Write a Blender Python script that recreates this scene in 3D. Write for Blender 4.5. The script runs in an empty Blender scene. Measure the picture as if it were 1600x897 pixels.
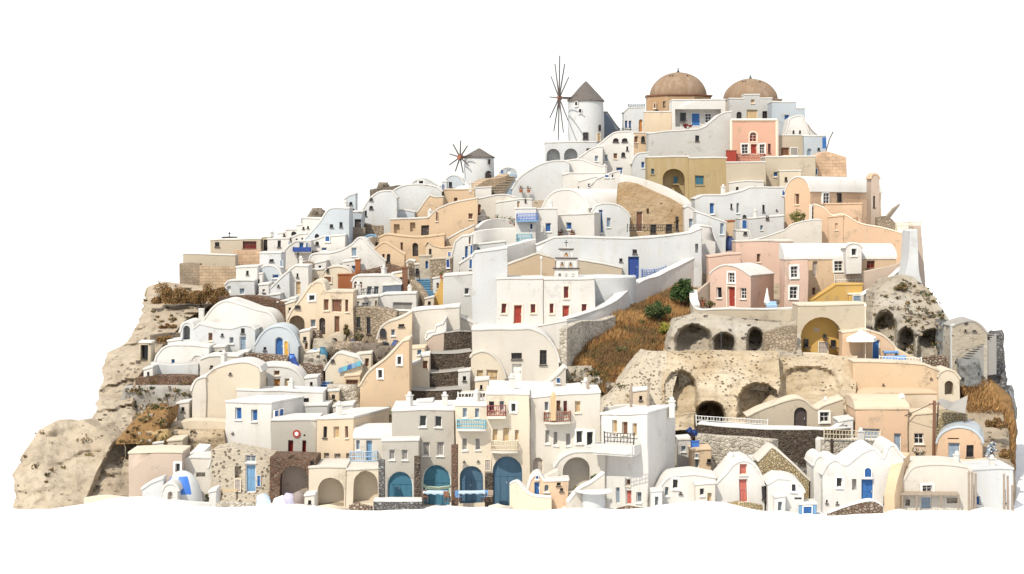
import bpy, bmesh, math, random
from mathutils import Vector, noise
from mathutils.geometry import delaunay_2d_cdt
random.seed(7)
R = math.radians
SC = bpy.context.scene
COL = SC.collection
F, CX, HY, ZC = 3200.0, 800.0, 330.0, 23.5
DT = [(60,312),(100,310),(150,305),(200,296),(250,280),(300,262),(350,246),(415,226),(490,205),(560,192),(650,180),(740,168),(800,160),(830,155),(900,146)]

def lerp_tab(t, x):
    if x <= t[0][0]: return t[0][1]
    for (a, b), (c, e) in zip(t, t[1:]):
        if x <= c: return b + (e - b) * (x - a) / (c - a)
    return t[-1][1]
def D(y): return lerp_tab(DT, y)
DINV = sorted((d, y) for y, d in DT)
def at(px, py, d): return Vector(((px - CX) * d / F, d, ZC - (py - HY) * d / F))
def ppm(d): return F / d

# ------------------------------------------------------------------ materials
M = {}
def nt(name):
    m = bpy.data.materials.new(name); m.use_nodes = True
    t = m.node_tree; p = t.nodes['Principled BSDF']
    return m, t, p
def N(t, kind, **kw):
    n = t.nodes.new(kind)
    for k, v in kw.items():
        if k.startswith('i_'): n.inputs[k[2:].replace('_', ' ')].default_value = v
        else: setattr(n, k, v)
    return n
def ramp(t, src, stops):
    r = t.nodes.new('ShaderNodeValToRGB'); e = r.color_ramp.elements
    while len(e) < len(stops): e.new(0.5)
    for q, (p, c) in zip(e, stops):
        q.position = p; q.color = (c[0], c[1], c[2], 1) if hasattr(c, '__len__') else (c, c, c, 1)
    t.links.new(src, r.inputs[0]); return r.outputs[0]
def mixc(t, f, a, b, mode='MIX'):
    m = t.nodes.new('ShaderNodeMix'); m.data_type = 'RGBA'; m.blend_type = mode
    for sock, v in ((m.inputs[0], f), (m.inputs[6], a), (m.inputs[7], b)):
        if hasattr(v, 'node'): t.links.new(v, sock)
        elif hasattr(v, '__len__'): sock.default_value = (v[0], v[1], v[2], 1)
        else: sock.default_value = v
    return m.outputs[2]
def coords(t, sc=(1, 1, 1)):
    g = t.nodes.new('ShaderNodeNewGeometry'); mp = t.nodes.new('ShaderNodeMapping')
    mp.inputs['Scale'].default_value = sc
    t.links.new(g.outputs['Position'], mp.inputs['Vector']); return mp.outputs['Vector']
def noi(t, vec, scale, detail=4, rough=.6):
    n = N(t, 'ShaderNodeTexNoise', i_Scale=scale, i_Detail=detail, i_Roughness=rough)
    t.links.new(vec, n.inputs['Vector']); return n.outputs['Fac']
def bump(t, p, h, strength, dist):
    b = N(t, 'ShaderNodeBump', i_Strength=strength, i_Distance=dist)
    t.links.new(h, b.inputs['Height']); t.links.new(b.outputs[0], p.inputs['Normal'])

def plaster(key, c, stain=.25, grime=(.42, .36, .28), peel=None):
    c = tuple(x * .81 for x in c)
    m, t, p = nt(key); p.inputs['Roughness'].default_value = .92
    p.inputs['Specular IOR Level'].default_value = .2
    v = coords(t)
    patch = ramp(t, noi(t, v, .35, 5), [(.35, 0), (.7, 1)])
    col = mixc(t, patch, c, tuple(x * .91 for x in c))
    streak = ramp(t, noi(t, coords(t, (1.3, 1.3, .16)), 1.1, 5, .65), [(.50, 0), (.74, 1)])
    f = N(t, 'ShaderNodeMath', operation='MULTIPLY'); t.links.new(streak, f.inputs[0]); f.inputs[1].default_value = min(1, stain * 1.35)
    g2 = tuple(x * .5 + y * .5 for x, y in zip(c, grime))
    col = mixc(t, f.outputs[0], col, g2)
    if peel is None: peel = .35 if min(c) > .45 else .6
    msk = ramp(t, noi(t, v, .55, 9, .72), [(.575, 0), (.62, 1)])
    ed = N(t, 'ShaderNodeTexVoronoi', feature='DISTANCE_TO_EDGE', i_Scale=3.2); t.links.new(coords(t, (1, 1, 1.6)), ed.inputs['Vector'])
    under = ramp(t, ed.outputs['Distance'], [(.02, tuple(x * .42 for x in g2)), (.1, tuple(x * .86 for x in g2))])
    fp = N(t, 'ShaderNodeMath', operation='MULTIPLY'); t.links.new(msk, fp.inputs[0]); fp.inputs[1].default_value = peel
    col = mixc(t, fp.outputs[0], col, under)
    spots = ramp(t, noi(t, v, 2.6, 6, .7), [(.62, 0), (.76, 1)])
    f2 = N(t, 'ShaderNodeMath', operation='MULTIPLY'); t.links.new(spots, f2.inputs[0]); f2.inputs[1].default_value = stain * .55
    col = mixc(t, f2.outputs[0], col, tuple(x * .72 for x in c))
    t.links.new(col, p.inputs['Base Color'])
    bump(t, p, noi(t, v, 3.0, 6, .65), .35, .06)
    M[key] = m
def plain(key, c, rough=.6, var=.15, metal=0):
    m, t, p = nt(key); p.inputs['Roughness'].default_value = rough; p.inputs['Metallic'].default_value = metal
    f = noi(t, coords(t), 3.0, 4)
    t.links.new(mixc(t, f, tuple(x * (1 - var) for x in c), tuple(min(1, x * (1 + var)) for x in c)), p.inputs['Base Color'])
    M[key] = m
def wood(key, c):
    m, t, p = nt(key); p.inputs['Roughness'].default_value = .7
    f = noi(t, coords(t, (9, 9, .7)), 1.0, 5)
    t.links.new(mixc(t, f, tuple(x * .65 for x in c), tuple(min(1, x * 1.3) for x in c)), p.inputs['Base Color'])
    bump(t, p, f, .3, .03); M[key] = m
def masonry(key, cols, mortar, scale=1.6, mw=.1, squash=1.5, bmp=.8):
    m, t, p = nt(key); p.inputs['Roughness'].default_value = .95
    p.inputs['Specular IOR Level'].default_value = .15
    v = coords(t, (1, 1, squash))
    nv = N(t, 'ShaderNodeTexNoise', i_Scale=2.5, i_Detail=2); t.links.new(v, nv.inputs['Vector'])
    vv = N(t, 'ShaderNodeVectorMath', operation='MULTIPLY_ADD'); t.links.new(nv.outputs['Color'], vv.inputs[0])
    vv.inputs[1].default_value = (.3, .3, .3); t.links.new(v, vv.inputs[2])
    a = N(t, 'ShaderNodeTexVoronoi', i_Scale=scale); t.links.new(vv.outputs[0], a.inputs['Vector'])
    e = N(t, 'ShaderNodeTexVoronoi', feature='DISTANCE_TO_EDGE', i_Scale=scale); t.links.new(vv.outputs[0], e.inputs['Vector'])
    sx = t.nodes.new('ShaderNodeSeparateColor'); t.links.new(a.outputs['Color'], sx.inputs[0])
    n = len(cols); stone = ramp(t, sx.outputs[0], [(i / max(1, n - 1), c) for i, c in enumerate(cols)])
    stone = mixc(t, noi(t, v, 5, 5), stone, tuple(x * .6 for x in cols[0]))
    mk_ = ramp(t, e.outputs['Distance'], [(mw * .5, 1), (mw, 0)])
    col = mixc(t, mk_, stone, mortar)
    big = ramp(t, noi(t, v, .3, 4), [(.35, .75), (.7, 1.1)])
    t.links.new(mixc(t, 1.0, col, big, 'MULTIPLY'), p.inputs['Base Color'])
    bump(t, p, ramp(t, e.outputs['Distance'], [(0, 0), (mw * 1.5, 1)]), bmp, .12); M[key] = m
def bricks(key, c1, c2, mortar, scale=1.0):
    m, t, p = nt(key); p.inputs['Roughness'].default_value = .95
    g = t.nodes.new('ShaderNodeNewGeometry'); s = t.nodes.new('ShaderNodeSeparateXYZ'); t.links.new(g.outputs['Position'], s.inputs[0])
    ad = N(t, 'ShaderNodeMath', operation='ADD'); t.links.new(s.outputs[0], ad.inputs[0]); t.links.new(s.outputs[1], ad.inputs[1])
    c = t.nodes.new('ShaderNodeCombineXYZ'); t.links.new(ad.outputs[0], c.inputs[0]); t.links.new(s.outputs[2], c.inputs[1])
    b = N(t, 'ShaderNodeTexBrick', i_Scale=scale); b.inputs['Color1'].default_value = (*c1, 1); b.inputs['Color2'].default_value = (*c2, 1)
    b.inputs['Mortar'].default_value = (*mortar, 1); b.inputs['Mortar Size'].default_value = .03
    b.inputs['Brick Width'].default_value = .9; b.inputs['Row Height'].default_value = .42
    nz = N(t, 'ShaderNodeTexNoise', i_Scale=1.5, i_Detail=3); t.links.new(c.outputs[0], nz.inputs['Vector'])
    vv = N(t, 'ShaderNodeVectorMath', operation='MULTIPLY_ADD'); t.links.new(nz.outputs['Color'], vv.inputs[0]); vv.inputs[1].default_value = (.25, .25, .25)
    t.links.new(c.outputs[0], vv.inputs[2]); t.links.new(vv.outputs[0], b.inputs['Vector'])
    big = ramp(t, noi(t, coords(t), .8, 5), [(.3, .7), (.7, 1.15)])
    t.links.new(mixc(t, 1.0, b.outputs['Color'], big, 'MULTIPLY'), p.inputs['Base Color'])
    bump(t, p, b.outputs['Fac'], -.6, .05); M[key] = m
def rockmat(key, c1, c2, dark, pits=.5, pscale=1.6, dens=.12, strata=.3, gate0=.45, ssc=(.25, .25, 2.0)):
    c1, c2 = tuple(x * .88 for x in c1), tuple(x * .88 for x in c2)
    m, t, p = nt(key); p.inputs['Roughness'].default_value = .97; p.inputs['Specular IOR Level'].default_value = .1
    v = coords(t)
    col = mixc(t, ramp(t, noi(t, v, .22, 6, .65), [(.35, 0), (.65, 1)]), c1, c2)
    st = ramp(t, noi(t, coords(t, ssc), 1.0, 6, .7), [(.5, 0), (.75, 1)])
    f = N(t, 'ShaderNodeMath', operation='MULTIPLY'); t.links.new(st, f.inputs[0]); f.inputs[1].default_value = strata
    col = mixc(t, f.outputs[0], col, tuple(x * .55 for x in c2))
    vo = N(t, 'ShaderNodeTexVoronoi', i_Scale=pscale); t.links.new(v, vo.inputs['Vector'])
    pit = ramp(t, vo.outputs['Distance'], [(dens, 1), (dens + .1, 0)])
    gate = ramp(t, noi(t, v, .5, 3), [(gate0, 0), (gate0 + .11, 1)])
    f = N(t, 'ShaderNodeMath', operation='MULTIPLY'); t.links.new(pit, f.inputs[0]); t.links.new(gate, f.inputs[1])
    f2 = N(t, 'ShaderNodeMath', operation='MULTIPLY'); t.links.new(f.outputs[0], f2.inputs[0]); f2.inputs[1].default_value = pits
    col = mixc(t, f2.outputs[0], col, dark)
    t.links.new(col, p.inputs['Base Color'])
    h = N(t, 'ShaderNodeMath', operation='SUBTRACT'); t.links.new(noi(t, v, 1.6, 8, .7), h.inputs[0]); t.links.new(f2.outputs[0], h.inputs[1])
    bump(t, p, h.outputs[0], 1.0, .32); M[key] = m
def glass(key, c):
    m, t, p = nt(key); p.inputs['Base Color'].default_value = (*c, 1); p.inputs['Roughness'].default_value = .12
    p.inputs['Specular IOR Level'].default_value = .35; M[key] = m
def leafmat(key, c, hue=.25):
    m, t, p = nt(key); p.inputs['Roughness'].default_value = .8; p.inputs['Specular IOR Level'].default_value = .2
    oi = noi(t, coords(t), 1.7, 3)
    t.links.new(mixc(t, ramp(t, oi, [(.3, 0), (.7, 1)]), tuple(x * .55 for x in c), tuple(x * 1.35 for x in c)), p.inputs['Base Color'])
    M[key] = m

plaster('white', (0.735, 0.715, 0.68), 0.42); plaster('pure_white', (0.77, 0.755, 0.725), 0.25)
plaster('cool_white', (0.645, 0.66, 0.665), 0.45); plaster('grey_white', (0.57, 0.565, 0.545), .4); plaster('blue_white', (0.56, 0.61, 0.65), .3)  # cool_white, blue_white: bluish cast of shaded white walls put into the plaster colour
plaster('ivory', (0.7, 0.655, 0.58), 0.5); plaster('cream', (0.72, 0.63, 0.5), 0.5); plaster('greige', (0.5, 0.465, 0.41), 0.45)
plaster('tan', (0.69, 0.515, 0.345), 0.5); plaster('light_tan', (0.74, 0.6, 0.44), 0.5); plaster('beige', (0.56, 0.48, 0.37), 0.65)
plaster('ochre', (0.46, 0.35, 0.185), 0.75); plaster('mustard', (0.66, 0.42, 0.13), 0.45); plaster('peach', (0.72, 0.505, 0.34), 0.48)
plaster('pink', (0.73, 0.52, 0.42), 0.45); plaster('salmon', (0.72, 0.425, 0.31), 0.25); plaster('rose_grey', (0.56, 0.45, 0.37), 0.6)
plaster('dome', (.30, .205, .135), 0.6); plaster('drum', (0.47, 0.3, 0.17), 0.6); plaster('terracotta', (.32, .115, .05), .45)
plaster('grey_plaster', (.40, .38, .35), .6); plaster('shell_grey', (.48, .53, .57), .35); plaster('slate_blue', (.17, .215, .28), .3)
plaster('sand', (0.58, 0.45, 0.31), 0.55); plaster('purple_grey', (.30, .25, .235), .5); plaster('ground_white', (.95, .95, .95), .0, peel=0)
masonry('lava', [(.05, .036, .03), (.10, .075, .06), (.19, .145, .11), (.065, .048, .04)], (.17, .135, .105), 3.56, .12)
masonry('dark_red_stone', [(.14, .075, .05), (.25, .13, .085), (.09, .06, .045), (.32, .21, .14)], (.26, .19, .14), 3.72, .1)
masonry('field_stone', [(.42, .34, .25), (.55, .45, .34), (.3, .24, .18), (.6, .5, .38)], (.30, .23, .16), 3.1, .08)
masonry('cobble', [(.5, .42, .33), (.2, .13, .09), (.6, .52, .43), (.34, .22, .15)], (.16, .1, .07), 3.41, .16)
masonry('pale_rubble', [(.62, .56, .47), (.7, .65, .56), (.5, .44, .36), (.16, .12, .1)], (.66, .6, .5), 2.63, .1, 1.2)
masonry('ash_stone', [(.12, .115, .11), (.36, .36, .36), (.2, .18, .17), (.55, .56, .57)], (.1, .09, .085), 3.41, .1)
masonry('yellow_rubble', [(.62, .52, .33), (.7, .6, .42), (.5, .38, .2), (.66, .56, .4)], (.36, .26, .13), 5.0, .1, 1.1)
bricks('fort_brick', (.44, .33, .22), (.36, .27, .18), (.24, .18, .12), 1.3); bricks('dark_brick', (.24, .19, .14), (.3, .235, .17), (.17, .135, .1), 1.6)
bricks('tan_brick', (.55, .38, .25), (.47, .32, .21), (.36, .25, .17), 1.0)
rockmat('cliff_rock', (.56, .48, .37), (.43, .35, .26), (.13, .10, .08), .55, 1.3, .17, .6)
rockmat('tuff', (.66, .56, .42), (.44, .335, .21), (.12, .09, .06), .8, 2.6, .2, .75)
rockmat('weathered_rock', (.60, .51, .39), (.45, .37, .275), (.13, .10, .08), .5, 1.5, .15, .7, .5, (1.6, 1.6, .18))
rockmat('pitted_rock', (.62, .55, .44), (.54, .46, .35), (.12, .09, .07), .75, 2.9, .24, .25, .38)
rockmat('pale_rock', (.52, .48, .41), (.40, .34, .26), (.09, .075, .06), .95, 1.3, .2, .4)
rockmat('ochre_rock', (.45, .31, .14), (.52, .41, .26), (.14, .08, .03), .4, 1.2, .14, .4)
rockmat('grey_rock', (.30, .31, .31), (.2, .2, .19), (.05, .05, .05), .9, 1.2, .24, .3)
rockmat('brown_earth', (.23, .13, .055), (.33, .20, .09), (.06, .04, .02), .6, 2.0, .25, .8)
rockmat('hill_soil', (.44, .37, .28), (.35, .28, .2), (.14, .11, .08), .8, 1.2, .18, .3)
rockmat('boulder_rock', (.16, .13, .105), (.24, .2, .16), (.04, .03, .03), .6, 2.0, .2, .2)
rockmat('old_plaster', (.54, .41, .27), (.42, .28, .15), (.12, .08, .05), .5, .9, .1, .6)
glass('dark', (.02, .022, .026)); glass('dark_red', (.13, .012, .012)); glass('grey_glass', (.14, .17, .20)); glass('brown_glass', (.10, .05, .03))
glass('blue_glass', (.05, .10, .22))
for k, c in dict(blue=(.025, .115, .33), deep_blue=(.02, .055, .24), sky_blue=(.15, .29, .46), teal=(.04, .15, .225), grey_blue=(.25, .33, .42),
                 red_door=(.30, .035, .02), rose_door=(.46, .13, .10), orange_wood=(.46, .19, .045), brown_wood=(.17, .075, .04), tan_wood=(.5, .36, .2),
                 yellow_wood=(.62, .36, .06), grey_shutter=(.30, .28, .26), taupe=(.38, .33, .29), dark_wood=(.06, .045, .04), dark_teal=(.05, .115, .18)).items(): wood(k, c)
plain('frame_white', (.78, .77, .74), .5, .05); plain('trim_cream', (.76, .66, .53), .7, .06); plain('trim_pink', (.78, .62, .52), .7, .05)
plain('black_iron', (.03, .03, .033), .5); plain('red_iron', (.22, .03, .025), .5); plain('rust_iron', (.25, .085, .045), .6); plain('teal_iron', (.10, .38, .50), .5); plain('blue_iron', (.04, .15, .5), .5)
plain('white_iron', (.72, .72, .70), .5, .05); plain('pale_blue_iron', (.32, .48, .68), .5); plain('cream_iron', (.62, .54, .40), .5)
plain('thatch', (.115, .10, .092), 1, .35); plain('pole_wood', (.09, .055, .045), .8); plain('sail_pole', (.075, .055, .05), .8)
plain('canvas', (.80, .78, .73), .9, .04); plain('blue_cloth', (.16, .33, .60), .9); plain('bronze', (.42, .22, .08), .5); plain('clay', (.36, .13, .06), .9); plain('skylight', (.42, .47, .51), .3)
plain('pale_cloth', (.46, .57, .68), .9); plain('navy_cloth', (.05, .08, .2), .9); plain('lavender_cloth', (.42, .40, .52), .9); plain('pale_green', (.45, .55, .42), .7); plain('stone_cap', (.60, .57, .52), .9)
plain('steel', (.35, .35, .35), .4); plain('weathered_wood', (.30, .24, .19), .9, .3)
leafmat('leaf_green', (.06, .105, .03)); leafmat('leaf_dark', (.03, .055, .02)); leafmat('leaf_yellow', (.30, .27, .045)); leafmat('leaf_olive', (.16, .17, .07))
leafmat('dry_brown', (.28, .145, .055)); leafmat('dry_gold', (.40, .235, .095)); leafmat('dry_dark', (.19, .115, .055)); leafmat('flower_red', (.35, .03, .04)); leafmat('dry_olive', (.20, .145, .06))

# ------------------------------------------------------------------ objects
def top_of(o):
    while o.parent: o = o.parent
    return o
LABELS = {}
def tag(o, label, cat, group=None, kind=None):
    if kind: o['kind'] = kind
    else:
        n = len(label.split()); assert 4 <= n <= 16, (n, label)
        if label in LABELS and not group: print('DUPLABEL', label)
        LABELS[label] = 1
    if label: o['label'] = label
    if cat: o['category'] = cat
    if group: o['group'] = group
def thing(name, label, cat, loc, group=None):
    o = bpy.data.objects.new(name, None); COL.objects.link(o); o.location = loc; o.empty_display_size = .2
    tag(o, label, cat, group); return o
def warp(v):
    """hand built irregularity: everything leans and bulges by a few centimetres"""
    v = Vector(v)
    if abs(v.x) > 90 or v.y < 100: return v
    return v + noise.noise_vector(v * .42) * .085 + noise.noise_vector(v * 1.5) * .02
def dense(pl, mx=.75):
    o = [pl[0]]
    for a, b in zip(pl, pl[1:]):
        k = max(1, int(math.hypot(b[0] - a[0], b[1] - a[1]) / mx + .5))
        o += [(a[0] + (b[0] - a[0]) * i / k, a[1] + (b[1] - a[1]) * i / k) for i in range(1, k + 1)]
    return o
def mk(name, verts, faces, mats, parent=None, loc=None, mi=None, smooth=None, bevel=0, bw=None, recalc=True):
    me = bpy.data.meshes.new(name); verts = [warp(v) for v in verts]
    if parent is not None: loc0 = top_of(parent).location
    else: loc0 = Vector(loc) if loc is not None else Vector((0, 0, 0))
    me.from_pydata([Vector(v) - loc0 for v in verts], [], faces)
    if isinstance(mats, str): mats = [mats]
    for q in mats: me.materials.append(M[q])
    if mi: me.polygons.foreach_set('material_index', mi)
    if recalc:
        bm = bmesh.new(); bm.from_mesh(me); bmesh.ops.recalc_face_normals(bm, faces=bm.faces); bm.to_mesh(me); bm.free()
    if smooth is not None:
        me.polygons.foreach_set('use_smooth', [True] * len(me.polygons)); me.set_sharp_from_angle(angle=R(smooth))
    o = bpy.data.objects.new(name, me); COL.objects.link(o)
    if parent is not None: o.parent = parent
    else: o.location = loc0
    if bw is not None:
        at_ = me.attributes.new('bevel_weight_edge', 'FLOAT', 'EDGE')
        for e in me.edges:
            k = (min(e.vertices), max(e.vertices))
            if k in bw: at_.data[e.index].value = 1
    if bevel:
        b = o.modifiers.new('soft_edges', 'BEVEL'); b.width = bevel; b.segments = 2
        b.limit_method = 'WEIGHT' if bw is not None else 'ANGLE'; b.angle_limit = R(50); b.harden_normals = smooth is not None
    return o
class MB:
    def __init__(s): s.v = []; s.f = []; s.m = []
    def add(s, vs, fs, m=0):
        n = len(s.v); s.v += [Vector(q) for q in vs]; s.f += [[i + n for i in f] for f in fs]; s.m += [m] * len(fs)
    def box(s, o, a, b, c, m=0):
        o, a, b, c = Vector(o), Vector(a), Vector(b), Vector(c)
        s.add([o, o + a, o + a + b, o + b, o + c, o + a + c, o + a + b + c, o + b + c],
              [(0, 3, 2, 1), (4, 5, 6, 7), (0, 1, 5, 4), (1, 2, 6, 5), (2, 3, 7, 6), (3, 0, 4, 7)], m)
    def cbox(s, c, sx, sy, sz, m=0): s.box((c[0] - sx / 2, c[1] - sy / 2, c[2] - sz / 2), (sx, 0, 0), (0, sy, 0), (0, 0, sz), m)
    def tube(s, pts, r, n=6, m=0, r2=None):
        pts = [Vector(p) for p in pts]; rings = []
        for i, p in enumerate(pts):
            t = (pts[min(i + 1, len(pts) - 1)] - pts[max(i - 1, 0)]).normalized()
            a = t.cross(Vector((0, 0, 1)));  a = a.normalized() if a.length > .05 else Vector((1, 0, 0))
            b = t.cross(a); rr = r if r2 is None else r + (r2 - r) * i / (len(pts) - 1)
            rings.append([p + a * rr * math.cos(k * 2 * math.pi / n) + b * rr * math.sin(k * 2 * math.pi / n) for k in range(n)])
        vs = [q for ring in rings for q in ring]; fs = []
        for i in range(len(pts) - 1):
            for k in range(n): fs.append((i * n + k, i * n + (k + 1) % n, (i + 1) * n + (k + 1) % n, (i + 1) * n + k))
        fs.append(tuple(range(n))[::-1]); fs.append(tuple((len(pts) - 1) * n + k for k in range(n)))
        s.add(vs, fs, m)
    def lathe(s, c, prof, n=32, m=0, a0=0):
        vs = []; fs = []; c = Vector(c)
        for r, z in prof:
            for k in range(n):
                a = a0 + 2 * math.pi * k / n; vs.append(c + Vector((r * math.cos(a), r * math.sin(a), z)))
        for i in range(len(prof) - 1):
            for k in range(n): fs.append((i * n + k, i * n + (k + 1) % n, (i + 1) * n + (k + 1) % n, (i + 1) * n + k))
        fs.append(tuple(range(n))[::-1]); fs.append(tuple((len(prof) - 1) * n + k for k in range(n)))
        s.add(vs, fs, m)
    def done(s, name, mats, parent=None, loc=None, **kw): return mk(name, s.v, s.f, mats, parent, loc, mi=s.m, **kw)

def A(x0, x1, ys, yt, n=14):
    return [((x0 + x1) / 2 - (x1 - x0) / 2 * math.cos(math.pi * k / n), ys - (ys - yt) * math.sin(math.pi * k / n)) for k in range(n + 1)]
def Q(x0, y0, x1, y1, up=True, n=7):          # quarter curve from (x0,y0) to (x1,y1)
    o = []
    for k in range(n + 1):
        a = math.pi / 2 * k / n
        if up: o.append((x1 - (x1 - x0) * math.cos(a), y0 + (y1 - y0) * math.sin(a)))
        else: o.append((x0 + (x1 - x0) * math.sin(a), y1 - (y1 - y0) * math.cos(a)))
    return o
def S(pts, n=5):                              # smooth curve through points
    out = []
    for i in range(len(pts) - 1):
        p0, p1, p2, p3 = pts[max(i - 1, 0)], pts[i], pts[i + 1], pts[min(i + 2, len(pts) - 1)]
        for k in range(n):
            u = k / n
            out.append(tuple(.5 * (2 * b + (c - a) * u + (2 * a - 5 * b + 4 * c - d) * u * u + (3 * b - a - 3 * c + d) * u ** 3) for a, b, c, d in zip(p0, p1, p2, p3)))
    out.append(tuple(pts[-1])); return out
def tess(loops, V, idx, mp):
    """triangles for an outline with holes; idx: mesh index of every loop point"""
    pts = [q for l in loops for q in l]; ed = []; n = 0
    for l in loops: ed += [(n + k, n + (k + 1) % len(l)) for k in range(len(l))]; n += len(l)
    vo, _, fo, ov, _, _ = delaunay_2d_cdt([Vector(q) for q in pts], ed, [], 0, 1e-4)
    m = []
    for q, o in zip(vo, ov):
        if o: m.append(idx[o[0]])
        else: m.append(len(V)); V.append(mp(q.x, q.y))
    res = []
    for f in fo:
        c = (sum(vo[i].x for i in f) / len(f), sum(vo[i].y for i in f) / len(f))
        if inside(c, list(loops[0])) and not any(inside(c, list(l)) for l in loops[1:]): res.append(tuple(m[i] for i in f))
    return res
def inside(p, poly):
    x, y = p; c = False
    for (x0, y0), (x1, y1) in zip(poly, poly[1:] + poly[:1]):
        if (y0 > y) != (y1 > y) and x < (x1 - x0) * (y - y0) / (y1 - y0) + x0: c = not c
    return c
def scale_poly(poly, dw):
    xs = [p[0] for p in poly]; ys = [p[1] for p in poly]
    cx, cy = (min(xs) + max(xs)) / 2, (min(ys) + max(ys)) / 2; w, h = max(xs) - min(xs), max(ys) - min(ys)
    fx, fy = max(.15, (w + 2 * dw) / w), max(.15, (h + 2 * dw) / h)
    return [(cx + (x - cx) * fx, cy + (y - cy) * fy) for x, y in poly]

# kind: name, fill material, frame material, mode, surround
ST = {'d': ('window', 'dark', 'frame_white', 'win', None), 'n': ('window', 'dark', 'dark_wood', 'win', None), 'b': ('window', 'blue', 'frame_white', 'shut', None),
      'D': ('window', 'deep_blue', 'frame_white', 'shut', None), 'lb': ('window', 'sky_blue', 'frame_white', 'shut', None), 'g': ('window', 'grey_shutter', 'frame_white', 'shut', None),
      't': ('window', 'tan_wood', 'trim_cream', 'shut', None), 'o': ('window', 'brown_wood', 'trim_cream', 'shut', None), 'r': ('window', 'dark_red', 'brown_wood', 'win', None),
      'rt': ('window', 'dark_red', 'trim_cream', 'win', 'trim_pink'), 'dt': ('window', 'dark', 'frame_white', 'win', 'frame_white'), 'gg': ('window', 'grey_glass', 'frame_white', 'win', None),
      'gb': ('window', 'grey_blue', 'frame_white', 'shut', None), 'tl': ('window', 'teal', 'ochre', 'shut', None), 'rs': ('window', 'rose_door', 'trim_cream', 'shut', None),
      'B': ('door', 'blue', 'frame_white', 'door', None), 'DB': ('door', 'deep_blue', 'blue', 'door', None), 'LB': ('door', 'sky_blue', 'frame_white', 'door', None), 'G': ('door', 'grey_blue', 'frame_white', 'door', None),
      'R': ('door', 'red_door', 'trim_cream', 'door', None), 'RT': ('door', 'red_door', 'trim_pink', 'door', 'trim_pink'), 'O': ('door', 'orange_wood', 'trim_cream', 'door', None), 'BR': ('door', 'brown_wood', 'trim_cream', 'door', None), 'K': ('door', 'dark_wood', 'dark_wood', 'door', None),
      'T': ('door', 'tan_wood', 'trim_cream', 'door', None), 'TP': ('door', 'taupe', 'trim_cream', 'door', None), 'Y': ('door', 'yellow_wood', 'trim_cream', 'door', None), 'TL': ('door', 'teal', 'frame_white', 'gate', None), 'DTL': ('door', 'dark_teal', 'dark_teal', 'gate', None),
      'RS': ('door', 'rose_door', 'frame_white', 'door', None), 'W': ('door', 'canvas', 'frame_white', 'door', None),
      'N': ('niche', None, None, 'hole', None), 'C': ('opening', 'dark', None, 'deep', None), 'E': ('niche', None, None, 'hole2', None), 'EO': ('niche', 'mustard', None, 'hole2', None), 'EP': ('niche', 'rose_grey', None, 'hole2', None)}
def parse(w):
    out = []
    for tok in w.split(';'):
        q = tok.split()
        if q: out.append((q[0], *map(float, q[1:5]), len(q) > 5))
    return out
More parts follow.
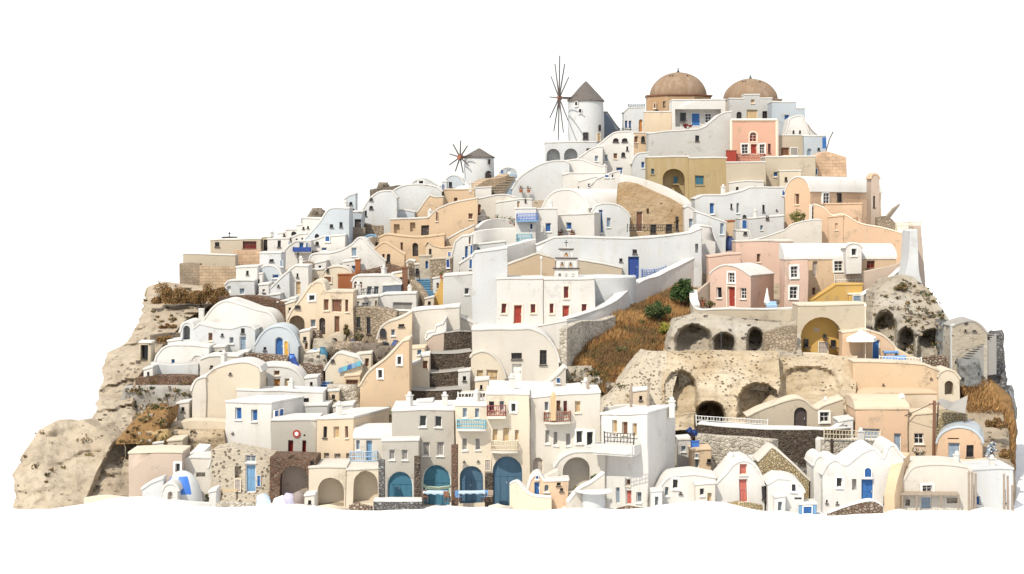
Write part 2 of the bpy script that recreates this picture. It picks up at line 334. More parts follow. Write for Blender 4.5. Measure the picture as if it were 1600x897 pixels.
def open_parts(H, kind, poly, mp, dep, par):
    """poly in plane coordinates, mp(s,z,v) -> world, dep: how deep the leaf sits (negative stands proud)"""
    nm, fill, fr, mode, sur = ST[kind]
    n = len(poly); xs = [p[0] for p in poly]; zs = [p[1] for p in poly]; w, h = max(xs) - min(xs), max(zs) - min(zs)
    fw = min(.07, w * .1)
    if mode in ('hole', 'hole2'):
        if fill: mk('niche_wall', [mp(x, z, dep - .03) for x, z in poly], [tuple(range(n))], fill, par)
        return
    if mode == 'deep':
        mk('opening', [mp(x, z, dep - .02) for x, z in poly], [tuple(range(n))], 'dark', par); return  # flat dark sheet at the back paints the gloom inside an opening
    def ring(mb, po, pi, v0, v1):
        vs = [mp(x, z, v) for v in (v0, v1) for P_ in (po, pi) for x, z in P_]; fs = []
        for k in range(n):
            j = (k + 1) % n
            fs += [(k, j, n + j, n + k), (2 * n + k, 3 * n + k, 3 * n + j, 2 * n + j), (n + k, n + j, 3 * n + j, 3 * n + k), (k, 2 * n + k, 2 * n + j, j)]
        mb.add(vs, fs)
    inn = scale_poly(poly, -fw); fb = MB(); ring(fb, poly, inn, dep - .12, dep - .005)
    x0, x1, z0, z1 = min(xs) + fw, max(xs) - fw, min(zs) + fw, max(zs) - fw
    def bar(mb, a, b, c, d, v0, v1): mb.box(mp(a, b, v0), mp(c, b, v0) - mp(a, b, v0), mp(a, d, v0) - mp(a, b, v0), mp(a, b, v1) - mp(a, b, v0))
    if mode == 'win':
        cx = (x0 + x1) / 2; bw = .02
        if w > .62: bar(fb, cx - bw, z0, cx + bw, z1, dep - .09, dep - .03)
        for q in (((.36, .68) if h > 1.0 else (.55,)) if w > .62 else ()): bar(fb, x0, z0 + (z1 - z0) * q - bw, x1, z0 + (z1 - z0) * q + bw, dep - .085, dep - .03)
        bar(fb, min(xs) - .06, min(zs) - .09, max(xs) + .06, min(zs) - .005, min(dep, 0) - .14, dep - .01)
        f = fb.done('window', fr, par)
        mk('pane', [mp(x, z, dep - .02) for x, z in inn], [tuple(range(n))], fill, f)
    elif mode == 'shut':
        bar(fb, min(xs) - .06, min(zs) - .09, max(xs) + .06, min(zs) - .005, min(dep, 0) - .12, dep - .01)
        f = fb.done('window', fr, par); cx = (x0 + x1) / 2; arch = n > 6
        zt = z1 if not arch else z0 + (z1 - z0) * .62
        if arch: mk('pane', [mp(x, z, dep - .02) for x, z in inn], [tuple(range(n))], fill, f)
        for a, b in ((x0, cx - .012), (cx + .012, x1)):
            sb = MB(); bar(sb, a, z0, b, zt, dep - .06, dep - .025)
            for q in range(6):
                zz = z0 + (zt - z0) * (q + .35) / 6; bar(sb, a + (b - a) * .14, zz, b - (b - a) * .14, zz + (zt - z0) * .07, dep - .085, dep - .058)
            sb.done('shutter', fill, f)
    else:
        lf = MB(); lf.add([mp(x, z, dep - .03) for x, z in inn], [tuple(range(n))])
        zt = z1 if n <= 6 else z0 + (z1 - z0) * (.6 if mode == 'gate' else .72)
        nb = 2 if mode == 'door' else max(4, int(w / .5))
        for q in range(nb):
            a, b = x0 + (x1 - x0) * (q + .08) / nb, x0 + (x1 - x0) * (q + .92) / nb
            if mode == 'door':
                for lo, hi in ((.06, .44), (.5, .92)): bar(lf, a, z0 + (zt - z0) * lo, b, z0 + (zt - z0) * hi, dep - .06, dep - .028)
            else: bar(lf, a, z0 + .05, b, zt, dep - .07, dep - .028)
        if mode == 'gate' and n > 6: bar(lf, x0, zt, x1, zt + .1, dep - .1, dep - .028)
        d = lf.done('door', fill, par); fb.done('frame', fr, d)
        if h > 1: 
            hb = MB(); hx = x1 - (x1 - x0) * .15 if mode == 'door' else (x0 + x1) / 2 - .1
            bar(hb, hx, z0 + h * .42, hx + .06, z0 + h * .42 + .16, dep - .13, dep - .06); hb.done('handle', 'steel', d)
    if sur:
        sb = MB(); ring(sb, scale_poly(poly, .15), scale_poly(poly, .01), -.05, .04); sb.done('surround', sur, par)

HG = 'houses stacked up the hillside'
JIT = [0]
class H_: pass
def house(label, mat, top, yb, L=6., yaw=0, b=None, d=None, roof='white', w='', sw='', cat='house', name='house', ext=1.6, lean=None, rt=.16, group=HG, border=None, bevel=.09, back=None):
    """front outline given by its upper edge (photo pixels, left to right) and lower edge; extruded L metres back"""
    JIT[0] = (JIT[0] + 3) % 11
    if d is None: d = D(b if b else yb)
    if yb < 776: d = min(d, D(yb) - .3)
    d -= JIT[0] * .07
    x0, x1 = top[0][0], top[-1][0]; xm = (x0 + x1) / 2; th = R(yaw)
    u = Vector((math.cos(th), math.sin(th), 0)); ni = Vector((-math.sin(th), math.cos(th), 0))
    W = (x1 - x0) * d / F / max(.2, math.cos(th)); d += abs(math.sin(th)) * W / 2
    if back is not None:                      # flat roof: depth from where its rear edge shows
        yt = min(p[1] for p in top); L = max(2., d * (yt - back) / (back - HY))
    P0 = at(xm, yb, d)
    def hit(px, py, O=P0, nn=ni):
        r = Vector(((px - CX) / F, 1, -(py - HY) / F)); o2 = Vector((O.x, O.y, 0)); t = o2.dot(nn) / r.dot(nn)
        return r * t + Vector((0, 0, ZC))
    def loc(px, py): p = hit(px, py); return ((p - P0).dot(u), p.z)
    def mp(s, z, v): q = P0 + u * s + ni * v; return Vector((q.x, q.y, z))
    tp = [loc(*p) for p in top]; zl = min(loc(x0, yb)[1], loc(x1, yb)[1]) - ext
    tp = dense(tp); out = dense([(tp[0][0], zl)] + tp + [(tp[-1][0], zl)])
    h = H_(); h.root = thing(name, label, cat, (P0.x, P0.y, min(loc(x0, yb)[1], loc(x1, yb)[1])), group)
    h.mp, h.loc, h.hit, h.u, h.ni, h.P0, h.L, h.d = mp, loc, hit, u, ni, P0, L, d
    holes = []; specs = []
    for kd, cx, cy, ww, hh, arch in parse(w):
        pts = [(cx - ww / 2, cy + hh / 2), (cx + ww / 2, cy + hh / 2), (cx + ww / 2, cy - hh / 2), (cx - ww / 2, cy - hh / 2)]
        if arch:
            sp = min(ww / 2, hh * .6)
            pts = pts[:2] + [(cx + ww / 2 * math.cos(math.pi * k / 10), cy - hh / 2 + sp - sp * math.sin(math.pi * k / 10)) for k in range(11)]
        pl = [loc(*p) for p in pts]
        big = scale_poly(pl, .08); ok = all(inside(p, out) for p in big)
        bb = (min(p[0] for p in big), max(p[0] for p in big), min(p[1] for p in big), max(p[1] for p in big))
        for hb in holes:
            if not (bb[1] < hb[1][0] or bb[0] > hb[1][1] or bb[3] < hb[1][2] or bb[2] > hb[1][3]): ok = False
        dp = {'deep': 1.0, 'hole': .55, 'hole2': 1.6, 'gate': .35}.get(ST[kd][3], .32)
        if ok: holes.append((pl, bb, dp))
        elif ST[kd][3] in ('hole', 'hole2'): continue
        specs.append((kd, pl, dp if ok else -.03))
    # --- wall mesh
    no = len(out); V = [mp(s, z, 0) for s, z in out] + [mp(s, z, L) for s, z in out]; Fc = []
    idx = list(range(no)); loops = [list(out)]
    for pl, bb, dp in holes:
        st = len(V); V += [mp(s, z, 0) for s, z in pl]; idx += list(range(st, st + len(pl))); loops.append(pl)
        s2 = len(V); V += [mp(s, z, dp) for s, z in pl]; n = len(pl)
        for k in range(n): Fc.append((st + k, st + (k + 1) % n, s2 + (k + 1) % n, s2 + k))
        Fc.append(tuple(range(s2, s2 + n)))
    Fc += tess(loops, V, idx, lambda s, z: mp(s, z, 0))
    Fc += tess(loops[:1], V, list(range(no, 2 * no)), lambda s, z: mp(s, z, L))
    bw = set()
    for k in range(no):
        j = (k + 1) % no; Fc.append((k, j, no + j, no + k))
        if True: bw.add((min(k, j), max(k, j))); bw.add((min(k, j) + no, max(k, j) + no))
        a, c = Vector(out[k]) - Vector(out[k - 1]), Vector(out[j]) - Vector(out[k])
        if 0 < k < no - 1 and a.length > 1e-6 and c.length > 1e-6 and a.angle(c) > R(35): bw.add((k, k + no))
    h.wall = mk('wall', V, Fc, mat, h.root, smooth=35, bevel=bevel, bw=bw)
    # --- roof
    if lean:
        zt = (at(xm, lean, d + min(L, 4.5))).z; ze = max(p[1] for p in tp); prof = []
        for k in range(9):
            a = math.pi / 2 * k / 8; prof.append((-.08 + min(L, 4.5) * (1 - math.cos(a)), ze + .06 + max(.2, zt - ze) * math.sin(a)))
        prof.append((L, prof[-1][1] - .2)); prof += [(L, ze - .1), (-.08, ze - .1)]
        n = len(prof); s0, s1 = tp[0][0] - .07, tp[-1][0] + .07
        V = [mp(s, z, v) for s in (s0, s1) for v, z in prof]
        Fc = [(k, (k + 1) % n, n + (k + 1) % n, n + k) for k in range(n)] + [tuple(range(n)), tuple(range(n, 2 * n))]
        h.roof = mk('roof', V, Fc, roof, h.root, smooth=40)
    elif roof:
        runs = []; cur = []
        for a, c in zip(tp, tp[1:]):
            dx, dz = c[0] - a[0], c[1] - a[1]; ln = math.hypot(dx, dz)
            if ln > 1e-6 and dx / ln > .12:
                if not cur: cur = [a]
                cur.append(c)
            elif cur: runs.append(cur); cur = []
        if cur: runs.append(cur)
        for rn in runs:
            nr = []
            for k in range(len(rn)):
                acc = Vector((0, 0))
                for a, c in ((rn[max(k - 1, 0)], rn[k]), (rn[k], rn[min(k + 1, len(rn) - 1)])):
                    q = Vector((c[0] - a[0], c[1] - a[1]))
                    if q.length > 1e-6: q.normalize(); acc += Vector((-q.y, q.x))
                nr.append(acc.normalized())
            e0, e1 = Vector(rn[0]), Vector(rn[-1])
            up = [(Vector(p) + q * rt) for p, q in zip(rn, nr)]; dn = [(Vector(p) - q * .03) for p, q in zip(rn, nr)]
            ex = .05; up[0].x -= ex; dn[0].x -= ex; up[-1].x += ex; dn[-1].x += ex
            lp = up + dn[::-1]; n = len(lp); m_ = len(rn)
            V = [mp(p.x, p.y, v) for v in (-.07, L + .03) for p in lp]
            Fc = [(k, (k + 1) % n, n + (k + 1) % n, n + k) for k in range(n)]
            for off in (0, n):
                for k in range(m_ - 1): Fc.append((off + k, off + k + 1, off + n - 2 - k, off + n - 1 - k))
            mk('roof', V, Fc, roof, h.root, smooth=35, bevel=.05)
    if border:
        bp = [(x0, yb)] + list(top) + [(x1, yb)]; mb = MB()
        for a, c in zip(bp, bp[1:]):
            a, c = loc(*a), loc(*c)
            mb.tube([mp(a[0], a[1], -.02), mp(c[0], c[1], -.02)], .2, 4)
        mb.done('wall_border', border, h.root)
    for kd, pl, dp in specs: open_parts(h, kd, pl, mp, dp, h.root)
    if sw:
        right = yaw <= 0
        C0 = mp(tp[-1][0] if right else tp[0][0], 0, 0); on = u if right else -u
        def mps(s, z, v): q = C0 + ni * s - on * v; return Vector((q.x, q.y, z))
        for kd, cx, cy, ww, hh, arch in parse(sw):
            c = hit(cx, cy, C0, on); e = hit(cx + ww / 2, cy, C0, on); s = (c - C0).dot(ni); hw = abs((e - C0).dot(ni) - s)
            hw = min(max(hw, .2), 1.2); hz = hh * c.y / F / 2
            pl = [(s - hw, c.z - hz), (s + hw, c.z - hz), (s + hw, c.z + hz), (s - hw, c.z + hz)]
            if arch: pl = pl[:2] + [(s + hw * math.cos(math.pi * k / 10), c.z + hz - hw + hw * math.sin(math.pi * k / 10)) for k in range(11)]
            open_parts(h, kd, pl, mps, -.03, h.root)
    return h
def balcony(h, x0, x1, yf, yt, mat='black_iron', slab='white', out=.9, parapet=False, curve=False, label=None):
    """floor slab at yf with a railing up to yt, standing out of the front of house h"""
    s0, z0 = h.loc(x0, yf); s1, _ = h.loc(x1, yf); zt = h.loc(x0, yt)[1]; sb = MB()
    n = 12 if curve else 1
    def edge(t):
        s = s0 + (s1 - s0) * t
        return s, -(out * (.72 + .28 * math.sin(math.pi * t)) if curve else out)
    pts = [(s0, .02)] + [edge(k / n) for k in range(n + 1)] + [(s1, .02)]; m = len(pts)
    V = [h.mp(s, z, v) for z in (z0 - .16, z0) for s, v in pts]
    sl = mk('balcony', V, [tuple(range(m))[::-1], tuple(range(m, 2 * m))] + [(k, (k + 1) % m, m + (k + 1) % m, m + k) for k in range(m)], slab, h.root)
    path = [(s0 + .04, -.05)] + [(s, v + .05) for s, v in [edge(k / n) for k in range(n + 1)]] + [(s1 - .04, -.05)]
    rb = MB()
    if parapet:
        for (a, va), (c, vc) in zip(path, path[1:]):
            p, q = h.mp(a, z0, va), h.mp(c, z0, vc); dd = (q - p); nn = dd.cross(Vector((0, 0, 1))).normalized() * .14
            rb.box(p, dd, nn, (0, 0, zt - z0))
    else:
        for zz in (zt, z0 + .1, (z0 + zt) / 2): rb.tube([h.mp(s, zz, v) for s, v in path], .035, 4)
        for (a, va), (c, vc) in zip(path, path[1:]):
            p, q = h.mp(a, 0, va), h.mp(c, 0, vc); k = max(1, int((q - p).length / .17))
            for i in range(k + 1):
                t = i / k; s, v = a + (c - a) * t, va + (vc - va) * t
                rb.tube([h.mp(s, z0, v), h.mp(s, zt, v)], .02, 4)
                if i < k:
                    s2, v2 = a + (c - a) * (i + 1) / k, va + (vc - va) * (i + 1) / k
                    rb.tube([h.mp(s, z0 + .1 if i % 2 else (z0 + zt) / 2, v), h.mp(s2, (z0 + zt) / 2 if i % 2 else zt - .05, v2)], .018, 3)
    o = rb.done('railing', mat, sl)
    return sl
WG = 'terrace and garden walls of the village'
def ribbon(label, mat, pts, th=.45, cat='wall', name='terrace_wall', cap=None, ext=1.6, n=5, group=WG, capt=.13, smooth=True):
    """a standing wall along a path of (px, top, bottom[, depth])"""
    P = [(p[0], p[1], p[2], min(p[3] if len(p) > 3 else 999, D(p[2]) - .2)) for p in pts]
    JIT[0] = (JIT[0] + 3) % 11
    P = S(P, n) if smooth else P
    tp = [at(x, y, d - JIT[0] * .05) for x, y, yb, d in P]; bt = [at(x, yb, d - JIT[0] * .05).z - ext for x, y, yb, d in P]
    k = len(tp); nr = []
    for i in range(k):
        t = tp[min(i + 1, k - 1)] - tp[max(i - 1, 0)]; nr.append(Vector((-t.y, t.x, 0)).normalized())
    V = []
    for p, z, q in zip(tp, bt, nr): V += [Vector((p.x, p.y, z)), p, p + q * th, Vector((p.x + q.x * th, p.y + q.y * th, z))]
    Fc = []
    for i in range(k - 1):
        a, c = 4 * i, 4 * i + 4
        Fc += [(a, c, c + 1, a + 1), (a + 1, c + 1, c + 2, a + 2), (a + 2, c + 2, c + 3, a + 3), (a + 3, c + 3, c, a)]
    Fc += [(0, 1, 2, 3), (4 * k - 1, 4 * k - 2, 4 * k - 3, 4 * k - 4)]
    base = Vector((tp[k // 2].x, tp[k // 2].y, bt[k // 2] + ext))
    if not cap:
        o = mk(name, V, Fc, mat, None, base, smooth=40, bevel=.06); tag(o, label, cat, group); return o
    r = thing(name, label, cat, base, group); mk('wall', V, Fc, mat, r, smooth=40)
    V = []
    for p, q in zip(tp, nr):
        a, c = p - q * .06, p + q * (th + .06)
        V += [a - Vector((0, 0, .02)), a + Vector((0, 0, capt)), c + Vector((0, 0, capt)), c - Vector((0, 0, .02))]
    mk('coping', V, Fc, cap, r, smooth=40, bevel=.05); return r
def rows(tab, y): return lerp_tab(tab, y)
def rock(label, mat, Lc, Rc, y0, y1, dep=None, caves=(), amp=.6, freq=.25, step=3.0, rl=0, rr=0, rtop=0, cat='rock', name='rock_outcrop', kind=None, group=None, skirt=5., xn=0, seed=0, top=None, rough=1.0, ledge=0):
    """lumpy rock between a left and a right outline; caves: (cx, cy, rx, ry, metres deep)"""
    ny = max(3, int((y1 - y0) / step)); wmax = max(rows(Rc, y0 + (y1 - y0) * k / 10) - rows(Lc, y0 + (y1 - y0) * k / 10) for k in range(11))
    nx = max(3, int(wmax / step)); V = []; so = Vector((seed * 17.3, seed * 5.1, 0))
    for j in range(ny + 1):
        yy = y0 + (y1 - y0) * j / ny; xl, xr = rows(Lc, yy), rows(Rc, yy)
        for i in range(nx + 1):
            t = i / nx; x = xl + (xr - xl) * t; y = yy
            if top is not None: y = max(lerp_tab(top, x), yy) if j else lerp_tab(top, x)
            d = dep(x, y) if dep else D(y) - .6
            p = at(x, y, d)
            nv = noise.fractal(p * freq + so, 1.0, 2.1, 6); d -= amp * nv
            nv2 = noise.turbulence(p * freq * 2.7 + so, 4, False); d -= amp * .55 * (nv2 - .4) + rough * amp * .22 * noise.fractal(p * freq * 6 + so, .8, 2.2, 4)
            if ledge:
                q = (p.z * .30 + 1.3 * noise.noise(p * .09 + so) + .35 * noise.noise(p * .5)) % 1.0; d += ledge * (q if q < .85 else (1 - q) * 5.6)
            w = xr - xl
            if rl and t * w < rl: q = 1 - t * w / rl; d += rl / ppm(d) * (1 - math.sqrt(max(0, 1 - q * q)))
            if rr and (1 - t) * w < rr: q = 1 - (1 - t) * w / rr; d += rr / ppm(d) * (1 - math.sqrt(max(0, 1 - q * q)))
            if rtop and (yy - y0) < rtop: q = 1 - (yy - y0) / rtop; d += rtop / ppm(d) * (1 - math.sqrt(max(0, 1 - q * q)))
            for cx, cy, rx, ry, cd in caves:
                ax, ay = (x - cx) / rx, (y - cy) / ry
                if y > cy and ay > 0: rad = max(abs(ax) ** 1.0, abs(ay)) if ry > 0 else 9
                else: rad = math.hypot(ax, ay)
                rad += .07 * noise.noise(Vector((x * .12, y * .12, cx)))
                if rad < 1:
                    e = min(1, (1 - rad) * min(rx, ry) / 5.0); e = e * e * (3 - 2 * e); d += cd * e * (.7 + .3 * (1 - rad ** 2))
                elif rad < 1.18: d -= .25 * (1.18 - rad) / .18
            if xn:
                xo = xn * noise.noise(Vector((yy * .06, seed, 3.1))) + xn * .5 * noise.noise(Vector((yy * .2, seed, 1.1)))
                if rl: x += xo * max(0, 1 - t * 4)
                if rr: x += xo * max(0, 1 - (1 - t) * 4)
            V.append(at(x, y, d))
    Fc = []; w = nx + 1
    for j in range(ny):
        for i in range(nx): Fc.append((j * w + i, j * w + i + 1, (j + 1) * w + i + 1, (j + 1) * w + i))
    ring = [i for i in range(w)] + [j * w + nx for j in range(1, ny + 1)] + [ny * w + i for i in range(nx - 1, -1, -1)] + [j * w for j in range(ny - 1, 0, -1)]
    st = len(V)
    for i in ring: v = V[i]; V.append(v + Vector((0, skirt, -.4 if i < w else 0)))
    m = len(ring)
    for k in range(m): Fc.append((ring[k], st + k, st + (k + 1) % m, ring[(k + 1) % m]))
    Fc.append(tuple(st + k for k in range(m)))
    c = sum((V[i] for i in range(st)), Vector()) / st
    o = mk(name, V, Fc, mat, None, Vector((c.x, c.y, min(v.z for v in V[:st]))), smooth=60)
    tag(o, label, None if kind else cat, group, kind); return o
def leafy(label, cat, name, px, py, d, rx, ry, n, leaf, mats, trunk=True, group=None, lumps=7, up=0.0, seed=1, low=False):
    """bush: stems plus many small leaf faces gathered in uneven clumps; (px,py) is its foot, rx, ry in pixels"""
    rnd = random.Random(seed); k = d / F; base = at(px, py, d); r = thing(name, label, cat, base, group)
    cl = []
    for i in range(lumps):
        a = rnd.random() * 6.28; q = rnd.random() ** .5
        cl.append((Vector((math.cos(a) * q * rx * .76, math.sin(a) * q * rx * .6, ry * ((.05 + .6 * rnd.random() * (1 - .6 * q)) if low else (.35 + 1.2 * rnd.random() * (1 - .5 * q))))) * k, (.24 + .26 * rnd.random()) * min(rx, ry) * k * 1.1))
    mb = MB()
    for i in range(n):
        c, rad = rnd.choice(cl); v = Vector((rnd.gauss(0, 1), rnd.gauss(0, 1), rnd.gauss(0, 1))).normalized() * rad * rnd.random() ** .4
        p = base + c + v
        if p.z < base.z: p.z = base.z + .05
        a = Vector((rnd.gauss(0, 1), rnd.gauss(0, 1), rnd.gauss(0, .7) + up)).normalized() * leaf * (.6 + .8 * rnd.random()); b = a.cross(Vector((rnd.gauss(0, 1), rnd.gauss(0, 1), rnd.gauss(0, 1)))).normalized() * leaf * .4
        mb.add([p - a * .5, p + b * .5, p + a * .5, p - b * .5], [(0, 1, 2, 3)], rnd.randrange(len(mats)))
    mb.done('foliage', mats, r, recalc=False)
    if trunk:
        tb = MB()
        for c, rad in cl[:5]: tb.tube([base - Vector((0, 0, .3)), base + c * .5 + Vector((.05, 0, 0)), base + c], .07 * rx * k + .02, 5, r2=.02)
        tb.done('stem', 'pole_wood', r)
    return r
def grass(label, name, polys, n, hgt, mats, depf=None, seed=3, lean=.5, wid=.05):
    """dry grass: many single blades on the slope inside a pixel polygon"""
    rnd = random.Random(seed); mb = MB()
    for poly in polys:
        xs = [p[0] for p in poly]; ys = [p[1] for p in poly]
        cnt = 0; tries = 0
        while cnt < n // len(polys) and tries < n * 20:
            tries += 1
            x, y = rnd.uniform(min(xs), max(xs)), rnd.uniform(min(ys), max(ys))
            if not inside((x, y), poly): continue
            cnt += 1; d = (depf(x, y) if depf else D(y)) - rnd.random() * .8; p = at(x, y, d) - Vector((0, 0, .1))
            cl = noise.noise(p * .35)
            hh = hgt * (.45 + rnd.random() * .8) * (1 + .6 * cl); a = rnd.random() * 6.28; t = Vector((math.cos(a), math.sin(a), 0))
            ln = Vector((rnd.gauss(.25, .4), rnd.gauss(-.2, .4), 0)) * lean * hh; w = t * wid * (.6 + rnd.random())
            q = int((cl + .5) * len(mats) + rnd.gauss(0, .6)); q = max(0, min(len(mats) - 1, q))
            mb.add([p - w, p + w, p + ln * .35 + Vector((0, 0, hh * .6)) + w * .5, p + ln + Vector((0, 0, hh))], [(0, 1, 2), (0, 2, 3)], q)
    o = mb.done(name, mats, None, None, recalc=False); tag(o, label, None, None, 'stuff'); return o
def stairs(label, mat, pts, w, cat='stairs', name='stairway', riser=None, n=10, group=None, rise2=None):
    """flight of steps from the first to the last (px,py,depth); w metres wide"""
    a, b = at(*pts[0]), at(*pts[1]); r = thing(name, label, cat, a, group); mb = MB(); rb = MB()
    dirh = Vector((b.x - a.x, b.y - a.y, 0)); dl = dirh / n; sd = Vector((-dirh.y, dirh.x, 0)).normalized() * w
    for k in range(n):
        o = a + dl * k; z1 = a.z + (b.z - a.z) * (k + 1) / n; z0 = a.z + (b.z - a.z) * k / n
        mb.box((o.x - sd.x / 2, o.y - sd.y / 2, a.z - 1.5), dl, sd, (0, 0, z1 - .05 - a.z + 1.5))
        e = dl.normalized() * .03
        rb.box((o.x - sd.x / 2 - e.x, o.y - sd.y / 2 - e.y, z1 - .05), dl + e, sd, (0, 0, .05))
        rb.box((o.x - sd.x / 2 - e.x, o.y - sd.y / 2 - e.y, z0 + .02), e * .9, sd, (0, 0, z1 - z0 - .08), 1)
    mb.done('steps', mat, r); rb.done('treads', [riser or mat, rise2 or mat], r); return r
def fence(label, mat, pts, h=1.0, cat='railing', name='railing', group=None, gap=.25, r=.03):
    P = [at(*p) for p in pts]; mb = MB()
    ro = thing(name, label, cat, P[0], group)
    for z in (h, h * .55, .1): mb.tube([p + Vector((0, 0, z)) for p in P], r, 4)
    for p, q in zip(P, P[1:]):
        k = max(1, int((q - p).length / gap))
        for i in range(k):
            o = p.lerp(q, i / k); mb.tube([o, o + Vector((0, 0, h))], r * .8, 4)
            if i % 2: mb.tube([o + Vector((0, 0, .1)), p.lerp(q, (i + 1) / k) + Vector((0, 0, h))], r * .6, 3)
    mb.done('bars', mat, ro)
    for p in P: pb = MB(); pb.tube([p - Vector((0, 0, .1)), p + Vector((0, 0, h + .12))], r * 1.8, 5); pb.done('post', mat, ro)
    return ro
# ================================================================== setting
RIDGE = [(-400,1500),(-20,1500),(15,900),(28,760),(60,690),(130,668),(150,648),(165,580),(215,545),(225,485),(240,455),(290,425),(330,405),(450,405),(500,375),(560,350),(600,325),(690,310),
         (760,297),(850,262),(950,235),(1020,215),(1250,225),(1300,262),(1325,292),(1370,330),(1430,385),(1450,480),(1490,530),(1560,545),(1575,650),(1588,740),(1605,1000),(1640,1500),(2000,1500)]
DIG = [(1030, 1345, 176, 207, 7), (1345, 1500, 188, 208, 6)]      # hollows in the slope behind the cave mouths
def build_setting():
    V = []; xs = list(range(-40, 1660, 8)); ys = [152 + 2 * k for k in range(115)]
    for Y in ys:
        py = lerp_tab(DINV, Y)
        for x in xs:
            rg = lerp_tab(RIDGE, x); p = py
            if py < rg:
                yr = D(rg); z = ZC - (rg - HY) / F * yr - .55 * (Y - yr)
            else: z = ZC - (py - HY) / F * Y
            q = Vector(((x - CX) * Y / F, Y, 0)); z += .5 * noise.fractal(q * .12, 1, 2, 5) - .75
            for a, b, c, e, dz in DIG:
                z -= dz * max(0, min(1, (x - a) / 12, (b - x) / 12)) * max(0, min(1, (Y - c) / 2, (e - Y) / 2))
            V.append((q.x, q.y, max(z, -2.0)))
    w = len(xs); Fc = [(j * w + i, j * w + i + 1, (j + 1) * w + i + 1, (j + 1) * w + i) for j in range(len(ys) - 1) for i in range(w - 1)]
    o = mk('hillside', V, Fc, 'hill_soil', None, (0, 220, 0), smooth=60); tag(o, 'pale stony hillside under the village', None, None, 'structure')
    crest = [(-200,812),(0,812),(60,801),(100,793),(170,781),(230,777),(290,790),(360,794),(480,792),(530,799),(600,801),(700,797),(760,795),(830,802),(900,795),(970,801),(1040,790),(1090,784),(1130,786),(1200,803),(1290,812),(1400,806),(1450,799),(1590,803),(1800,812)]
    xs = [-4000, -800, -200] + [-70 + 1.0 * k for k in range(141)] + [200, 800, 4000]
    ys = [-300, 40, 110, 135] + [140 + .8 * k for k in range(36)] + [175, 250, 400, 900, 4000]; V = []
    for Y in ys:
        for x in xs:
            px = CX + F * x / 153.0; zc = max(0, ZC - (lerp_tab(crest, px) - HY) / F * 153.0)
            f = math.exp(-((Y - 153.0) / 5.0) ** 2) if abs(x) < 75 else 0
            V.append((x, Y, zc * f + (.12 * noise.fractal(Vector((x * .2, Y * .2, 0)), 1, 2, 4) if f > .02 else 0)))
    w = len(xs); Fc = [(j * w + i, j * w + i + 1, (j + 1) * w + i + 1, (j + 1) * w + i) for j in range(len(ys) - 1) for i in range(w - 1)]
    o = mk('ground', V, Fc, 'ground_white', None, (0, 0, 0), smooth=60); tag(o, 'plain white ground in front of the village', None, None, 'structure')
build_setting()

# ================================================================== cliffs and rocks
rock('tall eroded cliff at the left end of the village', 'weathered_rock', [(655,62),(690,40),(740,22),(800,24)], [(655,150),(690,175),(740,150),(800,125)], 655, 805, lambda x, y: 160 + (800 - y) * .07 + max(0, x - 60) * .01, amp=1.0, freq=.16, rl=26, rtop=14, xn=6, kind='structure', name='cliff', seed=1, ledge=.5, top=[(20,735),(62,672),(92,656),(110,660),(128,655),(150,668)])
rock('low sloping cliff foot beside the houses', 'cliff_rock', [(655,140),(690,130),(740,115),(790,105)], [(655,205),(690,215),(740,240),(790,300)], 675, 795, lambda x, y: 163 + (790 - y) * .09, amp=1.6, freq=.14, rtop=12, kind='structure', name='cliff', seed=2, ledge=1.3, top=[(130,672),(160,690),(205,690),(215,700),(300,735)])
rock('upper pale cliff below the dry shrubs', 'cliff_rock', [(440,228),(465,226),(500,217),(535,195),(548,166),(600,158),(640,148),(690,130)], [(440,360),(465,345),(500,290),(535,258),(590,215),(640,205),(690,210)], 440, 690, lambda x, y: D(y) - 1 + (690 - y) * .0, amp=1.5, freq=.15, rl=24, rtop=8, xn=7, kind='structure', name='cliff', seed=3, ledge=1.3, top=[(166,552),(195,540),(217,502),(226,466),(232,448),(260,440),(360,452)])
rock('small grey ledge of rock under the red tile strip', 'grey_plaster', [(600,195),(640,182)], [(600,305),(640,300)], 602, 640, lambda x, y: 183, amp=.25, freq=.4, kind='structure', name='rock_ledge', seed=4, rtop=6)
rock('ochre hump of rock like a half buried vault', 'ochre_rock', [(670,222),(706,218)], [(670,262),(706,266)], 670, 708, lambda x, y: 170.5, amp=.5, freq=.4, rl=12, rr=10, rtop=12, cat='rock', name='rock_outcrop', seed=5)
rock('long smooth beige rock shelf beside the ochre hump', 'tuff', [(672,255),(710,258)], [(664,350),(710,352)], 672, 712, lambda x, y: 171.8, amp=.45, freq=.3, rtop=14, cat='rock', name='rock_outcrop', seed=6)
